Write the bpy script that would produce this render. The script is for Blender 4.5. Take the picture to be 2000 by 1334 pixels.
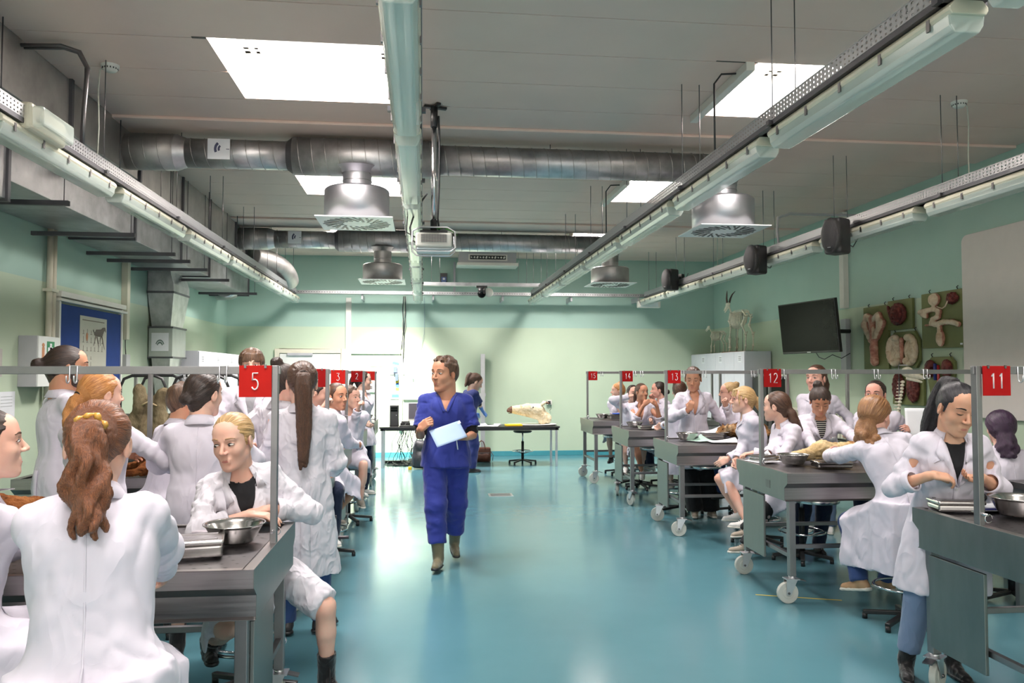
import bpy, bmesh, math, random
import numpy as np
from mathutils import Vector, Matrix, noise as mnoise
from mathutils.bvhtree import BVHTree
import openvdb as vdb

random.seed(7)
rng = np.random.default_rng(7)
PI = math.pi
SC = bpy.context.scene
COL = SC.collection
for _o in list(bpy.data.objects):
    bpy.data.objects.remove(_o)

# ------------------------------------------------------------------ camera
CAM_Z = 1.70
cd = bpy.data.cameras.new('camera')
cam = bpy.data.objects.new('camera', cd)
COL.objects.link(cam)
cam.location = (0, 0, CAM_Z)
cam.rotation_euler = (math.radians(90 + 2.313), 0, math.radians(-6.405))
cd.sensor_fit = 'HORIZONTAL'
cd.sensor_width = 36.0
cd.lens = 36.0 * 1550 / 2000
cd.clip_start = 0.05
cd.clip_end = 200
SC.camera = cam

# ------------------------------------------------------------------ light and exposure
SKY = 2.6          # overcast daylight seen through the roof lights
SC.view_settings.view_transform = 'Standard'
SC.view_settings.look = 'None'
SC.view_settings.gamma = 1
SC.view_settings.use_curve_mapping = False
SC.view_settings.exposure = 0.34
w = bpy.data.worlds.new('daylight')
SC.world = w
w.use_nodes = True
w.node_tree.nodes['Background'].inputs[0].default_value = (0.93, 0.97, 1.0, 1)
w.node_tree.nodes['Background'].inputs[1].default_value = SKY
cy = SC.cycles
cy.max_bounces = 7
cy.diffuse_bounces = 4
cy.glossy_bounces = 3
cy.transmission_bounces = 4
cy.transparent_max_bounces = 8
cy.caustics_reflective = False
cy.caustics_refractive = False
cy.sample_clamp_indirect = 4.0
cy.use_denoising = True

SKYLIGHTS = [(-1.55, -0.25), (2.56, 3.30)]             # x ranges
SKY_Y = [(-1.6, -0.35), (2.1, 3.35), (5.79, 7.05), (9.52, 10.78), (13.22, 14.45)]

def area(name, loc, size, energy, rot=(0, 0, 0), col=(1, 1, 1), spread=180):
    l = bpy.data.lights.new(name, 'AREA')
    l.shape = 'RECTANGLE'
    l.size, l.size_y = size
    l.energy = energy
    l.color = col
    l.spread = math.radians(spread)
    o = bpy.data.objects.new(name, l)
    COL.objects.link(o)
    o.location = loc
    o.rotation_euler = rot
    return o

# daylight falling through each roof light (lamp set high in the shaft, under the pane)
for (x0, x1) in SKYLIGHTS:
    for (y0, y1) in SKY_Y:
        area('roof_daylight', ((x0 + x1) / 2, (y0 + y1) / 2, 4.48), (x1 - x0 - 0.06, y1 - y0 - 0.06), (330 if y0 > 13 else 145 if y0 > 5 else 85) * (x1 - x0), col=(1.0, .93, .90))
# added fill lamp behind the camera; the front wall has no windows
area('front_fill', (1.2, -3.85, 2.2), (9.4, 3.2), 200, rot=(math.radians(90), 0, 0), col=(1.0, .92, .89))

def spot(name, loc, target, energy, size, blend, rad, col):
    l = bpy.data.lights.new(name, 'SPOT')
    l.energy = energy
    l.spot_size = math.radians(size)
    l.spot_blend = blend
    l.shadow_soft_size = rad
    l.color = col
    o = bpy.data.objects.new(name, l)
    COL.objects.link(o)
    o.location = loc
    d = Vector(target) - Vector(loc)
    o.rotation_euler = d.to_track_quat('-Z', 'Y').to_euler()
    return o
# added spot lamp, stands in for a sunbeam brightening the far wall
spot('far_wall_spot', (-1.1, 13.6, 4.3), (-0.55, 16.3, 1.0), 4200, 40, 0.9, 0.12, (1.0, 0.97, 0.86))

# ------------------------------------------------------------------ object helpers
def tag(o, label=None, cat=None, group=None, kind=None):
    if label: o['label'] = label
    if cat: o['category'] = cat
    if group: o['group'] = group
    if kind: o['kind'] = kind
    return o

def empty(name, loc=(0, 0, 0), rz=0, label=None, cat=None, group=None):
    o = bpy.data.objects.new(name, None)
    COL.objects.link(o)
    o.location = loc
    o.rotation_euler = (0, 0, rz)
    o.empty_display_size = 0.1
    return tag(o, label, cat, group)

def copy_tree(o, parent=None):
    c = o.copy()
    COL.objects.link(c)
    c.parent = parent
    for ch in o.children:
        copy_tree(ch, c)
    return c

def V(*a): return Vector(a)

class MB:
    """collects shapes for ONE mesh object"""
    def __init__(self):
        self.v = []; self.f = []; self.m = []; self.sm = []
    def add(self, vs, fs, m=0, smooth=False):
        b = len(self.v)
        self.v += [tuple(x) for x in vs]
        for f in fs:
            self.f.append(tuple(b + i for i in f)); self.m.append(m); self.sm.append(smooth)
        return self
    def box(self, c, s, rot=None, m=0):
        hx, hy, hz = s[0] / 2, s[1] / 2, s[2] / 2
        vs = [Vector((sx * hx, sy * hy, sz * hz)) for sz in (-1, 1) for sy in (-1, 1) for sx in (-1, 1)]
        if rot is not None: vs = [rot @ v for v in vs]
        vs = [v + Vector(c) for v in vs]
        return self.add(vs, [(0, 2, 3, 1), (4, 5, 7, 6), (0, 1, 5, 4), (2, 6, 7, 3), (0, 4, 6, 2), (1, 3, 7, 5)], m)
    def bx(self, x0, x1, y0, y1, z0, z1, m=0):
        return self.box(((x0 + x1) / 2, (y0 + y1) / 2, (z0 + z1) / 2), (abs(x1 - x0), abs(y1 - y0), abs(z1 - z0)), None, m)
    def bar(self, a, b, w, h, m=0):
        a = Vector(a); b = Vector(b); d = b - a
        q = d.to_track_quat('X', 'Z').to_matrix()
        return self.box((a + b) / 2, (d.length, w, h), q, m)
    def cyl(self, a, b, r, r1=None, n=14, m=0, caps=True, smooth=True):
        a = Vector(a); b = Vector(b); r1 = r if r1 is None else r1
        q = (b - a).to_track_quat('Z', 'Y').to_matrix()
        vs = []
        for p, rr in ((a, r), (b, r1)):
            for i in range(n):
                t = 2 * PI * i / n
                vs.append(p + q @ Vector((rr * math.cos(t), rr * math.sin(t), 0)))
        self.add(vs, [(i, (i + 1) % n, n + (i + 1) % n, n + i) for i in range(n)], m, smooth)
        if caps:
            self.add(vs, [tuple(range(n - 1, -1, -1)), tuple(range(n, 2 * n))], m)
        return self
    def tube(self, pts, r, n=8, m=0, closed=False, caps=True):
        pts = [Vector(p) for p in pts]
        k = len(pts)
        rs = r if hasattr(r, '__len__') else [r] * k
        vs = []
        up = None
        for i, p in enumerate(pts):
            if closed: t = pts[(i + 1) % k] - pts[i - 1]
            else: t = pts[min(i + 1, k - 1)] - pts[max(i - 1, 0)]
            t = t.normalized() if t.length > 1e-9 else Vector((0, 0, 1))
            if up is None:
                up = Vector((0, 0, 1)) if abs(t.z) < .9 else Vector((1, 0, 0))
            sx = t.cross(up)
            if sx.length < 1e-6: sx = t.orthogonal()
            sx.normalize(); up = sx.cross(t).normalized()
            for j in range(n):
                a = 2 * PI * j / n
                vs.append(p + (sx * math.cos(a) + up * math.sin(a)) * rs[i])
        fs = []
        for i in range(k if closed else k - 1):
            i2 = (i + 1) % k
            for j in range(n):
                j2 = (j + 1) % n
                fs.append((i * n + j, i * n + j2, i2 * n + j2, i2 * n + j))
        self.add(vs, fs, m, True)
        if caps and not closed:
            self.add(vs[:n], [tuple(range(n - 1, -1, -1))], m); self.add(vs[-n:], [tuple(range(n))], m)
        return self
    def lathe(self, prof, c=(0, 0, 0), n=24, m=0, a0=0, a1=2 * PI):
        c = Vector(c); vs = []
        full = abs(a1 - a0 - 2 * PI) < 1e-6
        nn = n if full else n + 1
        for (r, z) in prof:
            for i in range(nn):
                t = a0 + (a1 - a0) * i / n
                vs.append(c + Vector((r * math.cos(t), r * math.sin(t), z)))
        fs = []
        for k in range(len(prof) - 1):
            for i in range(n):
                j = (i + 1) % nn
                fs.append((k * nn + i, k * nn + j, (k + 1) * nn + j, (k + 1) * nn + i))
        return self.add(vs, fs, m, True)
    def prism(self, poly, lo, hi, axis='y', m=0):
        n = len(poly)
        def P(a, b, t):
            return {'y': (a, t, b), 'x': (t, a, b), 'z': (a, b, t)}[axis]
        vs = [P(a, b, lo) for a, b in poly] + [P(a, b, hi) for a, b in poly]
        fs = [(i, (i + 1) % n, n + (i + 1) % n, n + i) for i in range(n)]
        fs += [tuple(range(n - 1, -1, -1)), tuple(range(n, 2 * n))]
        return self.add(vs, fs, m)
    def ball(self, c, r, n=10, m=0):
        c = Vector(c); r = Vector(r) if hasattr(r, '__len__') else Vector((r, r, r))
        vs = []; h = n // 2
        for i in range(h + 1):
            ph = PI * i / h
            for j in range(n):
                th = 2 * PI * j / n
                vs.append((c.x + r.x * math.sin(ph) * math.cos(th), c.y + r.y * math.sin(ph) * math.sin(th), c.z + r.z * math.cos(ph)))
        fs = [(i * n + j, (i + 1) * n + j, (i + 1) * n + (j + 1) % n, i * n + (j + 1) % n) for i in range(h) for j in range(n)]
        return self.add(vs, fs, m, True)
    def mesh(self, name='m'):
        me = bpy.data.meshes.new(name)
        me.from_pydata(self.v, [], self.f)
        return me
    def build(self, name, mat, parent=None, bevel=0, seg=2, fix=True, kind=None):
        me = bpy.data.meshes.new(name)
        me.from_pydata(self.v, [], self.f)
        me.polygons.foreach_set('material_index', self.m)
        me.polygons.foreach_set('use_smooth', self.sm)
        for mt in (mat if isinstance(mat, (list, tuple)) else [mat]): me.materials.append(mt)
        if fix:
            bm = bmesh.new(); bm.from_mesh(me)
            bmesh.ops.remove_doubles(bm, verts=bm.verts, dist=1e-5)
            bmesh.ops.recalc_face_normals(bm, faces=bm.faces)
            bm.to_mesh(me); bm.free()
        me.update()
        o = bpy.data.objects.new(name, me)
        COL.objects.link(o)
        if parent: o.parent = parent
        if bevel:
            b = o.modifiers.new('bevel', 'BEVEL'); b.width = bevel; b.segments = seg
            b.limit_method = 'ANGLE'; b.angle_limit = math.radians(40)
            b.harden_normals = False
        if kind: o['kind'] = kind
        return o

def inst(o, parent, loc=(0, 0, 0), rot=(0, 0, 0), scale=(1, 1, 1), name=None):
    c = o.copy(); COL.objects.link(c); c.parent = parent
    c.location = loc; c.rotation_euler = rot; c.scale = scale
    if name: c.name = name
    return c

# ------------------------------------------------------------------ materials
def lin(c):
    c = c / 255.0
    return c / 12.92 if c <= 0.04045 else ((c + 0.055) / 1.055) ** 2.4
def rgb(r, g, b): return (lin(r), lin(g), lin(b), 1)

class NT:
    def __init__(self, name):
        self.mat = bpy.data.materials.new(name); self.mat.use_nodes = True
        self.t = self.mat.node_tree; self.b = self.t.nodes['Principled BSDF']
    def n(self, typ, **kw):
        nd = self.t.nodes.new(typ)
        for k, v in kw.items(): setattr(nd, k, v)
        return nd
    def l(self, a, b): self.t.links.new(a, b)
    def coord(self, kind='Object', scale=(1, 1, 1)):
        tc = self.n('ShaderNodeTexCoord'); mp = self.n('ShaderNodeMapping')
        mp.inputs['Scale'].default_value = scale
        self.l(tc.outputs[kind], mp.inputs['Vector']); return mp.outputs['Vector']
    def noise(self, vec, scale, detail=3, rough=.5, dist=0):
        nd = self.n('ShaderNodeTexNoise'); nd.inputs['Scale'].default_value = scale
        nd.inputs['Detail'].default_value = detail; nd.inputs['Roughness'].default_value = rough
        nd.inputs['Distortion'].default_value = dist
        if vec is not None: self.l(vec, nd.inputs['Vector'])
        return nd.outputs['Fac']
    def ramp(self, fac, stops):
        r = self.n('ShaderNodeValToRGB')
        e = r.color_ramp.elements
        while len(e) > 1: e.remove(e[-1])
        e[0].position, e[0].color = stops[0]
        for p, c in stops[1:]:
            x = e.new(p); x.color = c
        self.l(fac, r.inputs['Fac']); return r.outputs['Color']
    def bump(self, h, strength, dist=.01):
        b = self.n('ShaderNodeBump'); b.inputs['Strength'].default_value = strength
        b.inputs['Distance'].default_value = dist
        self.l(h, b.inputs['Height']); self.l(b.outputs['Normal'], self.b.inputs['Normal'])
    def set(self, **kw):
        for k, v in kw.items(): self.b.inputs[k.replace('_', ' ')].default_value = v
        return self

_mats = {}
def flat(name, col, rough=.5, metal=0, spec=.5, var=0.06, vscale=8, bump=0, bscale=60, stretch=(1, 1, 1), **kw):
    if name in _mats: return _mats[name]
    t = NT(name)
    t.set(Roughness=rough, Metallic=metal, Specular_IOR_Level=spec)
    vec = t.coord('Object', stretch)
    f = t.noise(vec, vscale, 3)
    c0 = tuple(max(0, c * (1 - var)) for c in col[:3]) + (1,)
    c1 = tuple(min(1, c * (1 + var)) for c in col[:3]) + (1,)
    t.l(t.ramp(f, [(0.3, c0), (0.7, c1)]), t.b.inputs['Base Color'])
    if bump: t.bump(t.noise(vec, bscale, 3), bump, .004)
    for k, v in kw.items(): t.b.inputs[k.replace('_', ' ')].default_value = v
    _mats[name] = t.mat
    return t.mat

def metal(name, col, rough=.3, var=.12, vscale=5, stretch=(1, 1, 1), rvar=.15, bump=.0):
    if name in _mats: return _mats[name]
    t = NT(name); t.set(Metallic=1.0, Roughness=rough)
    vec = t.coord('Object', stretch)
    f = t.noise(vec, vscale, 4, .6)
    c0 = tuple(c * (1 - var) for c in col[:3]) + (1,); c1 = tuple(min(1, c * (1 + var)) for c in col[:3]) + (1,)
    t.l(t.ramp(f, [(.25, c0), (.75, c1)]), t.b.inputs['Base Color'])
    mr = t.n('ShaderNodeMapRange'); mr.inputs['To Min'].default_value = max(.03, rough - rvar * .5); mr.inputs['To Max'].default_value = rough + rvar
    t.l(f, mr.inputs['Value']); t.l(mr.outputs['Result'], t.b.inputs['Roughness'])
    if bump: t.bump(f, bump, .004)
    _mats[name] = t.mat
    return t.mat

M = {}
M['steel'] = metal('brushed_steel', (.34, .32, .315), .30, vscale=3, stretch=(1, 40, 40))
M['steel_end'] = metal('satin_steel_sheet', (.24, .25, .24), .36, vscale=3, stretch=(3, 3, 1))
M['steel_frame'] = metal('steel_tube', (.27, .265, .27), .4, vscale=6)
M['steel_dark'] = metal('dull_steel', (.19, .18, .185), .34, vscale=6)
M['bowl'] = metal('polished_bowl_steel', (.62, .60, .58), .18, vscale=4, stretch=(1, 1, 6))
M['chrome'] = metal('chrome', (.75, .74, .76), .1, vscale=4)
M['galv'] = metal('galvanised_sheet', (.44, .44, .45), .38, var=.30, vscale=6, rvar=.2)
M['galv_dull'] = metal('aged_galvanised_sheet', (.40, .39, .38), .48, var=.25, vscale=4, rvar=.2)
M['galv_dark'] = metal('dark_duct_flange', (.12, .12, .13), .5)
M['drum'] = metal('lacquered_drum_sheet', (.60, .59, .63), .38, var=.06, vscale=3)
M['alu'] = metal('aluminium', (.66, .66, .68), .35)
M['white_paint'] = flat('white_enamel', rgb(226, 227, 226), .35, var=.02)
M['white_plastic'] = flat('white_plastic', rgb(224, 222, 214), .4, var=.03)
M['grey_paint'] = flat('grey_lacquer', rgb(176, 176, 180), .4, var=.03)
M['black'] = flat('black_plastic', (.012, .012, .013, 1), .42, var=.2)
M['black_gloss'] = flat('black_screen', (.003, .004, .004, 1), .22, spec=.05, var=.1)
M['black_metal'] = flat('black_powder_coat', (.016, .016, .017, 1), .38, var=.2)
M['paper'] = flat('white_paper', rgb(236, 238, 242), .7, var=.02)
M['red'] = flat('red_sign_plastic', rgb(166, 10, 12), .6, spec=.2, var=.03)
M['red_light'] = flat('bright_red_sign_plastic', rgb(182, 22, 14), .6, spec=.2, var=.03)
M['ink'] = flat('dark_ink', (.03, .03, .035, 1), .7)
M['bone'] = flat('old_bone', rgb(238, 230, 210), .55, var=.12, vscale=30, bump=.3)
M['rubber'] = flat('grey_rubber_wheel', rgb(196, 196, 188), .5, var=.05)
M['wood'] = flat('brown_wood', rgb(120, 78, 46), .5, var=.25, stretch=(1, 12, 12))
M['cream'] = flat('cream_enamel', rgb(214, 210, 190), .4, var=.04)
M['cable'] = flat('dark_cable', (.02, .02, .022, 1), .5)
M['cable_grey'] = flat('pale_cable', rgb(190, 192, 180), .5)

def perforated():
    t = NT('perforated_galvanised_tray'); t.set(Metallic=1.0, Roughness=.42, Base_Color=(.52, .52, .54, 1))
    v = t.coord('Object', (1, 1, 1))
    sp = t.n('ShaderNodeSeparateXYZ'); t.l(v, sp.inputs[0])
    def cell(out, period, lo, hi):
        a = t.n('ShaderNodeMath', operation='DIVIDE'); t.l(out, a.inputs[0]); a.inputs[1].default_value = period
        b = t.n('ShaderNodeMath', operation='FRACT'); t.l(a.outputs[0], b.inputs[0])
        c = t.n('ShaderNodeMath', operation='GREATER_THAN'); t.l(b.outputs[0], c.inputs[0]); c.inputs[1].default_value = lo
        d = t.n('ShaderNodeMath', operation='LESS_THAN'); t.l(b.outputs[0], d.inputs[0]); d.inputs[1].default_value = hi
        e = t.n('ShaderNodeMath', operation='MULTIPLY'); t.l(c.outputs[0], e.inputs[0]); t.l(d.outputs[0], e.inputs[1])
        return e.outputs[0]
    a = cell(sp.outputs['Y'], .04, .3, .7); b = cell(sp.outputs['Z'], .026, .3, .7)
    m = t.n('ShaderNodeMath', operation='MULTIPLY'); t.l(a, m.inputs[0]); t.l(b, m.inputs[1])
    inv = t.n('ShaderNodeMath', operation='SUBTRACT'); inv.inputs[0].default_value = 1; t.l(m.outputs[0], inv.inputs[1])
    t.l(inv.outputs[0], t.b.inputs['Alpha'])
    return t.mat
M['perf'] = perforated()

def wallmat():
    t = NT('two_tone_wall_paint'); t.set(Roughness=.62, Specular_IOR_Level=.25)
    g = t.n('ShaderNodeNewGeometry'); sp = t.n('ShaderNodeSeparateXYZ'); t.l(g.outputs['Position'], sp.inputs[0])
    st = t.n('ShaderNodeMath', operation='GREATER_THAN'); st.inputs[1].default_value = 2.65; t.l(sp.outputs['Z'], st.inputs[0])
    mx = t.n('ShaderNodeMix', data_type='RGBA'); t.l(st.outputs[0], mx.inputs['Factor'])
    f = t.noise(t.coord('Object'), 1.3, 4)
    t.l(t.ramp(f, [(.3, rgb(188, 204, 180)), (.7, rgb(194, 210, 186))]), mx.inputs['A'])
    t.l(t.ramp(f, [(.3, rgb(166, 196, 184)), (.7, rgb(172, 202, 190))]), mx.inputs['B'])
    t.l(mx.outputs['Result'], t.b.inputs['Base Color'])
    t.bump(t.noise(t.coord('Object'), 45, 3), .12, .004)
    return t.mat
M['wall'] = wallmat()

def floormat():
    t = NT('glossy_teal_vinyl_floor'); t.set(Roughness=.2, Specular_IOR_Level=.5)
    v = t.coord('Object')
    f = t.noise(v, .9, 5, .6)
    t.l(t.ramp(f, [(.25, rgb(82, 128, 138)), (.75, rgb(90, 136, 147))]), t.b.inputs['Base Color'])
    r = t.noise(v, 2.2, 6, .7)
    mr = t.n('ShaderNodeMapRange'); mr.inputs['From Min'].default_value = .3; mr.inputs['From Max'].default_value = .7
    mr.inputs['To Min'].default_value = .13; mr.inputs['To Max'].default_value = .20
    t.l(r, mr.inputs['Value']); t.l(mr.outputs['Result'], t.b.inputs['Roughness'])
    t.bump(t.noise(v, 180, 2), .04, .002)
    return t.mat
M['floor'] = floormat()
M['skirting'] = flat('teal_vinyl_skirting', rgb(70, 148, 160), .3, var=.04)
M['ceiling'] = flat('painted_ceiling_panel', rgb(234, 208, 196), .75, var=.03, vscale=2, bump=.15, bscale=90)
M['ceiling_joint'] = flat('ceiling_joint_shadow_gap', rgb(90, 88, 84), .9)
M['shaft'] = flat('white_roof_light_shaft', rgb(238, 236, 230), .6, var=.01)
def glassmat(name, col, rough, alpha):
    t = NT(name); t.set(Roughness=rough, Base_Color=col, Alpha=alpha, Specular_IOR_Level=.8)
    return t.mat
M['lampcover'] = glassmat('ribbed_clear_lamp_cover', (.72, .80, .74, 1), .14, .5)
M['pane'] = glassmat('roof_light_pane', (.95, .97, 1, 1), .05, .06)
# ================================================================== ORGANIC MODELLING (distance fields -> one continuous skin)
def vhash(ix, iy, iz, seed):
    h = (ix * 374761393 + iy * 668265263 + iz * 2147483647 + seed * 1274126177).astype(np.int64) & 0x7fffffff
    h = (h ^ (h >> 13)) * 1274126177 & 0x7fffffff
    h = h ^ (h >> 16)
    return (h & 0xffff) / 32767.5 - 1.0
_NR = np.array(Matrix.Rotation(.9, 3, 'X') @ Matrix.Rotation(.7, 3, 'Y') @ Matrix.Rotation(.5, 3, 'Z'))
def vnoise(P, seed=0):
    """smooth value noise, P (n,3) -> (-1,1)"""
    P = np.asarray(P) @ _NR.T
    F = np.floor(P).astype(np.int64); f = P - F; f = f * f * f * (f * (f * 6 - 15) + 10)
    r = 0
    for dx in (0, 1):
        wx = f[:, 0] if dx else 1 - f[:, 0]
        for dy in (0, 1):
            wy = f[:, 1] if dy else 1 - f[:, 1]
            for dz in (0, 1):
                wz = f[:, 2] if dz else 1 - f[:, 2]
                r = r + wx * wy * wz * vhash(F[:, 0] + dx, F[:, 1] + dy, F[:, 2] + dz, seed)
    return r

class SDF:
    def __init__(self, lo, hi, res):
        self.res = res
        self.lo = np.array(lo, float) - 2.5 * res
        n = np.ceil((np.array(hi, float) + 2.5 * res - self.lo) / res).astype(int) + 1
        self.n = n
        self.g = np.full(n, .5, np.float32)
    def win(self, lo, hi, pad):
        a = np.maximum(0, np.floor((np.minimum(lo, hi) - pad - self.lo) / self.res)).astype(int)
        b = np.minimum(self.n, np.ceil((np.maximum(lo, hi) + pad - self.lo) / self.res) + 1).astype(int)
        if np.any(b <= a): return None
        sl = tuple(slice(a[i], b[i]) for i in range(3))
        ax = [self.lo[i] + self.res * np.arange(a[i], b[i]) for i in range(3)]
        X, Y, Z = np.meshgrid(*ax, indexing='ij', sparse=True)
        return sl, X, Y, Z
    def comb(self, sl, d, k, op):
        g = self.g[sl]
        if op == 'sub': d = -d
        if op == 'add':
            if k <= 0: r = np.minimum(g, d)
            else:
                h = np.clip(.5 + .5 * (d - g) / k, 0, 1); r = d * (1 - h) + g * h - k * h * (1 - h)
        else:
            if k <= 0: r = np.maximum(g, d)
            else:
                h = np.clip(.5 - .5 * (d - g) / k, 0, 1); r = d * (1 - h) + g * h + k * h * (1 - h)
        self.g[sl] = r
    def cap(self, a, b, ra, rb=None, k=.02, op='add', flat=None):
        """round cone a->b. flat=(axis, s): distance squeezed along the axis"""
        a = np.array(a, float); b = np.array(b, float); rb = ra if rb is None else rb
        R = max(ra, rb) * (1 if flat is None else max(1, flat[1]))
        w_ = self.win(np.minimum(a, b) - R, np.maximum(a, b) + R, k + 2 * self.res)
        if w_ is None: return self
        sl, X, Y, Z = w_
        d = b - a; L2 = max(1e-9, float(d @ d))
        px, py, pz = X - a[0], Y - a[1], Z - a[2]
        t = np.clip((px * d[0] + py * d[1] + pz * d[2]) / L2, 0, 1)
        qx, qy, qz = px - t * d[0], py - t * d[1], pz - t * d[2]
        if flat is not None:
            ax, s = np.array(flat[0], float), flat[1]; ax = ax / np.linalg.norm(ax)
            c = qx * ax[0] + qy * ax[1] + qz * ax[2]
            # stretch: radius along ax is s * r
            e = c / s - c
            qx, qy, qz = qx + e * ax[0], qy + e * ax[1], qz + e * ax[2]
            dist = np.sqrt(qx * qx + qy * qy + qz * qz) - (ra + (rb - ra) * t)
            dist = dist * min(1, s) if s < 1 else dist
        else:
            dist = np.sqrt(qx * qx + qy * qy + qz * qz) - (ra + (rb - ra) * t)
        self.comb(sl, dist, k, op); return self
    def ell(self, c, r, R=None, k=.02, op='add'):
        c = np.array(c, float); r = np.array(r, float)
        m = r.max()
        ext = m if R is not None else r
        w_ = self.win(c - ext, c + ext, k + 2 * self.res)
        if w_ is None: return self
        sl, X, Y, Z = w_
        x, y, z = X - c[0], Y - c[1], Z - c[2]
        if R is not None:
            R = np.array(R, float)   # columns are local axes
            x, y, z = (R[0, 0] * x + R[1, 0] * y + R[2, 0] * z, R[0, 1] * x + R[1, 1] * y + R[2, 1] * z, R[0, 2] * x + R[1, 2] * y + R[2, 2] * z)
        q = np.sqrt((x / r[0]) ** 2 + (y / r[1]) ** 2 + (z / r[2]) ** 2)
        g = np.sqrt((x / r[0] ** 2) ** 2 + (y / r[1] ** 2) ** 2 + (z / r[2] ** 2) ** 2)
        dist = np.where(g > 1e-9, q * (q - 1) / np.maximum(g, 1e-9), -r.min())
        self.comb(sl, dist, k, op); return self
    def box(self, c, h, R=None, rad=.0, k=.01, op='add'):
        c = np.array(c, float); h = np.array(h, float)
        ext = np.linalg.norm(h) if R is not None else h
        w_ = self.win(c - ext, c + ext, k + 2 * self.res + rad)
        if w_ is None: return self
        sl, X, Y, Z = w_
        x, y, z = X - c[0], Y - c[1], Z - c[2]
        if R is not None:
            R = np.array(R, float)
            x, y, z = (R[0, 0] * x + R[1, 0] * y + R[2, 0] * z, R[0, 1] * x + R[1, 1] * y + R[2, 1] * z, R[0, 2] * x + R[1, 2] * y + R[2, 2] * z)
        qx, qy, qz = np.abs(x) - h[0] + rad, np.abs(y) - h[1] + rad, np.abs(z) - h[2] + rad
        dist = np.sqrt(np.maximum(qx, 0) ** 2 + np.maximum(qy, 0) ** 2 + np.maximum(qz, 0) ** 2) + np.minimum(np.maximum(qx, np.maximum(qy, qz)), 0) - rad
        self.comb(sl, dist, k, op); return self
    def plane(self, p, nrm, k=.0, lo=None, hi=None):
        """cut away everything on the +nrm side of p (optionally only inside a window)"""
        p = np.array(p, float); nrm = np.array(nrm, float); nrm /= np.linalg.norm(nrm)
        w_ = self.win(self.lo if lo is None else np.array(lo, float), self.lo + self.n * self.res if hi is None else np.array(hi, float), 0)
        if w_ is None: return self
        sl, X, Y, Z = w_
        d = (X - p[0]) * nrm[0] + (Y - p[1]) * nrm[1] + (Z - p[2]) * nrm[2]
        self.comb(sl, -d, k, 'sub'); return self
    def func(self, f, k=0, op='add'):
        w_ = self.win(self.lo, self.lo + self.n * self.res, 0)
        sl, X, Y, Z = w_
        self.comb(sl, f(X, Y, Z), k, op); return self
    def sample(self, P):
        q = (np.asarray(P) - self.lo) / self.res
        i = np.clip(np.floor(q).astype(int), 0, self.n - 2); f = np.clip(q - i, 0, 1)
        r = 0
        for dx in (0, 1):
            for dy in (0, 1):
                for dz in (0, 1):
                    w_ = (f[:, 0] if dx else 1 - f[:, 0]) * (f[:, 1] if dy else 1 - f[:, 1]) * (f[:, 2] if dz else 1 - f[:, 2])
                    r = r + w_ * self.g[i[:, 0] + dx, i[:, 1] + dy, i[:, 2] + dz]
        return r
    def poly(self):
        s = .48
        g = np.clip(self.g, -3 * self.res, 3 * self.res).astype(np.float32)
        # close the border
        b = 3 * self.res
        g[0], g[-1], g[:, 0], g[:, -1], g[:, :, 0], g[:, :, -1] = b, b, b, b, b, b
        G = vdb.FloatGrid(b)
        G.copyFromArray(g)
        pts, quads = G.convertToQuads(0.0)
        pts = np.asarray(pts, float) * self.res + self.lo
        return pts, np.asarray(quads, int)[:, ::-1]

def normals(P, Q):
    n = np.zeros_like(P)
    a, b, c, d = (P[Q[:, i]] for i in range(4))
    fn = np.cross(c - a, d - b)
    for i in range(4): np.add.at(n, Q[:, i], fn)
    return n / np.maximum(1e-12, np.linalg.norm(n, axis=1))[:, None]

def mesh_from(P, Q, name, mats, parent=None, matidx=None, attr=None, smooth=True):
    me = bpy.data.meshes.new(name)
    me.vertices.add(len(P)); me.vertices.foreach_set('co', np.asarray(P, np.float32).ravel())
    nl = Q.size
    me.loops.add(nl); me.loops.foreach_set('vertex_index', Q.astype(np.int32).ravel())
    me.polygons.add(len(Q)); me.polygons.foreach_set('loop_start', np.arange(0, nl, Q.shape[1], dtype=np.int32))
    me.update(calc_edges=True)
    me.polygons.foreach_set('use_smooth', [smooth] * len(Q))
    for m in (mats if isinstance(mats, (list, tuple)) else [mats]): me.materials.append(m)
    if matidx is not None: me.polygons.foreach_set('material_index', np.asarray(matidx, np.int32))
    if attr is not None:
        for k, v in attr.items():
            at = me.attributes.new(k, 'FLOAT', 'POINT'); at.data.foreach_set('value', np.asarray(v, np.float32))
    me.update()
    o = bpy.data.objects.new(name, me); COL.objects.link(o)
    if parent: o.parent = parent
    return o
def relax(P, Q, it=1, f=.5):
    for _ in range(it):
        s = np.zeros_like(P); c = np.zeros(len(P))
        for i in range(4):
            j = (i + 1) % 4
            np.add.at(s, Q[:, i], P[Q[:, j]]); np.add.at(c, Q[:, i], 1)
            np.add.at(s, Q[:, j], P[Q[:, i]]); np.add.at(c, Q[:, j], 1)
        P = P * (1 - f) + f * s / np.maximum(1, c)[:, None]
    return P
def organic(sdf, name, mat, parent=None, disp=None, it=1, attr=None, matfn=None):
    P, Q = sdf.poly()
    P = relax(P, Q, it)
    if disp is not None:
        N = normals(P, Q)
        P = P + N * disp(P, N)[:, None]
    mi = None
    if matfn is not None: mi = matfn(P[Q].mean(axis=1))
    return mesh_from(P, Q, name, mat, parent, mi, {k: f(P) for k, f in attr.items()} if attr else None)

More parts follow.
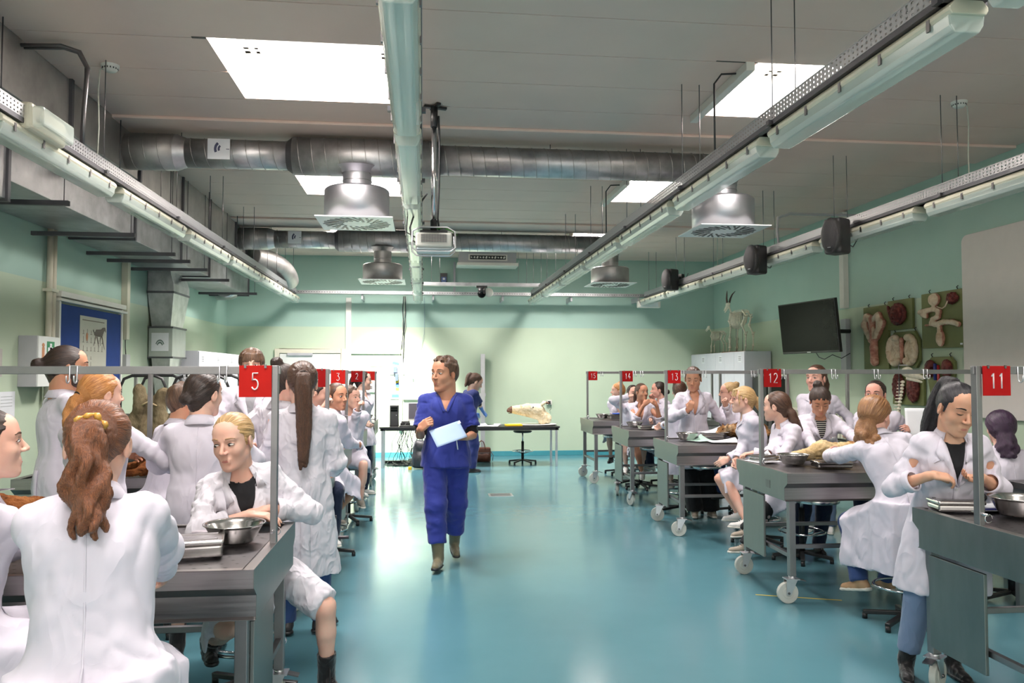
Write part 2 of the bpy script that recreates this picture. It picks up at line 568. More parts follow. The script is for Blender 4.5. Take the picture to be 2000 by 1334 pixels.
def furmat(name, cols, scale=9, stretch=(1, 1, 1), rough=.9, bump=.9):
    if name in _mats: return _mats[name]
    t = NT(name); t.set(Roughness=rough, Specular_IOR_Level=.15)
    v = t.coord('Object', stretch)
    f = t.noise(v, scale, 6, .65, 1.0)
    n = len(cols)
    t.l(t.ramp(f, [(.3 + .4 * i / max(1, n - 1), c) for i, c in enumerate(cols)]), t.b.inputs['Base Color'])
    t.bump(t.noise(v, scale * 14, 4, .7, .5), bump, .012)
    _mats[name] = t.mat
    return t.mat
# ================================================================== ROOM SHELL
RX0, RX1, RY0, RY1, RZ = -3.9, 6.2, -4.0, 16.4, 4.1
def struct(name, mb, mat, **k):
    o = mb.build(name, mat, **k); o['kind'] = 'structure'; return o
struct('floor', MB().bx(RX0 - .2, RX1 + .2, RY0 - .2, RY1 + .2, -.1, 0), M['floor'])
struct('wall_back', MB().bx(RX0 - .2, RX1 + .2, RY1, RY1 + .2, 0, RZ + .1), M['wall'])
struct('wall_left', MB().bx(RX0 - .2, RX0, RY0, RY1, 0, RZ + .1), M['wall'])
struct('wall_right', MB().bx(RX1, RX1 + .2, RY0, RY1, 0, RZ + .1), M['wall'])
struct('wall_front', MB().bx(RX0 - .2, RX1 + .2, RY0 - .2, RY0, 0, RZ + .1), M['wall'])
for nm, a in (('baseboard_back', (RX0, RX1, RY1 - .012, RY1, 0, .10)), ('baseboard_left', (RX0, RX0 + .012, RY0, RY1, 0, .10)), ('baseboard_right', (RX1 - .012, RX1, RY0, RY1, 0, .10))):
    struct(nm, MB().bx(*a), M['skirting'], bevel=.004)

# ceiling: base slab round the roof lights, with each lining panel a piece of its own
ceil = empty('ceiling', (0, 0, 0)); ceil['kind'] = 'structure'
def holes_in(y0, y1):
    return [(a, b) for (c, d) in SKY_Y if c < y1 - 1e-4 and d > y0 + 1e-4 for (a, b) in SKYLIGHTS]
slab = MB()
YH = [(c - .04, d + .04) for c, d in SKY_Y]
ys = sorted(set([RY0 - .2, RY1 + .2] + [v for p in YH for v in p]))
for y0, y1 in zip(ys[:-1], ys[1:]):
    hs = [(a, b) for (c, d) in YH if c <= y0 + 1e-6 and d >= y1 - 1e-6 for (a, b) in SKYLIGHTS]
    x = RX0 - .2
    for a, b in sorted(hs):
        slab.bx(x, a - .04, y0, y1, RZ + .032, RZ + .16); x = b + .04
    slab.bx(x, RX1 + .2, y0, y1, RZ + .032, RZ + .16)
slab.build('ceiling_slab', M['ceiling_joint'], ceil)
# lining panels run across the room, 0.635 m wide, joint 12 mm
edges = [y for k in range(-14, 18) for y in [5.17 + .635 * k] if RY0 < y < RY1]
edges = [RY0] + edges + [RY1]
cuts = sorted(set(edges))
for y0, y1 in zip(cuts[:-1], cuts[1:]):
    # split panel where a roof light begins or ends inside it
    sub = [y0] + [v for p in SKY_Y for v in p if y0 + .01 < v < y1 - .01] + [y1]
    for s0, s1 in zip(sub[:-1], sub[1:]):
        hs = [(a, b) for (c, d) in SKY_Y if c <= s0 + .012 and d >= s1 - .012 for (a, b) in SKYLIGHTS]
        g0 = .005 if s0 == y0 else 0; g1 = .005 if s1 == y1 else 0
        x = RX0
        spans = []
        for a, b in sorted(hs):
            spans.append((x, a)); x = b
        spans.append((x, RX1))
        p = MB()
        for a, b in spans:
            p.bx(a, b, s0 + g0, s1 - g1, RZ, RZ + .03)
        p.build('ceiling_panel', M['ceiling'], ceil)

# roof lights
for (x0, x1) in SKYLIGHTS:
    for (y0, y1) in SKY_Y[2:] + SKY_Y[:2]:
        o = empty('window_roof', ((x0 + x1) / 2, (y0 + y1) / 2, RZ)); o['kind'] = 'structure'
        hx, hy, t = (x1 - x0) / 2, (y1 - y0) / 2, .03
        s = MB()
        s.bx(-hx - t, -hx, -hy - t, hy + t, .031, .55); s.bx(hx, hx + t, -hy - t, hy + t, .031, .55)
        s.bx(-hx, hx, -hy - t, -hy, .031, .55); s.bx(-hx, hx, hy, hy + t, .031, .55)
        s.build('shaft', M['shaft'], o)
        f = MB()
        for d, e in ((.0, .05), (.09, .13)):
            f.bx(-hx + d, -hx + e, -hy, hy, .40, .43); f.bx(hx - e, hx - d, -hy, hy, .40, .43)
            f.bx(-hx, hx, -hy + d, -hy + e, .40, .43); f.bx(-hx, hx, hy - e, hy - d, .40, .43)
        f.build('frame', M['white_plastic'], o, bevel=.004)
        MB().bx(-hx, hx, -hy, hy, .56, .57).build('pane', M['pane'], o)
        if x0 > 0:
            b = MB(); b.bx(-hx - .10, -hx - .03, -hy - .02, hy + .02, -.07, 0); b.build('blind_casing', M['white_plastic'], o, bevel=.006)
        r = MB()
        r.bx(-hx - .33, -hx, -hy - .004, -hy + .006, -.004, .0) if x0 > 0 else r.bx(-hx - .1, -hx, -hy - .01, -hy + .01, -.006, .0)
        r.build('edge_trim', M['ceiling_joint'], o)

# beam step across the ceiling
for k, (ya, yb, d) in enumerate(((7.62, 8.25, .03), (12.45, 13.15, .03), (8.9, 9.3, .0))):
    if d: struct('trim_%d' % (k + 1), MB().bx(RX0, RX1, ya, yb, RZ - d, RZ), M['ceiling'], bevel=.006)

# back wall: door, white trunking frame
d = empty('door_1', (-2.26, RY1, 0)); d['kind'] = 'structure'
f = MB(); f.bx(-.70, -.61, -.05, 0, 0, 2.2); f.bx(.61, .70, -.05, 0, 0, 2.2); f.bx(-.61, .61, -.05, 0, 2.11, 2.2)
f.build('door_frame', M['cream'], d, bevel=.006)
MB().bx(-.6, .6, -.03, 0, 0.01, 2.10).build('door_leaf', flat('pale_door_leaf', rgb(222, 224, 220), .45, var=.02), d, bevel=.003)
MB().bx(-.45, .05, -.07, -.03, 2.06, 2.115).build('door_closer', M['grey_paint'], d, bevel=.006)
h = MB(); h.cyl((.5, -.03, 1.05), (.5, -.08, 1.05), .012); h.tube([(.5, -.08, 1.05), (.38, -.08, 1.05)], .01); h.build('door_handle', M['alu'], d)
t = empty('wall_trunking', (-1.5, RY1, 0), label='white plastic cable trunking with a side branch on the far wall right of the door', cat='trunking')
MB().bx(-.06, .05, -.05, 0, .12, 3.24).build('upright_duct', M['white_plastic'], t, bevel=.004)
MB().bx(.05, 1.07, -.045, 0, 2.10, 2.19).build('branch_duct', M['white_plastic'], t, bevel=.004)
MB().bx(1.02, 1.09, -.06, 0, .55, 2.06).build('narrow_duct', M['white_plastic'], t, bevel=.004)

# ================================================================== CABLE TRAYS + STRIP LAMPS
rodm = M['steel_dark']
def tray(x, y0, y1, label, rods, z=3.25):
    o = empty('cable_tray', (x, y0, z), label=label, cat='cable tray')
    L = y1 - y0
    b = MB(); b.bx(-.085, .085, 0, L, 0, .004); b.build('tray_floor', M['galv'], o)
    b = MB(); b.bx(-.088, -.084, 0, L, 0, .078); b.bx(.084, .088, 0, L, 0, .078); b.build('tray_side', M['perf'], o)
    b = MB(); b.bx(-.09, -.078, 0, L, .076, .081); b.bx(.078, .09, 0, L, .076, .081); b.build('tray_lip', M['galv'], o)
    for yy in rods:
        for s in (-.075, .075):
            MB().cyl((s, yy - y0, 0.0), (s, yy - y0, RZ - z), .004, n=6).build('hanger_rod', rodm, o)
    b = MB(); b.bx(-.088, -.05, 0, L, -.03, -.001); b.bx(.05, .088, 0, L, -.03, -.001); b.build('slotted_rail', M['galv_dark'], o)
    for yy in rods:
        MB().bx(-.11, .11, yy - y0 - .02, yy - y0 + .02, -.03, -.002).build('cross_bracket', M['galv_dark'], o)
    return o
TRAYS = [(-2.5, 'dull perforated steel cable tray beside the square air ducts on the left'), (-0.1, 'perforated steel cable tray running down the middle beside the projector'),
         (2.2, 'perforated steel cable tray passing above the numbered signs on the right'), (4.5, 'perforated steel cable tray with loudspeakers near the right wall')]
for x, lb in TRAYS:
    tray(x, -3.0, 15.5, lb, [1.0, 3.0, 4.6, 6.3, 8.1, 9.9, 11.7, 13.5, 15.2])

def make_lamp():
    o = empty('strip_lamp', (0, 0, 0))
    b = MB(); b.prism([(-.075, .07), (-.085, .085), (-.085, .10), (-.06, .13), (.06, .13), (.085, .10), (.085, .085), (.075, .07)], -.86, .86)
    b.build('lamp_body', M['cream'], o, bevel=.004)
    c = MB(); c.prism([(-.08, .075), (-.074, .03), (-.055, .0), (.055, .0), (.074, .03), (.08, .075)], -.845, .845)
    c.build('lamp_cover', M['lampcover'], o, bevel=.006)
    for s in (-.03, .03):
        MB().cyl((s, -.80, .045), (s, .80, .045), .013, n=10).build('tube', flat('unlit_tube_glass', rgb(240, 242, 236), .3, var=.01), o)
    MB().bx(-.07, .07, -.83, .83, .066, .07).build('reflector', flat('lamp_reflector', rgb(225, 230, 220), .3), o)
    for yy in (-.72, -.36, 0, .36, .72):
        for s in (-1, 1):
            k = MB(); k.box((s * .084, yy, .075), (.008, .022, .05)); k.build('clip', M['steel_dark'], o)
    return o
lamp0 = make_lamp()
first = True
names = {-2.5: 'left', -0.1: 'middle', 2.2: 'right', 4.5: 'wall'}
ROWS = {-2.5: 'the tray along the square ducts', -0.1: 'the middle tray by the projector', 2.2: 'the tray above the right-hand signs', 4.5: 'the tray with the loudspeakers'}
ORD = ['nearest', 'second', 'third', 'fourth', 'fifth', 'sixth', 'farthest']
for x, lb in TRAYS:
    for k in range(7):
        yc = 3.80 + 1.885 * k + (.0 if x != -2.5 else 0)
        o = lamp0 if first else copy_tree(lamp0)
        first = False
        o.location = (x + (.0 if x < 1 else -.0), yc, 3.09)
        tag(o, '%s enclosed strip lamp in view on %s' % (ORD[k], ROWS[x]), 'lamp', 'strip lamps under the cable trays')
# lamps behind the photographer
for x, lb in TRAYS:
    for yc in (0.0, -1.9):
        o = copy_tree(lamp0); o.location = (x, yc, 3.09)
        tag(o, 'enclosed strip lamp out of view on %s, %s' % (ROWS[x], 'first row behind' if yc == 0 else 'second row behind'), 'lamp', 'strip lamps behind the camera')
for x, lb in TRAYS:
    o = copy_tree(lamp0); o.location = (x, 1.9, 3.09); tag(o, 'enclosed strip lamp overhead on %s' % ROWS[x], 'lamp', 'strip lamps behind the camera')

# tray along the far wall and the short front one
o = empty('cable_tray', (0, 15.9, 3.27), label='long perforated cable tray crossing the far wall', cat='cable tray')
def rot_tray(o, x0, x1):
    b = MB(); b.bx(x0, x1, -.08, .08, 0, .004); b.build('tray_floor', M['galv'], o)
    b = MB(); b.bx(x0, x1, -.083, -.079, 0, .06); b.bx(x0, x1, .079, .083, 0, .06); b.build('tray_side', M['galv'], o)
    for i in range(int((x1 - x0) / .05)):
        pass
rot_tray(o, -2.5, 5.0)
pf = MB()
for i in range(150):
    pf.box((-2.47 + i * .05, -.084, .03), (.02, .002, .012))
pf.build('slots', M['galv_dark'], o, fix=False)['kind'] = 'stuff'
for x in (-1.2, .2, 1.6, 3.0, 4.4):
    MB().bx(x - .015, x + .015, -.02, .495, -.10, 0).build('wall_bracket', M['grey_paint'], o)
o = empty('cable_tray', (0, 14.5, 3.30), label='short plain cable tray carrying the dome camera between middle and right trays', cat='cable tray')
rot_tray(o, 0, 2.15)
for x in (.15, .3, 1.75, 1.9):
    MB().cyl((x, 0, 0), (x, 0, .8), .004, n=6).build('hanger_rod', rodm, o)

# ================================================================== DUCTS
lm = M['galv_dull']
o = empty('square_air_duct', (-3.32, 0, 0), label='large rectangular sheet metal duct hung tight under the ceiling along the left wall', cat='duct')
secs = [(-3.0, 3.6, -2.87, 3.66), (3.6, 6.75, -2.87, 3.66), (6.75, 8.35, -2.87, 3.66), (8.35, 10.0, -2.93, 3.62), (10.0, 11.25, -2.93, 3.62), (11.25, 12.75, -2.93, 3.60), (12.75, 13.6, -2.95, 3.58)]
for (a, b, xr, zb) in secs:
    MB().bx(-.45, xr + 3.32, a, b, zb, 4.095).build('duct_section', lm, o, bevel=.004)
    fl = MB(); fl.bx(-.47, xr + 3.345, b - .02, b + .02, zb - .02, 4.098); fl.build('flange', M['galv_dark'], o)
for yy in (3.0, 5.6, 7.7, 9.2, 10.8, 12.4):
    r = MB(); r.bx(-.5, .55, yy - .02, yy + .02, 3.52, 3.56); r.cyl((.5, yy, 3.5), (.5, yy, 4.1), .005, n=6); r.build('support_rail', M['galv_dark'], o)

o = empty('lower_square_duct', (-3.5, 0, 0), label='lower rectangular supply duct stepping along the left wall beneath the big one', cat='duct')
secs = [(-3.0, 4.4, 2.98, 3.62, .36), (4.4, 6.35, 3.02, 3.52, .36), (6.45, 9.2, 3.20, 3.50, .30), (9.2, 10.9, 3.18, 3.48, .30), (10.9, 12.3, 3.16, 3.45, .30), (12.3, 15.0, 3.14, 3.44, .30)]
for (a, b, z0, z1, xr) in secs:
    MB().bx(-.38, xr, a, b, z0, z1).build('duct_section', M['galv'], o, bevel=.004)
    MB().bx(-.39, xr + .02, b - .02, b + .02, z0 - .02, z1 + .02).build('flange', M['galv_dark'], o)
for yy in (6.8, 8.3, 9.6, 10.2, 11.0, 12.2, 14.2):
    r = MB(); r.bx(-.36, .62, yy - .02, yy + .02, 3.07, 3.11); r.cyl((.58, yy, 3.1), (.58, yy, 4.1), .004, n=6); r.build('support_rail', M['galv_dark'], o)
# rounded end elbow
el = MB()
pts = []
for i in range(13):
    a = PI / 2 * i / 12
    pts.append((-.03 + .0 + (1 - math.cos(a)) * -.3, 15.0 + math.sin(a) * .32, 3.27))
el.tube([( -.03, 14.6, 3.27)] + pts, .2, n=24)
el.build('round_elbow', M['galv'], o)

# drop duct on left wall
o = empty('drop_duct', (-3.67, 12.12, 0), label='vertical square sheet metal drop duct with scale sticker standing against the left wall', cat='duct')
sp = M['galv']
MB().prism([(-.36, 3.25), (.12, 3.25), (.16, 3.1), (.22, 2.98), (.22, 2.86), (-.36, 2.86)], -.4, .4).build('elbow_section', sp, o, bevel=.004)
def frus(mb, x0, x1, y0, y1, z0, X0, X1, Y0, Y1, z1):
    vs = [(x0, y0, z0), (x1, y0, z0), (x1, y1, z0), (x0, y1, z0), (X0, Y0, z1), (X1, Y0, z1), (X1, Y1, z1), (X0, Y1, z1)]
    return mb.add(vs, [(0, 3, 2, 1), (4, 5, 6, 7), (0, 1, 5, 4), (1, 2, 6, 5), (2, 3, 7, 6), (3, 0, 4, 7)])
frus(MB(), -.30, .12, -.30, .30, 2.36, -.36, .22, -.4, .4, 2.86).build('tapered_section', sp, o, bevel=.003)
MB().bx(-.34, .18, -.34, .34, 1.93, 2.36).build('damper_box', flat('pale_duct_box', rgb(170, 178, 170), .45), o, bevel=.004)
frus(MB(), -.24, .06, -.24, .24, 1.45, -.30, .12, -.30, .30, 1.93).build('lower_taper', sp, o, bevel=.003)
MB().bx(-.24, .06, -.24, .24, .02, 1.45).build('floor_shaft', sp, o, bevel=.003)
for z in (2.86, 2.36, 1.93):
    MB().bx(-.37, .23, -.41, .41, z - .015, z + .015).build('flange', M['galv_dark'], o) if z > 2.8 else MB().bx(-.35, .2, -.35, .35, z - .012, z + .012).build('flange', M['galv_dark'], o)
MB().bx(-.28, .1, -.346, -.341, 2.02, 2.28).build('scale_sticker', M['paper'], o)
g = MB(); g.lathe([(.07, 0), (.07, .003)], (0, 0, 0), n=10, a0=.3, a1=2.6)
gp = MB()
for k, (r0, r1) in enumerate(((.05, .075), (.085, .105))):
    for i in range(8):
        a0, a1 = .4 + i * .29, .4 + (i + 1) * .29
        gp.add([(-.09 + r0 * math.cos(a0), -.348, 2.08 + r0 * math.sin(a0)), (-.09 + r1 * math.cos(a0), -.348, 2.08 + r1 * math.sin(a0)), (-.09 + r1 * math.cos(a1), -.348, 2.08 + r1 * math.sin(a1)), (-.09 + r0 * math.cos(a1), -.348, 2.08 + r0 * math.sin(a1))], [(0, 1, 2, 3)])
gp.build('scale_print', flat('grey_green_print', rgb(110, 130, 125), .6), o)

o.scale = (.62, .95, 1)
# spiral round ducts with drums
def spiral(o, x0, x1, r, z, name, mat, pitch=.13):
    n = 28
    prof = []
    m = MB(); m.cyl((x0, 0, z), (x1, 0, z), r, n=n)
    m.build(name, mat, o)
    ln = []
    steps = int((x1 - x0) / pitch * 16)
    for i in range(steps + 1):
        a = 2 * PI * i / 16; x = x0 + pitch * i / 16
        ln.append((x, (r + .001) * math.cos(a), z + (r + .001) * math.sin(a)))
    MB().tube(ln, .0045, n=4).build('spiral_seam', M['galv_dull'], o)
def swirl_plate(parent, z):
    s = .37
    MB().bx(-s, s, -s, s, z, z + .012).build('diffuser_plate', M['white_paint'], parent, bevel=.003)
    sl = MB()
    for i in range(32):
        a = 2 * PI * i / 32
        r0, r1 = (.13, .32) if i % 2 else (.20, .33)
        c, s_ = math.cos(a), math.sin(a)
        off = Vector((-s_, c, 0)) * .05
        p0 = Vector((c, s_, 0)) * r0 + off; p1 = Vector((c, s_, 0)) * r1 - off * .2
        p0.z = p1.z = z - .001
        sl.bar(p0, p1, .021, .004)
    sl.build('swirl_slots', M['black'], parent, fix=False)
def drum(o, x, zt, zn, mat):
    d = empty('swirl_drum', (x, 0, 0)); d.parent = o
    nk = MB(); nk.lathe([(.17, zt + .06), (.15, zt + .01), (.143, zt - .03), (.143, zn)], n=28)
    nk.build('neck', mat, d)
    b = MB(); b.lathe([(0, zn + .005), (.30, zn + .002), (.318, zn - .012), (.322, zn - .02), (.322, 3.213), (0, 3.213)], n=40)
    b.build('drum_body', mat, d)
    rb = MB(); rb.lathe([(.144, zn + .09), (.149, zn + .085), (.144, zn + .08)], n=28); rb.build('neck_ring', M['galv'], d)
    swirl_plate(d, 3.20)
    return d
for Y, nm, big in ((8.04, 'nearer', 0), (13.15, 'farther', 1)):
    z = 3.87 + (.01 if big else 0)
    x0 = -2.87 if not big else -2.95
    o = empty('round_air_duct', (0, Y, 0), label='%s round spiral duct crossing under the ceiling with two swirl drums' % nm, cat='duct')
    spiral(o, x0, x0 + .46, .178, z, 'collar_pipe', M['galv_dull'])
    rd = MB(); rd.cyl((x0 + .46, 0, z), (x0 + .56, 0, z), .178, .142, n=28, caps=False); rd.build('reducer', M['galv'], o)
    spiral(o, x0 + .56, x0 + 1.52, .142, z, 'thin_pipe', M['galv'])
    rd = MB(); rd.cyl((x0 + 1.52, 0, z), (x0 + 1.58, 0, z), .142, .188, n=28, caps=False); rd.build('reducer', M['galv_dark'], o)
    spiral(o, x0 + 1.58, 0.15, .188, z, 'wide_pipe', M['galv'])
    spiral(o, 0.15, 2.95, .150, z, 'long_pipe', M['galv'])
    e = MB(); pts = [(2.9, 0, z)] + [(2.95 + .2 * math.sin(a), 0, z - .2 + .2 * math.cos(a)) for a in [PI / 2 * i / 8 for i in range(9)]]
    e.tube(pts, .15, n=24); e.build('end_elbow', M['galv'], o)
    mt = M['drum'] if not big else M['galv_dull']
    drum(o, -.665, 3.70, 3.545 if not big else 3.49, mt)
    drum(o, 3.15, 3.70, 3.545 if not big else 3.49, mt)
    sd = MB(); sd.lathe([(.24, 3.76), (.2, 3.735), (.165, 3.70)], (-.665, 0, 0), n=24); sd.build('saddle', mt, o)
    st = MB(); xs = x0 + .56 + .33
    st.box((xs, -.1435, z + .01), (.21, .003, .2)); st.build('scale_sticker', M['paper'], o)
    fan = MB()
    for r0, r1, aa in ((.03, .05, 0), (.06, .085, 0)):
        for i in range(7):
            a0, a1 = PI * .72 + i * .19, PI * .72 + (i + 1) * .19
            P = lambda r, a: (xs + .04 + r * math.cos(a), -.1465, z + .01 + r * math.sin(a))
            fan.add([P(r0, a0), P(r1, a0), P(r1, a1), P(r0, a1)], [(0, 1, 2, 3)])
    fan.build('scale_print', flat('blue_grey_print', rgb(70, 74, 100), .6), o)['kind'] = 'stuff'
    MB().box((xs + .085, -.1465, z + .01), (.03, .001, .006)).build('arrow_print', flat('blue_grey_print', rgb(70, 74, 100), .6), o)
    for xx in (x0 + .5, -1.0, .0, 1.3, 2.6):
        MB().cyl((xx, 0, z), (xx, 0, RZ), .004, n=6).build('hanger_rod', rodm, o)
        if xx > -.5:
            st = MB(); st.lathe([(.155, -.01), (.155, .01)], n=24)
# flexible duct
o = empty('flexible_duct', (-2.75, 13.9, 3.55), label='grey ribbed flexible duct bending down at the end of the big ceiling duct', cat='duct')
m = MB(); pts = []; rr = []
for i in range(61):
    a = i / 60
    ang = a * PI * .55
    pts.append((-.1 + .42 * math.sin(ang), -.25 + a * 1.1, .12 - .42 * (1 - math.cos(ang)) * .6)); rr.append(.17 + (.012 if i % 2 else 0))
m.tube(pts, rr, n=22); m.build('ribbed_hose', M['galv_dull'], o)
# ================================================================== DISSECTION TABLES
def arc(cx, cy, rx, ry, a0, a1, n=10):
    return [(cx + rx * math.cos(math.radians(a0 + (a1 - a0) * i / n)), cy + ry * math.sin(math.radians(a0 + (a1 - a0) * i / n))) for i in range(n + 1)]
DIG = {
    '1': [[(.28, .78), (.5, 1), (.5, 0)]],
    '2': [arc(.5, .7, .32, .3, 160, -30, 10) + [(.15, 0), (.85, 0)]],
    '3': [[(.18, 1), (.8, 1), (.45, .6)] + arc(.48, .3, .34, .3, 80, -150, 10)],
    '4': [[(.6, 1), (.12, .32), (.88, .32)], [(.62, .55), (.62, 0)]],
    '5': [[(.82, 1), (.25, 1), (.22, .56)] + arc(.47, .31, .35, .31, 110, -150, 10)],
}
def numeral(txt, parent, h, y, zc, mat):
    m = MB(); wd = .62 * h; n = len(txt)
    for k, ch in enumerate(txt):
        x0 = (k - n / 2) * wd * .92 + (.04 * h if n == 2 else 0)
        for st in DIG[ch]:
            m.tube([(x0 + a * wd * .9, y, zc + (b - .5) * h) for a, b in st], h * .045, n=6)
    m.build('numeral', mat, parent)

def make_caster(ang, low=False):
    o = empty('caster')
    s = .15
    w_ = MB()
    c, r = (.035, 0, .078), .078
    w_.cyl((c[0], -.018, c[2]), (c[0], .018, c[2]), r, n=24)
    w_.cyl((c[0], -.021, c[2]), (c[0], .021, c[2]), r * .55, n=18)
    w_.build('wheel', M['rubber'], o, bevel=.004)
    f = MB()
    for sy in (-1, 1):
        f.prism([(-.035, .178), (.05, .178), (.052, .065), (.018, .065)], sy * .026 - .0015, sy * .026 + .0015)
    f.box((0.005, 0, .18), (.10, .085, .008)); f.cyl((0, 0, .18), (0, 0, .2), .024, n=12)
    f.build('fork', M['alu'], o)
    a = MB(); a.cyl((c[0], -.034, c[2]), (c[0], .034, c[2]), .009, n=10)
    a.build('axle', M['steel_dark'], o)
    b = MB(); b.box((-.065, 0, .172), (.07, .05, .006), Matrix.Rotation(-.25, 3, 'Y')); b.build('brake_pedal', M['steel_dark'], o)
    o.rotation_euler.z = ang
    return o
_caster = None

def table(num, X, Y, side, ztop, rz=0, length=2.15, posts=(2.1,), label='', light_red=False, panel=True, crank=False, casters=(0, 0, 0, 0), hooks=(), nameplate=False, holes=True):
    """origin on the floor under the middle of the aisle end; local +x runs into the table"""
    o = empty('dissection_table', (X, Y, 0), rz + (PI if side == 'L' else 0), label, 'table', 'numbered stainless dissection tables')
    zt = ztop; L = length
    prof = [(-.51, zt), (-.51, zt - .075), (-.455, zt - .115), (-.455, zt - .21), (.455, zt - .21), (.455, zt - .115), (.51, zt - .075), (.51, zt)]
    MB().prism(prof, 0, .003, axis='x').build('end_plate', M['steel_end'], o, bevel=.001)
    MB().prism(prof, L - .003, L, axis='x').build('end_plate', M['steel_end'], o)
    s = MB()
    for sg in (-1, 1):
        q = [(sg * .51, zt), (sg * .51, zt - .075), (sg * .455, zt - .115), (sg * .455, zt - .20), (sg * .47, zt - .21)]
        for (a, b), (c, d_) in zip(q[:-1], q[1:]):
            s.add([(0.003, a, b), (L - .003, a, b), (L - .003, c, d_), (0.003, c, d_)], [(0, 1, 2, 3)])
    so = s.build('side_apron', M['steel'], o)
    so.modifiers.new('t', 'SOLIDIFY').thickness = .003
    rm = MB(); wv = .045
    rm.bx(0, wv, -.51, .51, zt - .004, zt); rm.bx(L - wv, L, -.51, .51, zt - .004, zt)
    rm.bx(wv, L - wv, -.51, -.51 + wv * .7, zt - .004, zt); rm.bx(wv, L - wv, .51 - wv * .7, .51, zt - .004, zt)
    rm.build('rim', M['steel'], o, bevel=.002)
    MB().bx(wv + .006, L - wv - .006, -.475, .475, zt - .016, zt - .012).build('perforated_sheet', M['steel_dark'], o)
    MB().bx(.01, L - .01, -.45, .45, zt - .19, zt - .10).build('sink', M['steel_dark'], o)
    if holes:
        hm = MB()
        nx = int((L - .2) / .062)
        for i in range(nx):
            for j in range(14):
                x = .10 + i * .062 + (.031 if j % 2 else 0); y = -.42 + j * .0646
                hm.add([(x - .011, y, zt - .0113), (x, y - .006, zt - .0113), (x + .011, y, zt - .0113), (x, y + .006, zt - .0113)], [(0, 1, 2, 3)])
        hm.build('drain_holes', M['black'], o, fix=False)['kind'] = 'stuff'
    # legs, frame
    for x in (.06, L - .10):
        for y in (-.43, .43):
            MB().bx(x - .025, x + .025, y - .025, y + .025, .2, zt - .2).build('leg', M['steel_frame'], o, bevel=.003)
    for y in (-.43, .43):
        MB().bx(.08, L - .12, y - .015, y + .015, .40, .43).build('stretcher', M['steel_frame'], o, bevel=.002)
    for x in (.06, L - .1):
        MB().bx(x - .015, x + .015, -.41, .41, .33, .36).build('stretcher', M['steel_frame'], o, bevel=.002)
    for i, (x, y) in enumerate(((.06, -.43), (.06, .43), (L - .1, -.43), (L - .1, .43))):
        c = make_caster(casters[i]); c.parent = o; c.location = (x, y, 0)
    if panel:
        p = MB(); p.bx(.018, .036, -.02, .40, zt - .72, zt - .235)
        p.build('side_panel', M['steel_end'], o, bevel=.003)
    # rail and posts
    zr = 1.725
    po = [0.018] + list(posts)
    for x in po:
        MB().bx(x - .014, x + .014, -.021, .021, zt - .06 if x < .1 else zt - .02, zr + .012).build('post', M['steel_frame'], o, bevel=.002)
    MB().bx(-.005, max(po) + .02, -.011, .011, zr - .028, zr + .008).build('hook_rail', M['steel_frame'], o, bevel=.002)
    ck = MB(); ck.cyl((.018, -.06, zt + .055), (.018, .05, zt + .055), .007, n=8); ck.tube([(.018 + .02 * math.cos(t), -.065, zt + .04 + .02 * math.sin(t)) for t in [i * .7 for i in range(9)]], .002, n=5)
    ck.build('locking_pin', M['chrome'], o)
    wy = 1 if side == 'L' else -1       # towards the photographer in local axes
    for hx in hooks:
        hk = MB()
        for s_ in (-.016, .016):
            pts = [(hx + s_, wy * .014, zr + .008), (hx + s_, wy * .016, zr - .05)] + [(hx + s_, wy * .016 + (.016 - .016 * math.cos(t)) * wy, zr - .05 - .018 * math.sin(t)) for t in [PI * i / 6 for i in range(1, 7)]] + [(hx + s_, wy * .048, zr - .035)]
            hk.tube(pts, .0035, n=6)
        hk.bar((hx - .02, 0, zr + .010), (hx + .02, 0, zr + .010), .03, .003)
        hk.build('double_hook', M['alu'], o)
    # sign hanging at the post, facing the photographer
    S = .145
    sg = empty('number_sign'); sg.parent = o
    sg.rotation_euler.z = -(rz + (PI if side == 'L' else 0))
    sg.location = (.018 + (.012 + S / 2), wy * .030, 0)
    if side == 'L': sg.location = (.018 + S / 2 + .012, wy * .030, 0)
    MB().bx(-S / 2, S / 2, -.003, .003, zr + .012 - S, zr + .012).build('sign_plate', M['red_light'] if light_red else M['red'], sg, bevel=.001)
    numeral(num, sg, .075, -.0045, zr + .012 - S / 2, flat('white_engraving', rgb(245, 240, 240), .5, var=.01))
    cl = MB()
    for s_ in (-.045, .045): cl.box((s_, -.004, zr + .008), (.010, .006, .016))
    cl.build('sign_clips', M['steel_dark'], sg)
    if nameplate:
        MB().bx(-.003, 0, -.20, -.12, zt - .15, zt - .09).build('name_plate', M['steel_dark'], o)
    if crank:
        k = MB(); k.cyl((0, .2 * wy, .60), (-.07, .2 * wy, .60), .012); k.bar((-.07, .2 * wy, .60), (-.075, .2 * wy, .43), .02, .03)
        k.cyl((-.075, .2 * wy, .43), (-.18, .2 * wy, .43), .013)
        k.build('crank_handle', flat('dark_purple_handle', rgb(58, 48, 56), .4), o, bevel=.002)
    # basin lid under the table
    bs = MB(); bs.lathe([(0, zt - .22), (.15, zt - .22), (.17, zt - .25), (.17, zt - .275), (.165, zt - .28), (0, zt - .28)], (.42, -.1 * 1, 0), n=28)
    bs.build('drain_pan', M['bowl'], o)
    return o
R_HOOKS = (.22, .30, .78, 1.22, 1.5)
DTAB = {}
DTAB['11'] = table('11', 2.68, 3.62, 'R', .965, label='nearest right-hand stainless steel table with red sign 11 on its post', posts=(2.1,), hooks=(.245, .31, .9), casters=(-.3, .6, 0, 0), length=2.2)
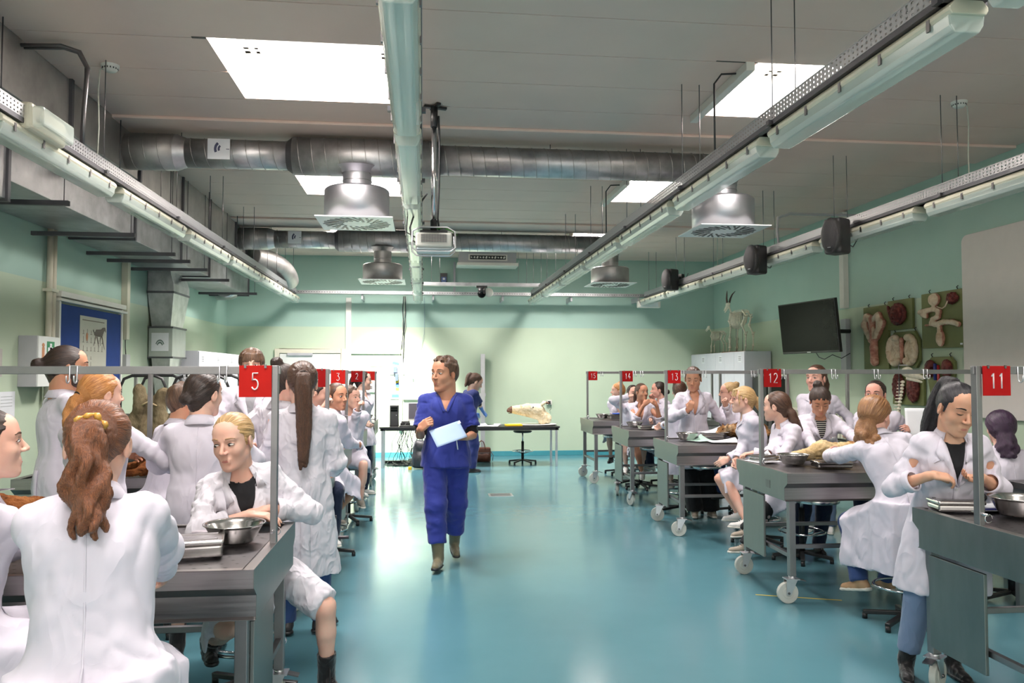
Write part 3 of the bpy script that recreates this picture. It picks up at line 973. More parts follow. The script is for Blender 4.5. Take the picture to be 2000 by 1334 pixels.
DTAB['12'] = table('12', 2.68, 6.12, 'R', .965, rz=math.radians(-1.5), label='stainless steel table on casters with red sign 12, second on the right side', posts=(2.45,), hooks=(.19, .62, .98, 1.4, 1.9), casters=(PI, PI, .4, 0), nameplate=True, length=2.5)
DTAB['13'] = table('13', 2.66, 8.56, 'R', .95, rz=math.radians(-2), label='stainless steel table on casters with red sign 13, third on the right side', posts=(1.4, 2.1), hooks=(.2, .45, 1.0, 1.25), casters=(PI * .95, PI * .9, .4, 0))
DTAB['14'] = table('14', 2.64, 10.5, 'R', .965, rz=math.radians(-1), label='stainless steel table with tilted side panel and red sign 14, fourth on the right side', posts=(1.4, 2.1), hooks=(.2, .3, .75, .95), casters=(1.9, 1.4, 0, 0))
DTAB['15'] = table('15', 2.62, 12.6, 'R', .965, label='farthest right-hand stainless steel table with red sign 15 and no side panel', posts=(2.1,), hooks=(.25, .7), panel=False, casters=(PI, PI, 0, 0))
DTAB['5'] = table('5', -.66, 3.78, 'L', .925, label='nearest left-hand stainless steel table with red sign 5 on its post', light_red=True, posts=(2.3,), hooks=(.25, .9, 1.35, 1.9), length=2.4)
DTAB['4'] = table('4', -.745, 6.52, 'L', .95, label='stainless steel table with red sign 4 and a dark crank handle, second on the left', posts=(1.38, 2.05), hooks=(.5, 1.1), crank=True, casters=(-PI / 2, -PI / 2, 0, 0))
DTAB['3'] = table('3', -.765, 8.36, 'L', .95, label='stainless steel table with bright red sign 3, third on the left', light_red=True, posts=(2.1,), hooks=(.3, .9), casters=(-PI / 2, -PI / 2, 0, 0))
DTAB['2'] = table('2', -.745, 10.45, 'L', .95, label='stainless steel table with red sign 2, fourth on the left', posts=(2.1,), hooks=(.35, 1.0), casters=(-PI / 2, -PI / 2, 0, 0))
DTAB['1'] = table('1', -.72, 12.65, 'L', .965, label='farthest left-hand stainless steel table with red sign 1', light_red=True, posts=(2.1,), hooks=(.3,), casters=(-PI / 2 + .7, -PI / 2, 0, 0))

# ------------------------------------------------------------------ things lying on the tables
def bowl(x, y, z, r, label):
    m = MB(); h = r * .62
    prof = [(0, .002), (r * .62, .002), (r * .68, .012), (r * .93, h - .01), (r, h), (r * 1.03, h + .001), (r * 1.03, h + .005), (r * .97, h + .003), (r * .90, h - .012), (r * .65, .016), (r * .6, .008), (0, .008)]
    m.lathe(prof, n=40)
    o = m.build('steel_bowl', M['bowl'], None)
    o.location = (x, y, z)
    return tag(o, label, 'bowl', 'stainless bowls on the dissection tables')
def steelbox(x, y, z, rz, label, s=(.25, .17, .06)):
    o = empty('instrument_box', (x, y, z), rz, label, 'box', 'stainless instrument boxes')
    MB().bx(-s[0] / 2, s[0] / 2, -s[1] / 2, s[1] / 2, 0, s[2] * .62).build('box_body', M['bowl'], o, bevel=.012, seg=3)
    MB().bx(-s[0] / 2 - .004, s[0] / 2 + .004, -s[1] / 2 - .004, s[1] / 2 + .004, s[2] * .62, s[2] * .62 + .02).build('box_lid', M['bowl'], o, bevel=.008, seg=3)
    r = MB()
    for q in (-.3, .3): r.bx(-s[0] * .42, s[0] * .42, q * s[1] - .008, q * s[1] + .008, s[2] * .62 + .018, s[2] * .62 + .024)
    r.build('lid_ridges', M['steel_dark'], o, bevel=.003)
    return o
def sheet(x, y, z, rz, label, s=(.21, .30), mat=None, curl=.0, name='paper_sheet', tilt=None):
    m = MB(); n = 8; vs = []
    for i in range(n + 1):
        for j in range(n + 1):
            u, v = i / n - .5, j / n - .5
            vs.append((u * s[0], v * s[1], .0015 + curl * max(0, (u + v)) ** 2 * 2))
    fs = [(i * (n + 1) + j, (i + 1) * (n + 1) + j, (i + 1) * (n + 1) + j + 1, i * (n + 1) + j + 1) for i in range(n) for j in range(n)]
    m.add(vs, fs, 0, True)
    o = m.build(name, mat or M['paper']); o.location = (x, y, z); o.rotation_euler = (0, 0, rz)
    sm = o.modifiers.new('t', 'SOLIDIFY'); sm.thickness = .001
    return tag(o, label, 'paper')
# ================================================================== STOOLS
def make_stool(seat_z=.62, ring_z=.26, seat='black', brown=False):
    o = empty('lab_stool')
    s = MB(); s.lathe([(0, seat_z - .035), (.15, seat_z - .035), (.175, seat_z - .02), (.18, seat_z - .008), (.172, seat_z), (0, seat_z)], n=28)
    s.build('seat', M['black_metal'] if not brown else flat('dark_seat_pad', rgb(58, 50, 50), .5), o)
    c = MB(); c.cyl((0, 0, .09), (0, 0, seat_z - .2), .026, n=14); c.build('column', M['black_metal'], o)
    c = MB(); c.cyl((0, 0, seat_z - .21), (0, 0, seat_z - .035), .014, n=12); c.build('gas_lift', M['alu'], o)
    r = MB(); r.tube([(.20 * math.cos(a), .20 * math.sin(a), ring_z) for a in [2 * PI * i / 28 for i in range(28)]], .009, n=8, closed=True)
    for k in range(3):
        a = 2 * PI * k / 3; r.tube([(.02 * math.cos(a), .02 * math.sin(a), ring_z - .05), (.20 * math.cos(a), .20 * math.sin(a), ring_z)], .007, n=6)
    r.build('foot_ring', M['chrome'], o)
    for k in range(5):
        a = 2 * PI * k / 5 + .2
        L = MB(); L.bar((.02 * math.cos(a), .02 * math.sin(a), .075), (.27 * math.cos(a), .27 * math.sin(a), .045), .036, .028)
        l = L.build('base_leg', M['black_metal'], o, bevel=.005)
        g = MB(); g.cyl((.26 * math.cos(a), .26 * math.sin(a), 0), (.26 * math.cos(a), .26 * math.sin(a), .04), .018, n=10); g.build('glide', M['black'], l)
    return o
_st = None
def stool(x, y, z, label, rz=0, ring=.26):
    o = make_stool(z, ring)
    o.location = (x, y, 0); o.rotation_euler.z = rz
    return tag(o, label, 'stool', 'black five-star laboratory stools')

# ================================================================== FAR END OF THE ROOM
def desk(x0, x1, y0, y1, z, label, legs):
    o = empty('long_desk', ((x0 + x1) / 2, (y0 + y1) / 2, 0), label=label, cat='desk')
    cx, cy = (x0 + x1) / 2, (y0 + y1) / 2
    MB().bx(x0 - cx, x1 - cx, y0 - cy, y1 - cy, z - .03, z).build('desk_top', flat('black_desk_laminate', (.02, .019, .02, 1), .3), o, bevel=.003)
    fr = MB(); fr.bx(x0 - cx + .02, x1 - cx - .02, y0 - cy + .02, y0 - cy + .05, z - .07, z - .03); fr.bx(x0 - cx + .02, x1 - cx - .02, y1 - cy - .05, y1 - cy - .02, z - .07, z - .03)
    fr.build('frame', M['black_metal'], o)
    for lx in legs:
        for ly in (y0 + .04, y1 - .04):
            MB().bx(lx - cx - .02, lx - cx + .02, ly - cy - .02, ly - cy + .02, 0, z - .03).build('leg', M['alu'], o, bevel=.002)
    return o
desk(.30, 2.50, 14.4, 15.1, .735, 'long black-topped desk with metal legs carrying the horse head specimen', (.36, 2.44))
desk(-.78, .27, 14.5, 15.2, .735, 'black-topped desk with the computer and a tangle of cables below', (-.72, .2))
stool(1.88, 14.95, .62, 'black stool pushed under the desk below the horse head', ring=.24)

# computer
o = empty('computer_tower', (-.52, 14.95, .735), label='black computer tower standing on the far desk beside the monitor', cat='computer')
MB().bx(-.08, .08, -.2, .2, 0, .38).build('case', M['black'], o, bevel=.006)
f = MB(); f.bx(-.075, .075, -.206, -.2, .01, .37); f.build('front_panel', flat('grey_black_front', (.03, .03, .032, 1), .35), o, bevel=.002)
f = MB(); [f.bx(-.06, .06, -.209, -.206, z, z + .035) for z in (.27, .315)]; f.build('drive_bay', M['black_gloss'], o)
f = MB(); f.cyl((.04, -.21, .2), (.04, -.206, .2), .008, n=10); f.build('power_button', M['alu'], o)
o = empty('monitor', (-.03, 14.78, .735), label='flat computer monitor with white lower frame on the far desk', cat='monitor')
MB().bx(-.24, .24, -.02, .02, .09, .43).build('housing', M['white_plastic'], o, bevel=.005)
MB().bx(-.225, .225, -.024, -.02, .135, .415).build('screen', flat('dark_grey_screen', rgb(84, 80, 88), .25, var=.03), o)
s = MB(); s.bx(-.03, .03, -.01, .03, .0, .12); s.bx(-.11, .11, -.08, .09, 0, .012); s.build('stand', M['black'], o, bevel=.003)
o = empty('keyboard', (-.22, 14.58, .735), label='dark keyboard lying in front of the monitor', cat='keyboard')
MB().bx(-.2, .2, -.06, .06, 0, .018).build('key_deck', M['black'], o, bevel=.004)
k = MB(); [k.box((-.18 + .02 * i, -.045 + .02 * j, .021), (.016, .016, .006)) for i in range(19) for j in range(5)]; k.build('keys', flat('key_caps', (.03, .03, .03, 1), .5), o)['kind'] = 'stuff'
k = MB(); k.tube([(-.40, 14.6, .742), (-.32, 14.66, .76), (-.3, 14.8, .79), (-.36, 14.85, .80), (-.31, 14.95, .78), (-.38, 15.0, .745)], .006)
tag(k.build('headset_cable', M['cable']), 'black cable looped behind the keyboard on the far desk', 'cable')
o = empty('laptop_dock', (-.33, 14.95, .735), label='dark stack of small devices between tower and monitor', cat='electronics')
MB().bx(-.08, .10, -.1, .1, 0, .05).build('lower_unit', M['black'], o, bevel=.004); MB().bx(-.06, .09, -.09, .09, .05, .085).build('upper_unit', flat('grey_unit', (.08, .08, .08, 1), .4), o, bevel=.004)
# cables below and up the wall
rr = random.Random(3)
cm = MB()
for k in range(16):
    x = -.45 + .5 * rr.random(); pts = [(x, 15.15, .70)]
    for z in (.55, .4, .25, .12, .03):
        x += rr.uniform(-.08, .08); pts.append((x, 15.15 + rr.uniform(-.05, .06), z))
    pts.append((x + rr.uniform(-.2, .3), 15.1 - rr.random() * .3, .012)); pts.append((x + rr.uniform(-.3, .4), 14.9 + rr.uniform(-.2, .3), .012))
    cm.tube(pts, rr.choice((.005, .007)), n=5, m=rr.choice((0, 0, 1)))
for k in range(7):
    c = (-.05 + rr.uniform(-.2, .25), 15.15 + rr.uniform(-.1, .1)); r = rr.uniform(.07, .16)
    cm.tube([(c[0] + r * math.cos(a), c[1] + r * .6 * math.sin(a), .012 + .012 * k + .03 * abs(math.sin(a * 1.5))) for a in [2 * PI * i / 18 for i in range(18)]], .006, n=5, m=rr.choice((0, 1, 1)), closed=True)
tag(cm.build('cable_tangle', [M['cable'], M['cable_grey']], fix=False), 'tangle of black and pale cables on the floor under the computer desk', 'cable', kind='stuff')
MB().bx(-.78, -.05, 15.3, 15.42, 0, .045).build('power_strip', M['black'], None, bevel=.005)
tag(bpy.data.objects['power_strip'], 'long black socket strip on the floor behind the cable tangle', 'socket strip')
cm = MB()
for k, (dx, c) in enumerate(((0, 0), (.03, 0), (.055, 1), (.015, 1))):
    pts = [(-.40 + dx, 16.34, 3.28)]
    for z in (3.0, 2.7, 2.4, 2.1, 1.8, 1.5, 1.2, .95):
        pts.append((-.40 + dx + rr.uniform(-.03, .03) - (3.28 - z) * .035, 16.36, z))
    cm.tube(pts, .009 if k < 2 else .006, n=6, m=c)
tag(cm.build('wall_cable_bundle', [M['cable'], M['cable_grey']], fix=False), 'bundle of cables hanging down the far wall above the computer', 'cable')
k = MB(); k.bx(-.60, -.52, 16.3, 16.38, 1.72, 1.84); k.bx(-.56, -.5, 16.3, 16.38, 1.55, 1.70)
tag(k.build('junction_box', flat('blue_grey_adapter', rgb(70, 84, 110), .5), None, bevel=.004), 'small dark adapter boxes clinging to the cable bundle on the far wall', 'adapter')
k = MB(); k.tube([(.02, 16.36, 3.27), (.03, 16.36, 2.9), (.02, 16.36, 2.5), (-.06, 16.36, 2.15), (-.16, 16.36, 1.8), (-.2, 16.36, 1.62)], .004, n=6)
k.cyl((-.2, 16.36, 1.62), (-.205, 16.36, 1.57), .009)
tag(k.build('hanging_cable', flat('grey_blue_lead', rgb(120, 140, 160), .5)), 'single thin cable with blue plug hanging on the far wall left of the instructor', 'cable')
# socket duct on far wall
o = empty('wall_socket_panel', (.35, 16.37, 1.05), label='white wall shelf with a row of sockets behind the monitor', cat='socket panel')
MB().bx(-.75, .6, -.03, 0, .12, .20).build('cable_duct', M['white_plastic'], o, bevel=.004)
for x in (-.45, -.28, -.2):
    k = MB(); k.bx(x - .03, x + .03, -.02, 0, -.06, .0); k.build('socket', M['steel_dark'], o, bevel=.003)
MB().bx(-.12, .0, -.045, .03, .20, .215).build('blue_tray', flat('pale_blue_plastic', rgb(150, 180, 215), .4), o)
# small black camera-like clock on right of horse head
o = empty('wall_socket', (2.62, 16.37, 1.10), label='small dark wall socket right of the horse head', cat='socket')
MB().bx(-.05, .05, -.03, .03, -.05, .05).build('socket_plate', M['white_plastic'], o, bevel=.004); MB().bx(-.035, .02, -.05, -.03, -.035, .03).build('plug', M['black'], o, bevel=.006)
k = MB(); k.tube([(2.64, 16.3, 1.08), (2.66, 16.33, .98), (2.62, 16.35, .93)], .004)
tag(k.build('plug_lead', M['cable']), 'short lead below the wall socket right of the horse head', 'cable')
# tall pole with cross arm
o = empty('grey_wall_post', (1.22, 16.25, 0), label='tall grey upright profile standing against the far wall behind the woman in blue', cat='post')
MB().bx(-.045, .045, -.04, .04, 0, 2.1).build('upright', M['alu'], o, bevel=.004); MB().bx(-.2, .06, -.05, -.03, 1.24, 1.30).build('cross_arm', M['alu'], o)
# notices on the far wall near table 1
cols = {'paper': M['paper'], 'blue': flat('blue_print', rgb(60, 110, 190), .6), 'yellow': flat('yellow_print', rgb(240, 220, 50), .6)}
o = empty('wall_notice', (-.95, 16.385, 1.85), label='white lined notice sheet on the far wall above sign 2', cat='notice')
MB().bx(-.14, .14, -.004, 0, 0, .16).build('notice_sheet', flat('pale_grey_sheet', rgb(205, 212, 210), .7), o)
k = MB(); [k.bx(-.12, .12, -.006, -.004, .02 + .02 * i, .024 + .02 * i) for i in range(6)]; k.build('text_lines', flat('faint_print', rgb(160, 165, 165), .7), o)
o = empty('wall_notice', (-.53, 16.385, 1.72), label='notice sheet with blue picture on the far wall by sign 1', cat='notice')
MB().bx(-.14, .16, -.004, 0, -.04, .28).build('notice_sheet', M['paper'], o); k = MB(); k.box((.02, -.006, .18), (.22, .002, .06), Matrix.Rotation(.2, 3, 'Y')); k.build('blue_picture', cols['blue'], o)
o = empty('wall_notice', (-.53, 16.385, 1.3), label='yellow and blue notice low on the far wall below sign 1', cat='notice')
MB().bx(-.13, .16, -.004, 0, -.12, .30).build('notice_sheet', M['paper'], o); MB().bx(-.02, .13, -.006, -.004, .05, .27).build('yellow_panel', cols['yellow'], o)
k = MB(); k.cyl((.02, -.008, .16), (.02, -.006, .16), .05, n=16); k.build('blue_disc', cols['blue'], o); MB().bx(-.1, .12, -.006, -.004, -.09, -.02).build('blue_bar', cols['blue'], o)
o = empty('thermostat', (-1.05, 16.385, 1.42), label='small white control box on the far wall below sign 2', cat='control box')
MB().bx(-.1, .1, -.03, 0, -.1, .12).build('control_case', M['white_plastic'], o, bevel=.006); MB().bx(-.05, .04, -.034, -.03, -.04, .03).build('dark_window', M['steel_dark'], o)

# bag and backpack
o = empty('leather_briefcase', (1.13, 15.35, 0), label='brown leather briefcase on the floor under the long desk', cat='bag')
br = flat('brown_leather', rgb(92, 52, 34), .42, var=.2, bump=.3)
s = SDF((-.2, -.08, 0), (.2, .08, .32), .008); s.box((0, 0, .14), (.18, .05, .14), rad=.03, k=0); s.ell((-.07, -.05, .09), (.09, .03, .07), k=.02); s.ell((.08, -.05, .09), (.09, .03, .07), k=.02)
organic(s, 'bag_body', br, o)
for s_ in (-.045, .045):
    MB().tube([(-.07, s_, .22), (-.065, s_, .30), (-.04, s_, .38), (0, s_, .405), (.04, s_, .38), (.065, s_, .30), (.07, s_, .22)], .007).build('handle', br, o)
MB().tube([(.18, 0, .2), (.23, 0, .12), (.21, -.02, .02)], .006).build('shoulder_strap', br, o)
MB().bx(-.15, .15, -.056, -.05, .17, .18).build('zip', M['steel_dark'], o)
o = empty('rucksack', (-.05, 14.33, 0), label='grey black rucksack on its trolley frame behind the instructor', cat='bag')
bk = flat('grey_black_nylon', (.035, .035, .04, 1), .5, var=.4, vscale=12, bump=.5)
s = SDF((-.2, -.16, 0), (.2, .14, .56), .009); s.box((0, 0, .26), (.16, .10, .25), rad=.08, k=0); s.ell((0, -.08, .18), (.13, .07, .14), k=.03); s.ell((0, -.07, .40), (.11, .05, .09), k=.02)
bb = organic(s, 'bag_body', bk, o); bb.rotation_euler = (0, .12, 0)
for x in (-.11, .11): MB().tube([(x, -.12, .08), (x * 1.05, -.165, .22), (x, -.14, .38), (x * .7, -.11, .5)], .012).build('strap', flat('grey_strap', rgb(90, 92, 98), .6), o)
h = MB(); h.tube([(-.05, .08, .45), (-.05, .08, .78), (.05, .08, .78), (.05, .08, .45)], .008); h.build('trolley_handle', M['alu'], o)
MB().bx(-.2, -.14, -.12, -.04, 0, .05).build('yellow_tag', flat('yellow_plastic', rgb(235, 190, 30), .4), o, bevel=.005)

# papers, tray, yellow file, gloves box on long desk
o = empty('specimen_tray', (2.02, 14.72, .735), label='white shallow tray under the horse head', cat='tray')
MB().lathe([(0, 0), (.44, 0), (.47, .02), (.48, .022), (.45, .03), (0, .012)], n=36).build('tray_dish', M['white_plastic'], o); o.scale = (1, .6, 1)
tag(MB().box((0, 0, .02), (.30, .22, .03), Matrix.Rotation(.06, 3, 'Z')).build('yellow_folder', flat('yellow_folder', rgb(240, 200, 30), .5), None, bevel=.003), 'yellow folder on the long desk left of the horse head', 'folder').location = (1.66, 14.55, .735)
sheet(.95, 14.62, .737, .2, 'loose white papers on the far desk below the woman in blue', (.5, .3), curl=.02)
sheet(1.25, 14.6, .737, -.3, 'pale worksheet on the far desk beside the yellow folder', (.3, .25), curl=.02)
tag(MB().box((0, 0, .02), (.14, .06, .04)).build('glass_slide_box', flat('clear_grey_box', rgb(200, 205, 205), .3), None, bevel=.005), 'small clear box on the long desk before the tray', 'box').location = (1.38, 14.7, .735)

# horse head specimen
o = empty('horse_head', (2.0, 14.74, .76), label='pale preserved horse head specimen on the far desk, muzzle to the left', cat='specimen')
hide = furmat('pale_preserved_hide', [rgb(168, 140, 104), rgb(206, 188, 154), rgb(224, 212, 186), rgb(198, 176, 140)], 7, bump=.5)
s = SDF((-.5, -.16, -.02), (.42, .16, .5), .008)
s.cap((-.34, 0, .28), (-.05, 0, .29), .055, .085, k=.03)
s.cap((-.05, 0, .29), (.16, 0, .27), .085, .105, k=.04)
s.cap((-.34, 0, .25), (.10, 0, .18), .05, .085, k=.03)
s.ell((.10, 0, .22), (.11, .085, .12), k=.04)
s.cap((.12, 0, .26), (.30, 0, .10), .10, .10, k=.05); s.cap((.2, 0, .16), (.22, 0, .05), .10, .07, k=.03)
s.ell((-.39, 0, .25), (.055, .05, .055), k=.02)
for sg in (-1, 1):
    s.cap((.20, sg * .06, .35), (.27, sg * .09, .40), .022, .026, k=.015); s.cap((.27, sg * .09, .40), (.34, sg * .10, .385), .026, .012, k=.015)
    s.ell((.04, sg * .085, .315), (.025, .012, .014), k=.008); s.ell((-.41, sg * .038, .275), (.016, .012, .014), op='sub', k=.008)
s.ell((-.41, 0, .215), (.04, .06, .006), op='sub', k=.006)
def hm(C): return np.where((C[:, 0] < -.345) | ((C[:, 0] > .275) & (C[:, 2] > .36)), 1, 0)
organic(s, 'head_hide', [hide, flat('dark_muzzle', rgb(92, 62, 44), .6, var=.3)], o, disp=lambda P, N: .004 * vnoise(P * 40, 3), matfn=hm)
for sg in (-1, 1): MB().ball((.04, sg * .092, .315), .013).build('eye', M['black_gloss'], o)
o.rotation_euler.z = 0

# ================================================================== CEILING EQUIPMENT
o = empty('projector', (.09, 7.04, 0), label='grey white projector hanging from the ceiling on a chrome pole', cat='projector')
MB().bx(-.16, .16, -.14, .16, 2.80, 2.93).build('housing', M['white_plastic'], o, bevel=.02, seg=3)
g = MB(); [g.bx(-.11, .11, -.147, -.138, 2.845 + i * .012, 2.85 + i * .012) for i in range(6)]; [g.bx(-.11 + i * .024, -.108 + i * .024, -.149, -.138, 2.842, 2.912) for i in range(10)]
g.build('vent_grille', M['steel_dark'], o)
MB().bx(-.15, .15, -.13, .13, 2.775, 2.80).build('lower_tray', flat('pale_blue_case', rgb(196, 206, 212), .35), o, bevel=.012)
MB().bx(-.12, .12, -.10, .10, 2.93, 2.955).build('top_plate', M['black'], o, bevel=.005)
f = MB()
f.tube([(-.185, -.12, 2.94), (-.19, -.13, 2.80), (-.15, -.13, 2.765), (.15, -.13, 2.765), (.19, -.13, 2.80), (.185, -.12, 2.94), (.12, -.08, 2.985), (-.12, -.08, 2.985), (-.185, -.12, 2.94)], .008)
f.tube([(-.185, .12, 2.94), (-.19, .13, 2.80), (-.15, .13, 2.765), (.15, .13, 2.765), (.19, .13, 2.80), (.185, .12, 2.94)], .008)
f.build('safety_cage', M['alu'], o)
p = MB(); p.cyl((0, 0, 3.02), (0, 0, 3.95), .024, n=18); p.build('pole', M['chrome'], o)
p = MB(); p.cyl((0, 0, 2.95), (0, 0, 3.06), .03, n=14); p.build('pole_clamp', M['black'], o)
p = MB(); p.cyl((0, 0, 3.90), (0, 0, 4.085), .032, n=14); p.bar((-.09, 0, 4.085), (.11, .05, 4.085), .04, .02); p.bar((-.02, .08, 4.085), (.04, -.08, 4.085), .04, .02)
p.build('ceiling_bracket', M['black'], o)
c = MB(); c.tube([(.04, 0, 4.0), (.05, 0, 3.7), (.045, 0, 3.35), (.035, 0, 3.08), (.05, .0, 2.97)], .009)
c.tube([(-.06, 0, 3.3), (-.16, 0, 3.15), (-.21, 0, 2.99), (-.19, 0, 2.88), (-.12, .0, 2.84)], .008); c.tube([(-.10, 0, 3.28), (-.23, 0, 3.12), (-.24, 0, 2.95), (-.15, 0, 2.90)], .006)
c.build('power_lead', M['cable'], o)
c = MB(); c.tube([(0, 0, 2.98), (.09, -.03, 2.99), (.17, -.02, 2.96), (.21, 0, 2.93)], .005); c.build('earth_lead', flat('green_lead', rgb(70, 130, 50), .5), o)

o = empty('fan_heater', (1.25, 15.6, 0), label='grey ceiling fan unit with slotted grille above the far wall', cat='ventilation unit')
MB().bx(-.56, .56, -.25, .25, 3.84, 4.08).build('casing', M['grey_paint'], o, bevel=.01); MB().bx(-.6, .6, -.28, .22, 3.80, 3.86).build('lower_pan', M['white_plastic'], o, bevel=.01)
MB().bx(-.38, .38, -.262, -.25, 3.90, 4.02).build('grille_frame', M['white_plastic'], o)
MB().bx(-.35, .35, -.264, -.262, 3.92, 4.0).build('grille_back', M['black'], o)
for i in range(12): g = MB(); g.box((-.32 + i * .058, -.268, 3.96), (.03, .006, .02 + .012 * (i % 3)), Matrix.Rotation(.5, 3, 'Y')); g.build('grille_slat', M['white_plastic'], o)
o = empty('control_unit', (.42, 16.32, 0), label='small black and blue control unit high on the far wall', cat='control unit')
MB().bx(-.07, .07, -.06, .03, 3.50, 3.76).build('control_case', M['black'], o, bevel=.006); MB().bx(-.05, .05, -.064, -.06, 3.53, 3.68).build('blue_panel', flat('blue_panel', rgb(50, 80, 130), .4), o)
k = MB(); k.cyl((0, -.066, 3.64), (0, -.064, 3.64), .025, n=14); k.bx(-.03, .03, -.066, -.064, 3.56, 3.575); k.build('white_print', M['paper'], o)
k = MB(); k.bx(.62, .66, 16.34, 16.39, 3.30, 4.0); tag(k.build('grey_conduit', M['grey_paint']), 'short grey conduit beside the control unit high on the far wall', 'conduit')
o = empty('dome_camera', (1.06, 14.4, 3.10), label='black dome camera hanging from the short tray in front of the far wall', cat='camera')
k = MB(); k.bx(-.1, .1, -.03, .03, .16, .2); k.cyl((0, 0, .06), (0, 0, .17), .07, n=20); k.build('camera_mount', M['black'], o)
MB().ball((0, 0, .05), .075, 18).build('camera_dome', M['black_gloss'], o); k = MB(); k.ball((.13, .02, .08), (.085, .02, .085), 18); k.build('white_antenna', M['white_plastic'], o)
o = empty('small_wall_lamp', (4.62, 15.9, 3.05), label='small white enclosed lamp under the far cable tray near the right corner', cat='lamp')
MB().bx(-.24, .24, -.06, .06, 0, .14).build('lamp_body', M['white_plastic'], o, bevel=.02); MB().bx(-.18, .18, -.065, -.06, .02, .12).build('lamp_window', flat('frosted_window', rgb(225, 235, 235), .3), o)

def speaker(x, y, z, rz, label):
    o = empty('loudspeaker', (x, y, z), rz, label, 'loudspeaker', 'black loudspeakers on the right-hand tray')
    s = SDF((-.13, -.15, -.21), (.13, .15, .21), .008)
    s.box((0, .02, 0), (.10, .10, .185), rad=.03, k=0); s.ell((0, -.09, 0), (.11, .06, .19), k=.02); s.ell((0, .12, 0), (.06, .05, .12), k=.04)
    organic(s, 'cabinet', flat('charcoal_cabinet', (.022, .021, .022, 1), .45), o)
    g = MB(); g.ball((0, -.10, 0), (.103, .055, .18), 20); g.build('front_grille', flat('speaker_mesh', (.014, .013, .014, 1), .7, bump=.6, bscale=200), o)
    MB().box((.02, -.157, -.13), (.035, .004, .006)).build('badge', M['alu'], o)
    k = MB(); k.bar((0, .12, -.02), (.0, .24, .06), .05, .05); k.box((0, .27, .07), (.09, .07, .10)); k.build('wall_bracket', M['black'], o, bevel=.006)
    k = MB(); k.tube([(0, .16, -.05), (.03, .25, -.09), (.05, .33, .02), (.04, .4, .14)], .006); k.build('lead', M['cable'], o)
    return o
speaker(4.25, 7.75, 3.12, math.radians(-62), 'nearest and largest black loudspeaker, clamped to the tray above the screen')
speaker(4.25, 9.75, 3.16, math.radians(-62), 'middle black loudspeaker on the right-hand tray')
speaker(4.25, 13.3, 3.32, math.radians(-62), 'farthest black loudspeaker on the right-hand tray near the corner')
def smoke(x, y, label, cable=1):
    o = empty('smoke_detector', (x, y, RZ), label=label, cat='smoke detector')
    MB().lathe([(0, -.05), (.04, -.05), (.055, -.035), (.055, -.022), (.065, -.02), (.068, 0)], n=24).build('detector_body', M['white_plastic'], o)
    k = MB(); [k.box((.055 * math.cos(a), .055 * math.sin(a), -.03), (.006, .006, .012)) for a in [2 * PI * i / 16 for i in range(16)]]; k.build('vents', M['black'], o)
    k = MB(); k.tube([(cable * .03, 0, -.01), (cable * .075, 0, -.04), (cable * .085, 0, -.2), (cable * .075, 0, -.5), (cable * .085, 0, -.8)], .006); k.build('lead', M['cable_grey'], o)
    return o
smoke(-2.43, 6.40, 'white smoke detector on the ceiling above the left lamp row', -1)
smoke(4.70, 6.44, 'white smoke detector on the ceiling at the right', 1)
smoke(4.6, 12.2, 'small white smoke detector on the ceiling near the right far corner', 1)
k = MB(); k.tube([(-2.9, 5.95, 4.05), (-2.6, 5.95, 4.06), (-2.47, 5.95, 4.02), (-2.41, 5.95, 3.9), (-2.43, 5.95, 3.6), (-2.44, 5.95, 3.25)], .014)
k.tube([(-2.9, 6.0, 4.05), (-2.6, 6.0, 4.06), (-2.5, 6.0, 4.03), (-2.44, 6.0, 3.92), (-2.46, 6.0, 3.6), (-2.47, 6.0, 3.25)], .012)
tag(k.build('cable_drop', M['steel_dark']), 'grey cable loop dropping from the big square duct to the left tray', 'cable')
k = MB(); k.tube([(4.5, 7.1, 3.29), (4.4, 7.6, 3.3)], .008)
k = MB(); k.tube([(4.55, 9.7, 3.25), (4.53, 9.72, 3.55), (4.56, 9.75, 3.72), (4.75, 9.8, 3.78), (5.8, 9.9, 3.80), (6.1, 9.95, 3.78), (6.17, 10.0, 3.6)], .018)
tag(k.build('grey_conduit', M['grey_paint']), 'bent grey conduit between the right tray and the right wall', 'conduit')
k = MB(); k.tube([(2.56, 5.95, 4.08), (2.35, 6.0, 4.08), (2.29, 6.0, 4.0), (2.29, 6.0, 3.3)], .008); k.tube([(2.56, 9.7, 4.08), (2.35, 9.75, 4.08), (2.29, 9.75, 4.0), (2.29, 9.75, 3.3)], .008)
tag(k.build('roof_blind_cable', M['cable']), 'thin dark cables dropping from the right roof lights to the tray', 'cable')
o = empty('emergency_lamp', (-2.43, 5.3, 3.19), label='yellowed box-shaped emergency lamp on top of the left lamp row', cat='lamp')
MB().bx(-.10, .06, -.24, .24, 0, .17).build('lamp_body', M['cream'], o, bevel=.03, seg=3)
MB().bx(.03, .12, -.22, .22, .02, .15).build('lamp_cover', M['lampcover'], o, bevel=.02, seg=3)
k = MB(); k.cyl((.07, -.17, .08), (.07, .17, .08), .012); k.build('tube', flat('unlit_tube_glass', rgb(240, 242, 236), .3), o)
k = MB(); k.tube([(-.08, -.25, .1), (-.1, -.32, .12), (-.14, -.4, .06)], .008); k.build('lead', M['cable'], o)

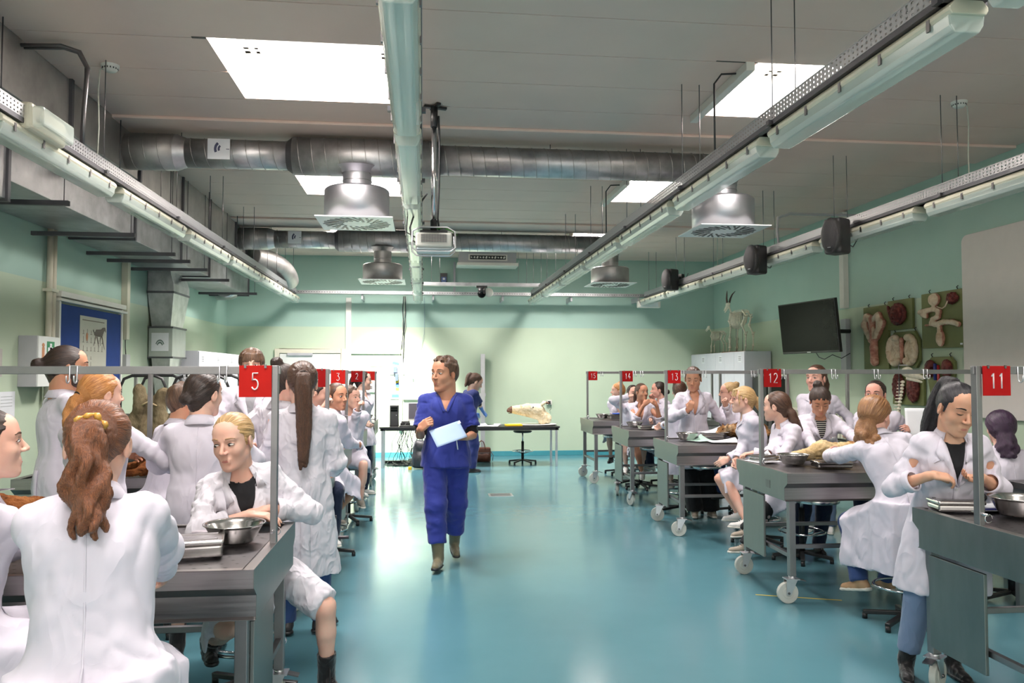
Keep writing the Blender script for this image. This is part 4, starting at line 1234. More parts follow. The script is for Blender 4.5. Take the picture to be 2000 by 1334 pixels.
# ================================================================== RIGHT WALL
def cabinet(x0, x1, y0, y1, z, n, face, label):
    o = empty('storage_cabinet', ((x0 + x1) / 2, (y0 + y1) / 2, 0), label=label, cat='cabinet', group='white tall storage cabinets')
    cx, cy = (x0 + x1) / 2, (y0 + y1) / 2
    MB().bx(x0 - cx, x1 - cx, y0 - cy, y1 - cy, .02, z).build('cabinet_body', flat('white_cabinet_board', rgb(226, 227, 234), .45, var=.015), o, bevel=.003)
    wdt = (y1 - y0) / n
    fx = x0 - cx - .018 if face < 0 else x1 - cx
    for i in range(n):
        d = MB(); d.bx(fx, fx + .018, y0 - cy + i * wdt + .003, y0 - cy + (i + 1) * wdt - .003, .04, z - .01)
        d = d.build('door', flat('white_cabinet_board', rgb(226, 227, 234), .45), o, bevel=.002)
        if i % 2 == 0:
            l = MB(); l.bx(fx - .002 if face < 0 else fx + .018, fx if face < 0 else fx + .02, y0 - cy + i * wdt + .12, y0 - cy + i * wdt + .30, z - .2, z - .06); l.build('label_card', M['paper'], d)
            for q in range(3):
                l = MB(); l.bx(fx - .003 if face < 0 else fx + .02, fx - .002 if face < 0 else fx + .021, y0 - cy + i * wdt + .15, y0 - cy + i * wdt + .26, z - .10 - .03 * q, z - .092 - .03 * q); l.build('label_print', M['ink'], d)
    return o
cabinet(5.70, 6.18, 13.57, 16.38, 2.10, 6, -1, 'row of white tall cabinet doors in the far right corner with goat skeletons on top')
k = MB(); k.bx(5.80, 6.18, 12.95, 13.52, 0, 1.65)
tag(k.build('dark_locker', flat('dark_grey_locker', (.02, .025, .022, 1), .6), None, bevel=.01), 'dark narrow locker beside the white cabinets in the right corner', 'locker')

# wall screen
o = empty('wall_television', (5.47, 10.78, 2.36), math.radians(-81.0), label='large black wall screen on a swivel arm right of the goat skeletons', cat='television')
tilt = empty('screen_unit'); tilt.parent = o; tilt.rotation_euler = (math.radians(6), 0, 0)
MB().bx(-.645, .645, -.02, .03, -.37, .37).build('housing', M['black'], tilt, bevel=.006)
MB().bx(-.63, .63, -.024, -.02, -.34, .355).build('screen', M['black_gloss'], tilt)
MB().bx(-.05, .03, -.026, -.022, -.36, -.35).build('maker_mark', M['alu'], tilt)
k = MB(); k.box((.0, .06, 0), (.5, .04, .4)); k.tube([(0, .08, 0), (-.15, .3, -.02), (.02, .50, -.05), (.05, .66, -.05)], .03); k.build('swivel_arm', M['black'], o)
k = MB(); k.tube([(.1, .04, -.35), (.15, .06, -.43), (.27, .06, -.46), (.36, .12, -.40), (.45, .2, -.45), (.5, .3, -.38)], .006); k.build('lead', M['cable'], o)
k = MB(); k.bx(6.12, 6.2, 10.97, 11.09, 2.66, 4.08)
tag(k.build('wall_conduit', M['white_plastic'], None, bevel=.004), 'white vertical cable duct on the right wall above the screen bracket', 'conduit')
k = MB(); k.bx(6.13, 6.2, 10.95, 11.10, 1.75, 2.5)
tag(k.build('bracket_plate', M['grey_paint'], None, bevel=.003), 'grey bracket plate on the right wall beneath the white duct', 'bracket')
# whiteboard
o = empty('whiteboard', (6.2, 6.3, 0), label='large pale grey projection board with rounded corner on the right wall', cat='board')
wbm = flat('pale_grey_board', rgb(222, 214, 208), .5, var=.02)
def rrect(x0, x1, z0, z1, r, n=6):
    return arc(x1 - r, z1 - r, r, r, 0, 90, n) + arc(x0 + r, z1 - r, r, r, 90, 180, n) + arc(x0 + r, z0 + r, r, r, 180, 270, n) + arc(x1 - r, z0 + r, r, r, 270, 360, n)
MB().prism(rrect(-3.4, 2.15, 1.21, 3.28, .09), -.05, -.02, axis='x').build('board_panel', wbm, o, bevel=.004)
MB().prism(rrect(-3.35, 2.10, 1.26, 3.22, .05), -.02, 0, axis='x').build('backing', M['grey_paint'], o)
# radiator
o = empty('radiator', (6.12, 12.0, .0), label='cream ribbed radiator on the right wall behind the seated students', cat='radiator')
cr = M['cream']
for i in range(24):
    MB().bx(-.04, .03, -1.0 + i * .083, -1.0 + i * .083 + .062, .35, 1.10).build('rib', cr, o, bevel=.012)
MB().bx(-.05, .05, -1.03, 1.0, 1.10, 1.14).build('top_grille', cr, o, bevel=.005)
MB().bx(-.06, .04, -1.05, -1.01, .33, 1.14).build('end_panel', cr, o, bevel=.005)

# anatomical models on boards
green = flat('olive_green_board', rgb(104, 110, 62), .6, var=.08)
flesh = furmat('waxy_pink_tissue', [rgb(150, 92, 78), rgb(196, 140, 120), rgb(224, 186, 160)], 10, rough=.35, bump=.25)
dark = furmat('dark_red_tissue', [rgb(58, 26, 26), rgb(96, 44, 42), rgb(140, 80, 70)], 14, rough=.3, bump=.5)
pale = furmat('pale_tissue', [rgb(190, 160, 130), rgb(222, 200, 172), rgb(232, 216, 196)], 10, rough=.4, bump=.2)
def board(name, label, poly, X=6.19):
    """poly in (y, z) wall coordinates"""
    yc = sum(p[0] for p in poly) / len(poly); zc = sum(p[1] for p in poly) / len(poly)
    o = empty(name, (X, yc, zc), label=label, cat='wall model', group='anatomical models on green boards')
    MB().prism([(a - yc, b - zc) for a, b in poly], -.035, 0, axis='x').build('backing_board', green, o, bevel=.004)
    top = max(p[1] for p in poly)
    for s_ in (-1, 1):
        ys = sorted(p[0] for p in poly); w_ = (ys[-1] - ys[0]) * .33
        k = MB(); k.tube([(0, s_ * w_, top - zc - .01), (-.02, s_ * w_, top - zc + .03), (0, s_ * w_, top - zc + .045)], .006); k.build('hook', M['ink'], o)
    return o, yc, zc
def wpt(y, z, yc, zc, x=-.06): return (x, y - yc, z - zc)
# long Y shaped larynx-like model
o, yc, zc = board('larynx_model', 'tall green board with a long forked pink model, leftmost of the wall models', [(10.52, 1.76), (9.93, 1.76), (9.93, 2.62), (10.52, 2.62)])
s = SDF((-.16, -.34, -.46), (-.0, .34, .46), .009)
W = lambda y, z, x=-.06: wpt(y, z, yc, zc, x)
s.cap(W(10.42, 2.38), W(10.38, 2.48), .06, .05, k=.03); s.cap(W(10.38, 2.48), W(10.26, 2.44), .05, .05, k=.03); s.cap(W(10.26, 2.44), W(10.24, 2.2), .05, .05, k=.03)
s.cap(W(10.06, 2.38), W(10.10, 2.48), .06, .05, k=.03); s.cap(W(10.10, 2.48), W(10.20, 2.44), .05, .05, k=.03); s.cap(W(10.02, 2.38), W(10.16, 2.2), .06, .05, k=.03); s.cap(W(10.42, 2.36), W(10.28, 2.16), .055, .05, k=.03)
s.cap(W(10.22, 2.3), W(10.22, 2.05), .06, .05, k=.03); s.cap(W(10.22, 2.05), W(10.21, 1.86), .055, .06, k=.03)
organic(s, 'tissue', [flesh, pale], o, disp=lambda P, N: .004 * vnoise(P * 30, 1), matfn=lambda C: np.where((C[:, 0] < -.085) & (C[:, 2] > -.02) & (np.abs(C[:, 1]) > .03), 1, 0))
# coiled gut
o, yc, zc = board('coiled_gut_model', 'small square green board with a dark round coiled model', [(9.93, 2.27), (9.40, 2.27), (9.40, 2.66), (9.93, 2.66)])
s = SDF((-.2, -.27, -.2), (0, .27, .2), .008); W = lambda y, z, x=-.06: wpt(y, z, yc, zc, x)
for i in range(40):
    a = i * .42; r = .17 - .0035 * i
    p0 = W(9.66 + r * math.cos(a), 2.46 + r * .85 * math.sin(a), -.055 - .0015 * i); a2 = a + .42; r2 = r - .0035
    s.cap(p0, W(9.66 + r2 * math.cos(a2), 2.46 + r2 * .85 * math.sin(a2), -.056 - .0015 * i), .027, .027, k=.006)
s.cap(W(9.84, 2.50), W(9.88, 2.58), .03, .02)
organic(s, 'tissue', dark, o, disp=lambda P, N: .004 * vnoise(P * 45, 2))
# two-lobed pelvis-like model
o, yc, zc = board('double_horn_model', 'clipped-corner green board with a two-lobed cream model', [(9.92, 1.88), (9.86, 1.77), (9.34, 1.77), (9.27, 1.86), (9.27, 2.12), (9.36, 2.24), (9.80, 2.24), (9.92, 2.12)])
s = SDF((-.16, -.34, -.26), (0, .34, .26), .008); W = lambda y, z, x=-.06: wpt(y, z, yc, zc, x)
for sg in (-1, 1):
    c = 9.6 + sg * .15
    for i in range(22):
        a = PI / 2 - sg * (i - 2) * .19; a2 = a - sg * .19
        s.cap(W(c + .13 * math.cos(a), 2.0 + .17 * math.sin(a)), W(c + .13 * math.cos(a2), 2.0 + .17 * math.sin(a2)), .035 + .006 * (i % 2), .035, k=.01)
    s.ell(W(c, 2.0, -.04), (.03, .12, .15), k=.02)
s.cap(W(9.6, 2.14), W(9.6, 1.84), .03, .02, k=.02)
organic(s, 'tissue', [pale, flesh], o, disp=lambda P, N: .003 * vnoise(P * 40, 4), matfn=lambda C: np.where(np.abs(C[:, 1]) < .035, 1, 0))
# large board
o, yc, zc = board('digestive_tract_model', 'large square green board with a winding gut, oval sac and dark cluster', [(9.21, 2.01), (8.44, 2.0), (8.44, 2.68), (9.21, 2.68)])
s = SDF((-.18, -.42, -.36), (0, .42, .36), .009); W = lambda y, z, x=-.06: wpt(y, z, yc, zc, x)
path = [(9.2, 2.46), (9.05, 2.47), (8.92, 2.48), (8.84, 2.44), (8.86, 2.38), (8.95, 2.35), (8.97, 2.31), (8.9, 2.29), (8.75, 2.31), (8.6, 2.30), (8.5, 2.27)]
for a, b in zip(path[:-1], path[1:]): s.cap(W(*a), W(*b), .033, .033, k=.015)
s.cap(W(9.12, 2.43), W(9.08, 2.4), .05, .03, k=.02)
s.ell(W(8.92, 2.59), (.06, .09, .08), k=.02); s.cap(W(9.1, 2.29), W(8.9, 2.29), .014, .014); s.cap(W(8.84, 2.28), W(8.83, 2.20), .03, .03, k=.02); s.ell(W(8.82, 2.12), (.05, .055, .10), k=.02)
organic(s, 'tissue', [flesh, pale], o, disp=lambda P, N: .003 * vnoise(P * 40, 4), matfn=lambda C: np.where(C[:, 0] < -.075, 1, 0))
s = SDF((-.14, -.42, .1), (0, -.0, .36), .008); s.ell(W(8.60, 2.58), (.04, .10, .07))
organic(s, 'dark_cluster', dark, o, disp=lambda P, N: .014 * vnoise(P * 45, 7))
MB().tube([W(8.62, 2.55, -.1), W(8.68, 2.49, -.09), W(8.75, 2.47, -.08), W(8.85, 2.50, -.08)], .008).build('duct', pale, o)
MB().bx(-.038, -.035, -.36, -.32, -.31, -.29).build('number_card', M['paper'], o)
# kidney models
o, yc, zc = board('kidney_model', 'shield-shaped green board with two dark kidneys, blue and red vessels', [(9.14, 1.72), (9.06, 1.40), (9.0, 1.10), (8.82, 1.10), (8.74, 1.40), (8.62, 1.70), (8.62, 1.84), (8.70, 1.90), (9.04, 1.90), (9.14, 1.82)])
W = lambda y, z, x=-.06: wpt(y, z, yc, zc, x)
for nm, y in (('left_kidney', 9.03), ('right_kidney', 8.72)):
    s = SDF(W(y + .13 - .26, 1.62, -.13), W(y + .13, 1.90, 0), .008); s.ell(W(y, 1.76), (.05, .085, .11), k=0); s.ell(W(y + (.08 if y < 8.9 else -.08), 1.74, -.07), (.05, .04, .04), op='sub', k=.02)
    organic(s, 'kidney', dark, o, disp=lambda P, N: .005 * vnoise(P * 40, 4))
MB().tube([W(8.86, 1.80, -.07), W(8.86, 1.62, -.07), W(8.87, 1.4, -.06)], .017).build('red_vessel', flat('red_vessel', rgb(150, 24, 30), .35), o)
MB().tube([W(8.92, 1.82, -.07), W(8.92, 1.62, -.07)], .02).build('blue_vessel', flat('blue_vessel', rgb(40, 50, 120), .35), o)
o, yc, zc = board('lung_model', 'green board with two dark lobes partly behind the hanging skull', [(9.86, 1.30), (9.20, 1.30), (9.20, 1.70), (9.80, 1.70)])
W = lambda y, z, x=-.06: wpt(y, z, yc, zc, x)
for y in (9.68, 9.38):
    s = SDF(W(y - .14, 1.30, -.13), W(y + .14, 1.74, 0), .009); s.ell(W(y, 1.52), (.05, .12, .19), k=0); organic(s, 'lobe', dark, o, disp=lambda P, N: .008 * vnoise(P * 35, 5))

# ================================================================== SKELETONS
def limb(m, pts, r, n=7):
    pts = [Vector(p) for p in pts]
    for a, b in zip(pts[:-1], pts[1:]):
        d = b - a
        r *= 1.5; m.tube([a, a + d * .08, a + d * .25, a + d * .75, a + d * .92, b], [r * 1.5, r * 1.7, r, r * .9, r * 1.6, r * 1.4], n)
def goat_skeleton(name, x, y, z, rz, sc, label, horns):
    o = empty(name, (x, y, z), rz, label, 'skeleton'); o.scale = (sc, sc, sc)
    b = M['bone']
    MB().bx(-.22, .62, -.13, .13, 0, .015).build('wooden_base', M['wood'] if horns else M['black'], o, bevel=.003)
    sp = MB()
    spine = [(-.02, 0, .74), (.06, 0, .76), (.2, 0, .765), (.34, 0, .76), (.46, 0, .75), (.54, 0, .72)]
    neck = [(-.02, 0, .74), (-.07, 0, .78), (-.12, 0, .85), (-.15, 0, .92)]
    def vert(pl, n, r, up):
        P = [Vector(p) for p in pl]
        for i in range(n):
            t = i / (n - 1) * (len(P) - 1); k = min(int(t), len(P) - 2); q = P[k].lerp(P[k + 1], t - k)
            sp.ball(q, r, 8); sp.box(q + Vector((0, 0, up)), (.008, .006, up * 1.6)); sp.box(q, (.01, r * 3.6, .008))
    vert(spine, 22, .014, .028); vert(neck, 8, .016, .012)
    sp.tube([(.54, 0, .72), (.58, 0, .68), (.60, 0, .64)], [.01, .007, .004])
    sp.build('spine', b, o)
    for i in range(12):
        x0 = .0 + .031 * i
        dep = .24 + .06 * math.sin(PI * (i + 1) / 13); wd = .055 + .035 * math.sin(PI * (i + 1) / 14)
        for sg in (-1, 1):
            MB().tube([(x0, 0, .755), (x0 + .0, sg * wd * .8, .745), (x0 + .015, sg * wd * 1.1, .66), (x0 + .0, sg * wd, .755 - dep * .75), (x0 - .02, sg * wd * .3, .755 - dep)], .009, n=5).build('rib', b, o)
    st = MB(); st.tube([(-.03, 0, .57), (.05, 0, .50), (.18, 0, .47), (.30, 0, .50)], .012); st.build('breastbone', b, o)
    pv = MB()
    for sg in (-1, 1): pv.tube([(.40, sg * .05, .78), (.47, sg * .05, .72), (.52, sg * .05, .68), (.58, sg * .04, .70)], [.02, .014, .02, .012], 8)
    pv.tube([(.5, -.05, .67), (.5, .05, .67)], .012); pv.build('pelvis', b, o)
    for sg in (-1, 1):
        m = MB(); m.tube([(.05, sg * .075, .76), (-.02, sg * .08, .62)], [.035, .014], 6)
        limb(m, [(-.02, sg * .08, .62), (.04, sg * .08, .49)], .012); limb(m, [(.04, sg * .08, .49), (.0, sg * .08, .28), (-.0, sg * .08, .08)], .009); m.tube([(0, sg * .08, .08), (-.02, sg * .08, .03), (-.05, sg * .08, .018)], [.014, .01, .009]); m.build('foreleg', b, o)
        m = MB(); limb(m, [(.51, sg * .07, .67), (.42, sg * .08, .51)], .013); limb(m, [(.42, sg * .08, .51), (.55, sg * .08, .33)], .011); m.tube([(.60, sg * .08, .37), (.55, sg * .08, .32)], .01); limb(m, [(.55, sg * .08, .32), (.54, sg * .08, .10)], .009); m.tube([(.54, sg * .08, .10), (.52, sg * .08, .04), (.48, sg * .08, .018)], [.014, .01, .009]); m.build('hindleg', b, o)
    s = SDF((-.36, -.07, .74), (-.1, .07, 1.02), .006)
    s.ell((-.18, 0, .95), (.05, .042, .045), k=0); s.cap((-.2, 0, .93), (-.31, 0, .84), .038, .018, k=.02, flat=((0, 1, 0), .8)); s.cap((-.17, 0, .885), (-.29, 0, .80), .016, .011, k=.006)
    for sg in (-1, 1): s.ell((-.21, sg * .04, .935), (.018, .014, .016), op='sub', k=.004)
    s.ell((-.305, 0, .855), (.02, .012, .01), op='sub', k=.003)
    organic(s, 'skull', b, o)
    if horns:
        for sg in (-1, 1):
            MB().tube([(-.17, sg * .025, .98), (-.16, sg * .04, 1.06), (-.12, sg * .06, 1.14), (-.06, sg * .09, 1.20)], [.02, .017, .013, .004], 10).build('horn', flat('dark_horn', rgb(84, 66, 58), .5, var=.2), o)
    for x_ in (.1, .32): MB().cyl((x_, 0, .01), (x_, 0, .74), .005).build('support_rod', M['steel_dark'], o)
    return o
goat_skeleton('horned_goat_skeleton', 5.86, 14.5, 2.10, math.radians(-80), .98, 'standing horned goat skeleton on the white cabinet', True)
goat_skeleton('small_animal_skeleton', 5.85, 15.55, 2.10, math.radians(-62), .58, 'small hornless animal skeleton on the white cabinet left of the goat', False)

# hanging skull with spine in front of right wall
o = empty('hanging_skeleton', (5.75, 8.9, 0), math.radians(-30), label='white animal skull hanging with its string of neck vertebrae by the right wall', cat='skeleton')
s = SDF((-.12, -.1, 1.56), (.22, .1, 1.80), .007); s.ell((0, 0, 1.72), (.07, .055, .06), k=0); s.cap((.02, 0, 1.70), (.16, 0, 1.65), .05, .026, k=.02); s.cap((0, 0, 1.64), (.15, 0, 1.60), .02, .014, k=.01)
for sg in (-1, 1): s.ell((.05, sg * .05, 1.70), (.022, .016, .02), op='sub', k=.004)
organic(s, 'skull', M['bone'], o, disp=lambda P, N: .002 * vnoise(P * 60, 1))
m = MB()
for i in range(13):
    z = 1.60 - i * .04; x = -.05 - .006 * i
    m.ball((x, 0, z), (.024, .026, .02), 8); m.box((x - .03, 0, z), (.05, .01, .012)); m.box((x, 0, z), (.016, .09, .01))
m.build('neck_vertebrae', M['bone'], o)
m = MB(); m.cyl((-.09, 0, 1.62), (-.09, 0, 1.80), .006); m.bar((-.09, 0, 1.80), (.0, .0, 1.80), .012, .012); m.cyl((-.09, 0, 0), (-.09, 0, 1.64), .010); m.build('stand', M['steel_dark'], o)
m = MB(); [m.cyl((-.06, 0, .03), (-.06 + .22 * math.cos(a), .22 * math.sin(a), .0), .012) for a in (0, 1.57, 3.14, 4.71)]; m.build('foot', M['steel_dark'], o)

# ================================================================== LEFT WALL
# notice board
o = empty('pin_board', (-3.9, 9.8, 0), label='blue pin board with white frame and horse anatomy poster on the left wall', cat='board')
MB().bx(.02, .045, -.86, .86, 1.1, 2.45).build('blue_felt', flat('blue_felt', rgb(22, 58, 128), .9, var=.05), o)
fr = MB(); fr.bx(.015, .06, -.9, -.86, 1.1, 2.52); fr.bx(.015, .06, .86, .9, 1.1, 2.52); fr.bx(.015, .06, -.86, .86, 1.06, 1.1)
fr.build('frame', M['white_plastic'], o, bevel=.003)
MB().bx(.0, .10, -.95, .95, 2.47, 2.50).build('roller_case', M['white_plastic'], o, bevel=.004); MB().bx(.02, .09, -.93, .93, 2.52, 2.58).build('top_rail', M['white_plastic'], o, bevel=.006)
def poster(parent, y0, y1, z0, z1, kind):
    p = MB(); p.bx(.046, .049, y0, y1, z0, z1)
    p = p.build('poster', flat('cream_poster_paper', rgb(206, 204, 190), .7, var=.02), parent)
    yc, zc, h, w_ = (y0 + y1) / 2, (z0 + z1) / 2, z1 - z0, y1 - y0
    t = MB(); rr = random.Random(int(y0 * 100))
    t.bx(.0495, .0505, y0 + .08 * w_, y1 - .1 * w_, z1 - .07 * h, z1 - .055 * h)
    if kind:
        for r in range(6):
            for c in range(6):
                if r < 3 and c > 2: continue
                yy = y0 + w_ * (.12 + .14 * c); zz = z0 + h * (.07 + .13 * r)
                t.bx(.0495, .0505, yy, yy + .008, zz, zz + h * rr.uniform(.03, .1)); t.bx(.0495, .0505, yy - .02, yy + .03, zz, zz + .005)
    t.build('print_lines', flat('brown_print', rgb(120, 112, 96), .7), p)['kind'] = 'stuff'
    if kind:
        # small drawing of a trotting horse
        hs = MB(); K = lambda a, b: (.0508, y0 + w_ * a, z0 + h * b)
        flatx = [(.60, .80), (.68, .82), (.80, .83), (.87, .78)]
        hs.tube([K(.52, .73), K(.60, .76), K(.70, .76), K(.80, .77), K(.86, .82), K(.93, .84), K(.96, .79)], [.012, .045, .05, .05, .034, .02, .010], 6)
        for a in ([(.58, .72), (.54, .62), (.50, .55)], [(.62, .70), (.66, .60), (.70, .53)], [(.80, .72), (.86, .62), (.92, .50)], [(.78, .72), (.74, .64), (.76, .56)]):
            hs.tube([K(*q) for q in a], [.016, .008, .005], 5)
        hs.tube([K(.52, .75), K(.48, .80), K(.46, .78)], [.01, .014, .004], 5)
        h_ = hs.build('horse_drawing', flat('grey_brown_print', rgb(96, 84, 76), .7), p); h_.scale = (.1, 1, 1); h_.location = (.0460, 0, 0)
        b_ = MB(); b_.ball((.0508, y0 + w_ * .25, z0 + h * .68), (.001, .03, .05), 10); b_.build('organ_drawing', flat('orange_print', rgb(188, 130, 92), .7), p)
    else:
        for yy in (.25, .5, .75):
            b_ = MB(); b_.bx(.0495, .0505, y0 + w_ * yy - .02, y0 + w_ * yy + .02, z0 + .2 * h, z0 + .7 * h); b_.build('figure_print', flat('violet_grey_print', rgb(130, 124, 150), .7), p)
poster(o, -.36, .40, 1.62, 2.36, True); poster(o, -.5, -.12, 1.12, 1.52, False); poster(o, -.02, .8, 1.12, 1.53, False)
# first aid cabinet
o = empty('first_aid_cabinet', (-3.9, 8.4, 1.82), label='grey white first aid cabinet with green cross on the left wall', cat='cabinet')
MB().bx(0, .175, -.23, .23, -.25, .25).build('cabinet_body', M['grey_paint'], o, bevel=.006)
d = MB().bx(.175, .190, -.228, .228, -.248, .248).build('door', M['white_paint'], o, bevel=.003)
MB().bx(.190, .192, -.06, .10, .04, .20).build('green_sign', flat('safety_green', rgb(20, 130, 80), .5), d)
c = MB(); c.bx(.192, .194, .0, .04, .06, .18); c.bx(.192, .194, -.04, .08, .10, .14); c.build('white_cross', M['paper'], d)
MB().bx(.190, .192, .13, .20, .06, .14).build('small_green_sign', flat('safety_green', rgb(20, 130, 80), .5), d)
c = MB(); c.bx(.190, .192, -.16, -.11, .03, .14); c.ball((.191, -.135, .16), (.002, .03, .022), 8); c.build('figure_sticker', flat('orange_print', rgb(188, 130, 92), .7), d)
MB().cyl((.19, -.19, -.06), (.205, -.19, -.06), .014).build('lock', M['ink'], d); MB().bx(.19, .193, -.16, -.11, -.075, -.05).build('lock_label', M['ink'], d)
k = MB()
for d in (0, .085): k.cyl((-3.85, 8.68 + d * 1.0, .0), (-3.85, 8.68 + d, 3.2), .03, n=14)
k.bx(-3.9, -3.81, 8.64, 8.80, 2.55, 2.58)
tag(k.build('wall_pipes', M['cream']), 'pair of cream vertical pipes on the left wall left of the pin board', 'pipe')
k = MB(); k.bx(-3.9, -3.82, 10.78, 10.88, 2.14, 3.2)
tag(k.build('wall_conduit', M['cream'], None, bevel=.004), 'cream vertical cable duct on the left wall right of the pin board', 'conduit')
o = empty('switch_box', (-3.9, 10.9, 1.95), label='grey switch box at the lower end of the left wall duct', cat='switch')
MB().bx(.0, .06, -.06, .08, -.17, .0).build('switch_case', M['grey_paint'], o, bevel=.006); k = MB(); k.tube([(.03, -.03, .19), (.03, -.02, .08), (.03, -.0, .0)], .006); k.build('lead', M['cable'], o)
k = MB(); [k.bx(.0, .012, .10 + a, .12 + a, b, b + .02) for a in (0, .07) for b in (-.02, -.17)]; k.build('wall_plugs', M['steel_dark'], o)
sheet_z = 1.25
o = empty('wall_notice', (-3.885, 7.8, 1.55), label='white notices pinned at the left edge below the first aid cabinet', cat='notice')
for (y0, y1, z0, z1) in ((-.5, -.05, -.25, -.02), (.0, .3, -.3, -.02), (-.55, -.3, .02, .3), (-.4, .05, .12, .38)):
    MB().bx(0, .004, y0, y1, z0, z1).build('notice_sheet', M['paper'] if z1 < .1 else flat('grey_sheet', rgb(190, 186, 180), .7), o)
    k = MB(); [k.bx(.004, .0045, y0 + .04, y1 - .05, z1 - .05 - .03 * i, z1 - .045 - .03 * i) for i in range(4)]; k.build('text_lines', flat('faint_print', rgb(160, 165, 165), .7), o)
# left cabinets
cabinet(-3.88, -3.42, 12.6, 15.4, 2.05, 6, 1, 'row of pale tall cabinets along the left wall behind the hide rack')

# hide rack: black tubular frame trolley
o = empty('hanging_rack', (-2.45, 8.05, 0), label='black tubular rack trolley holding hanging hides on the left', cat='rack')
bm_ = M['black_metal']
for yy in (-.28, .28):
    for (xa, xb) in ((-.95, -.62), (-.35, .05), (.12, .62)):
        MB().tube([(xa, yy, .35), (xa, yy, 1.58), (xa + .03, yy, 1.65), (xa + .1, yy, 1.68), (xb - .1, yy, 1.68), (xb - .03, yy, 1.65), (xb, yy, 1.58), (xb, yy, .35)], .014, n=8).build('tube_loop', bm_, o)
for z in (1.28,):
    for yy in (-.28, .28): MB().bx(-.98, .66, yy - .01, yy + .01, z - .02, z + .02).build('cross_rail', M['steel_dark'], o)
for yy in (-.28, .28): MB().bx(-1.0, .66, yy - .02, yy + .02, .30, .36).build('base_rail', bm_, o)
for x in (-.95, .6):
    MB().bx(x - .02, x + .02, -.28, .28, .30, .36).build('base_rail', bm_, o)
    for yy in (-.28, .28):
        w_ = MB(); w_.cyl((x, yy - .02, .06), (x, yy + .02, .06), .06, n=18); w_.bx(x - .03, x + .03, yy - .03, yy + .03, .12, .30); w_.build('castor_wheel', M['black'], o)
hid = furmat('tan_grey_hide', [rgb(70, 62, 48), rgb(116, 104, 80), rgb(150, 138, 112)], 6, (1, 1, .5), bump=.7)
def hide_piece(x, y, lab, w_, seed, sp=.0):
    o = empty('hanging_hide', (x, y, 0), label=lab, cat='specimen')
    s = SDF((-.36, -.14, .55), (.36, .14, 1.62), .011)
    s.cap((-.10, 0, 1.55), (-.09, 0, 1.40), .05, .05, k=.03); s.cap((.10, 0, 1.52), (.07, 0, 1.40), .05, .05, k=.03)
    s.cap((-.06, 0, 1.42), (-.14, 0, 1.15), .06, .11, k=.05, flat=((0, 1, 0), .55)); s.cap((.05, 0, 1.42), (.13, 0, 1.15), .06, .10, k=.05, flat=((0, 1, 0), .55))
    s.cap((-.14, 0, 1.15), (-.10, 0, .92), .12, .10, k=.05, flat=((0, 1, 0), .6)); s.cap((.13, 0, 1.15), (.09, 0, .95), .11, .09, k=.05, flat=((0, 1, 0), .6))
    s.cap((-.10, 0, .92), (-.10, 0, .64), .07, .04, k=.04); s.cap((.10, 0, .92), (.12, 0, .62), .06, .04, k=.04)
    organic(s, 'hide', hid, o, disp=lambda P, N: .014 * vnoise(P * np.array([14, 14, 5]), seed) + .006 * vnoise(P * 30, seed + 1))
    k = MB(); k.tube([(-.0, 0, 1.28), (0, -.02, 1.45), (-.02, 0, 1.66)], .006); k.tube([(-.08, -.05, 1.40), (0, -.07, 1.44), (.07, -.05, 1.40)], .008); k.build('tie_rope', flat('jute_rope', rgb(190, 170, 130), .8), o)
    return o
hide_piece(-2.52, 7.75, 'tan hide bundle hanging from the black rack, left piece', .3, 3)
hide_piece(-2.16, 7.75, 'tan hide bundle hanging from the black rack, right piece', .3, 9)
o = empty('steel_tray', (-2.35, 7.45, .93), label='dark steel tray with a white sheet behind table 4, under the hides', cat='tray')
t_ = MB(); t_.bx(-.3, .35, -.2, .2, 0, .06); t_.build('tray_pan', M['steel_dark'], o, bevel=.01); MB().bx(-.05, .2, -.15, .1, .06, .064).build('paper_cover', M['paper'], o)
MB().cyl((0, 0, -.93), (0, 0, 0), .03).build('pedestal', M['steel_frame'], o)
# ================================================================== PEOPLE
def skinmat(name, c):
    if name in _mats: return _mats[name]
    t = NT(name); t.set(Roughness=.5, Specular_IOR_Level=.35, Subsurface_Weight=.12, Subsurface_Scale=.02)
    t.b.inputs['Subsurface Radius'].default_value = (1, .35, .2)
    f = t.noise(t.coord('Object'), 7, 4, .6)
    a = tuple(x * m for x, m in zip(c[:3], (1.0, .90, .88))) + (1,); b = tuple(min(1, x * m) for x, m in zip(c[:3], (1.0, 1.06, 1.08))) + (1,)
    t.l(t.ramp(f, [(.35, a), (.65, b)]), t.b.inputs['Base Color'])
    t.bump(t.noise(t.coord('Object'), 160, 2), .05, .002)
    _mats[name] = t.mat; return t.mat
SK = {'fair': skinmat('fair_skin', rgb(226, 180, 160)), 'pink': skinmat('rosy_skin', rgb(220, 166, 148)), 'tan': skinmat('tanned_skin', rgb(196, 142, 114)), 'asian': skinmat('warm_light_skin', rgb(214, 164, 136))}
def hairmat(name, dark, mid, light):
    if name in _mats: return _mats[name]
    t = NT(name); t.set(Roughness=.38, Specular_IOR_Level=.5)
    at = t.n('ShaderNodeAttribute'); at.attribute_name = 'strand'
    f = t.noise(at.outputs['Vector'], 16, 3, .6); g = t.noise(at.outputs['Vector'], 42, 2, .5)
    mx = t.n('ShaderNodeMath', operation='ADD'); t.l(f, mx.inputs[0]); t.l(g, mx.inputs[1])
    hf = t.n('ShaderNodeMath', operation='MULTIPLY'); t.l(mx.outputs[0], hf.inputs[0]); hf.inputs[1].default_value = .5
    t.l(t.ramp(hf.outputs[0], [(.34, dark), (.5, mid), (.66, light)]), t.b.inputs['Base Color'])
    t.bump(g, .55, .006)
    _mats[name] = t.mat; return t.mat
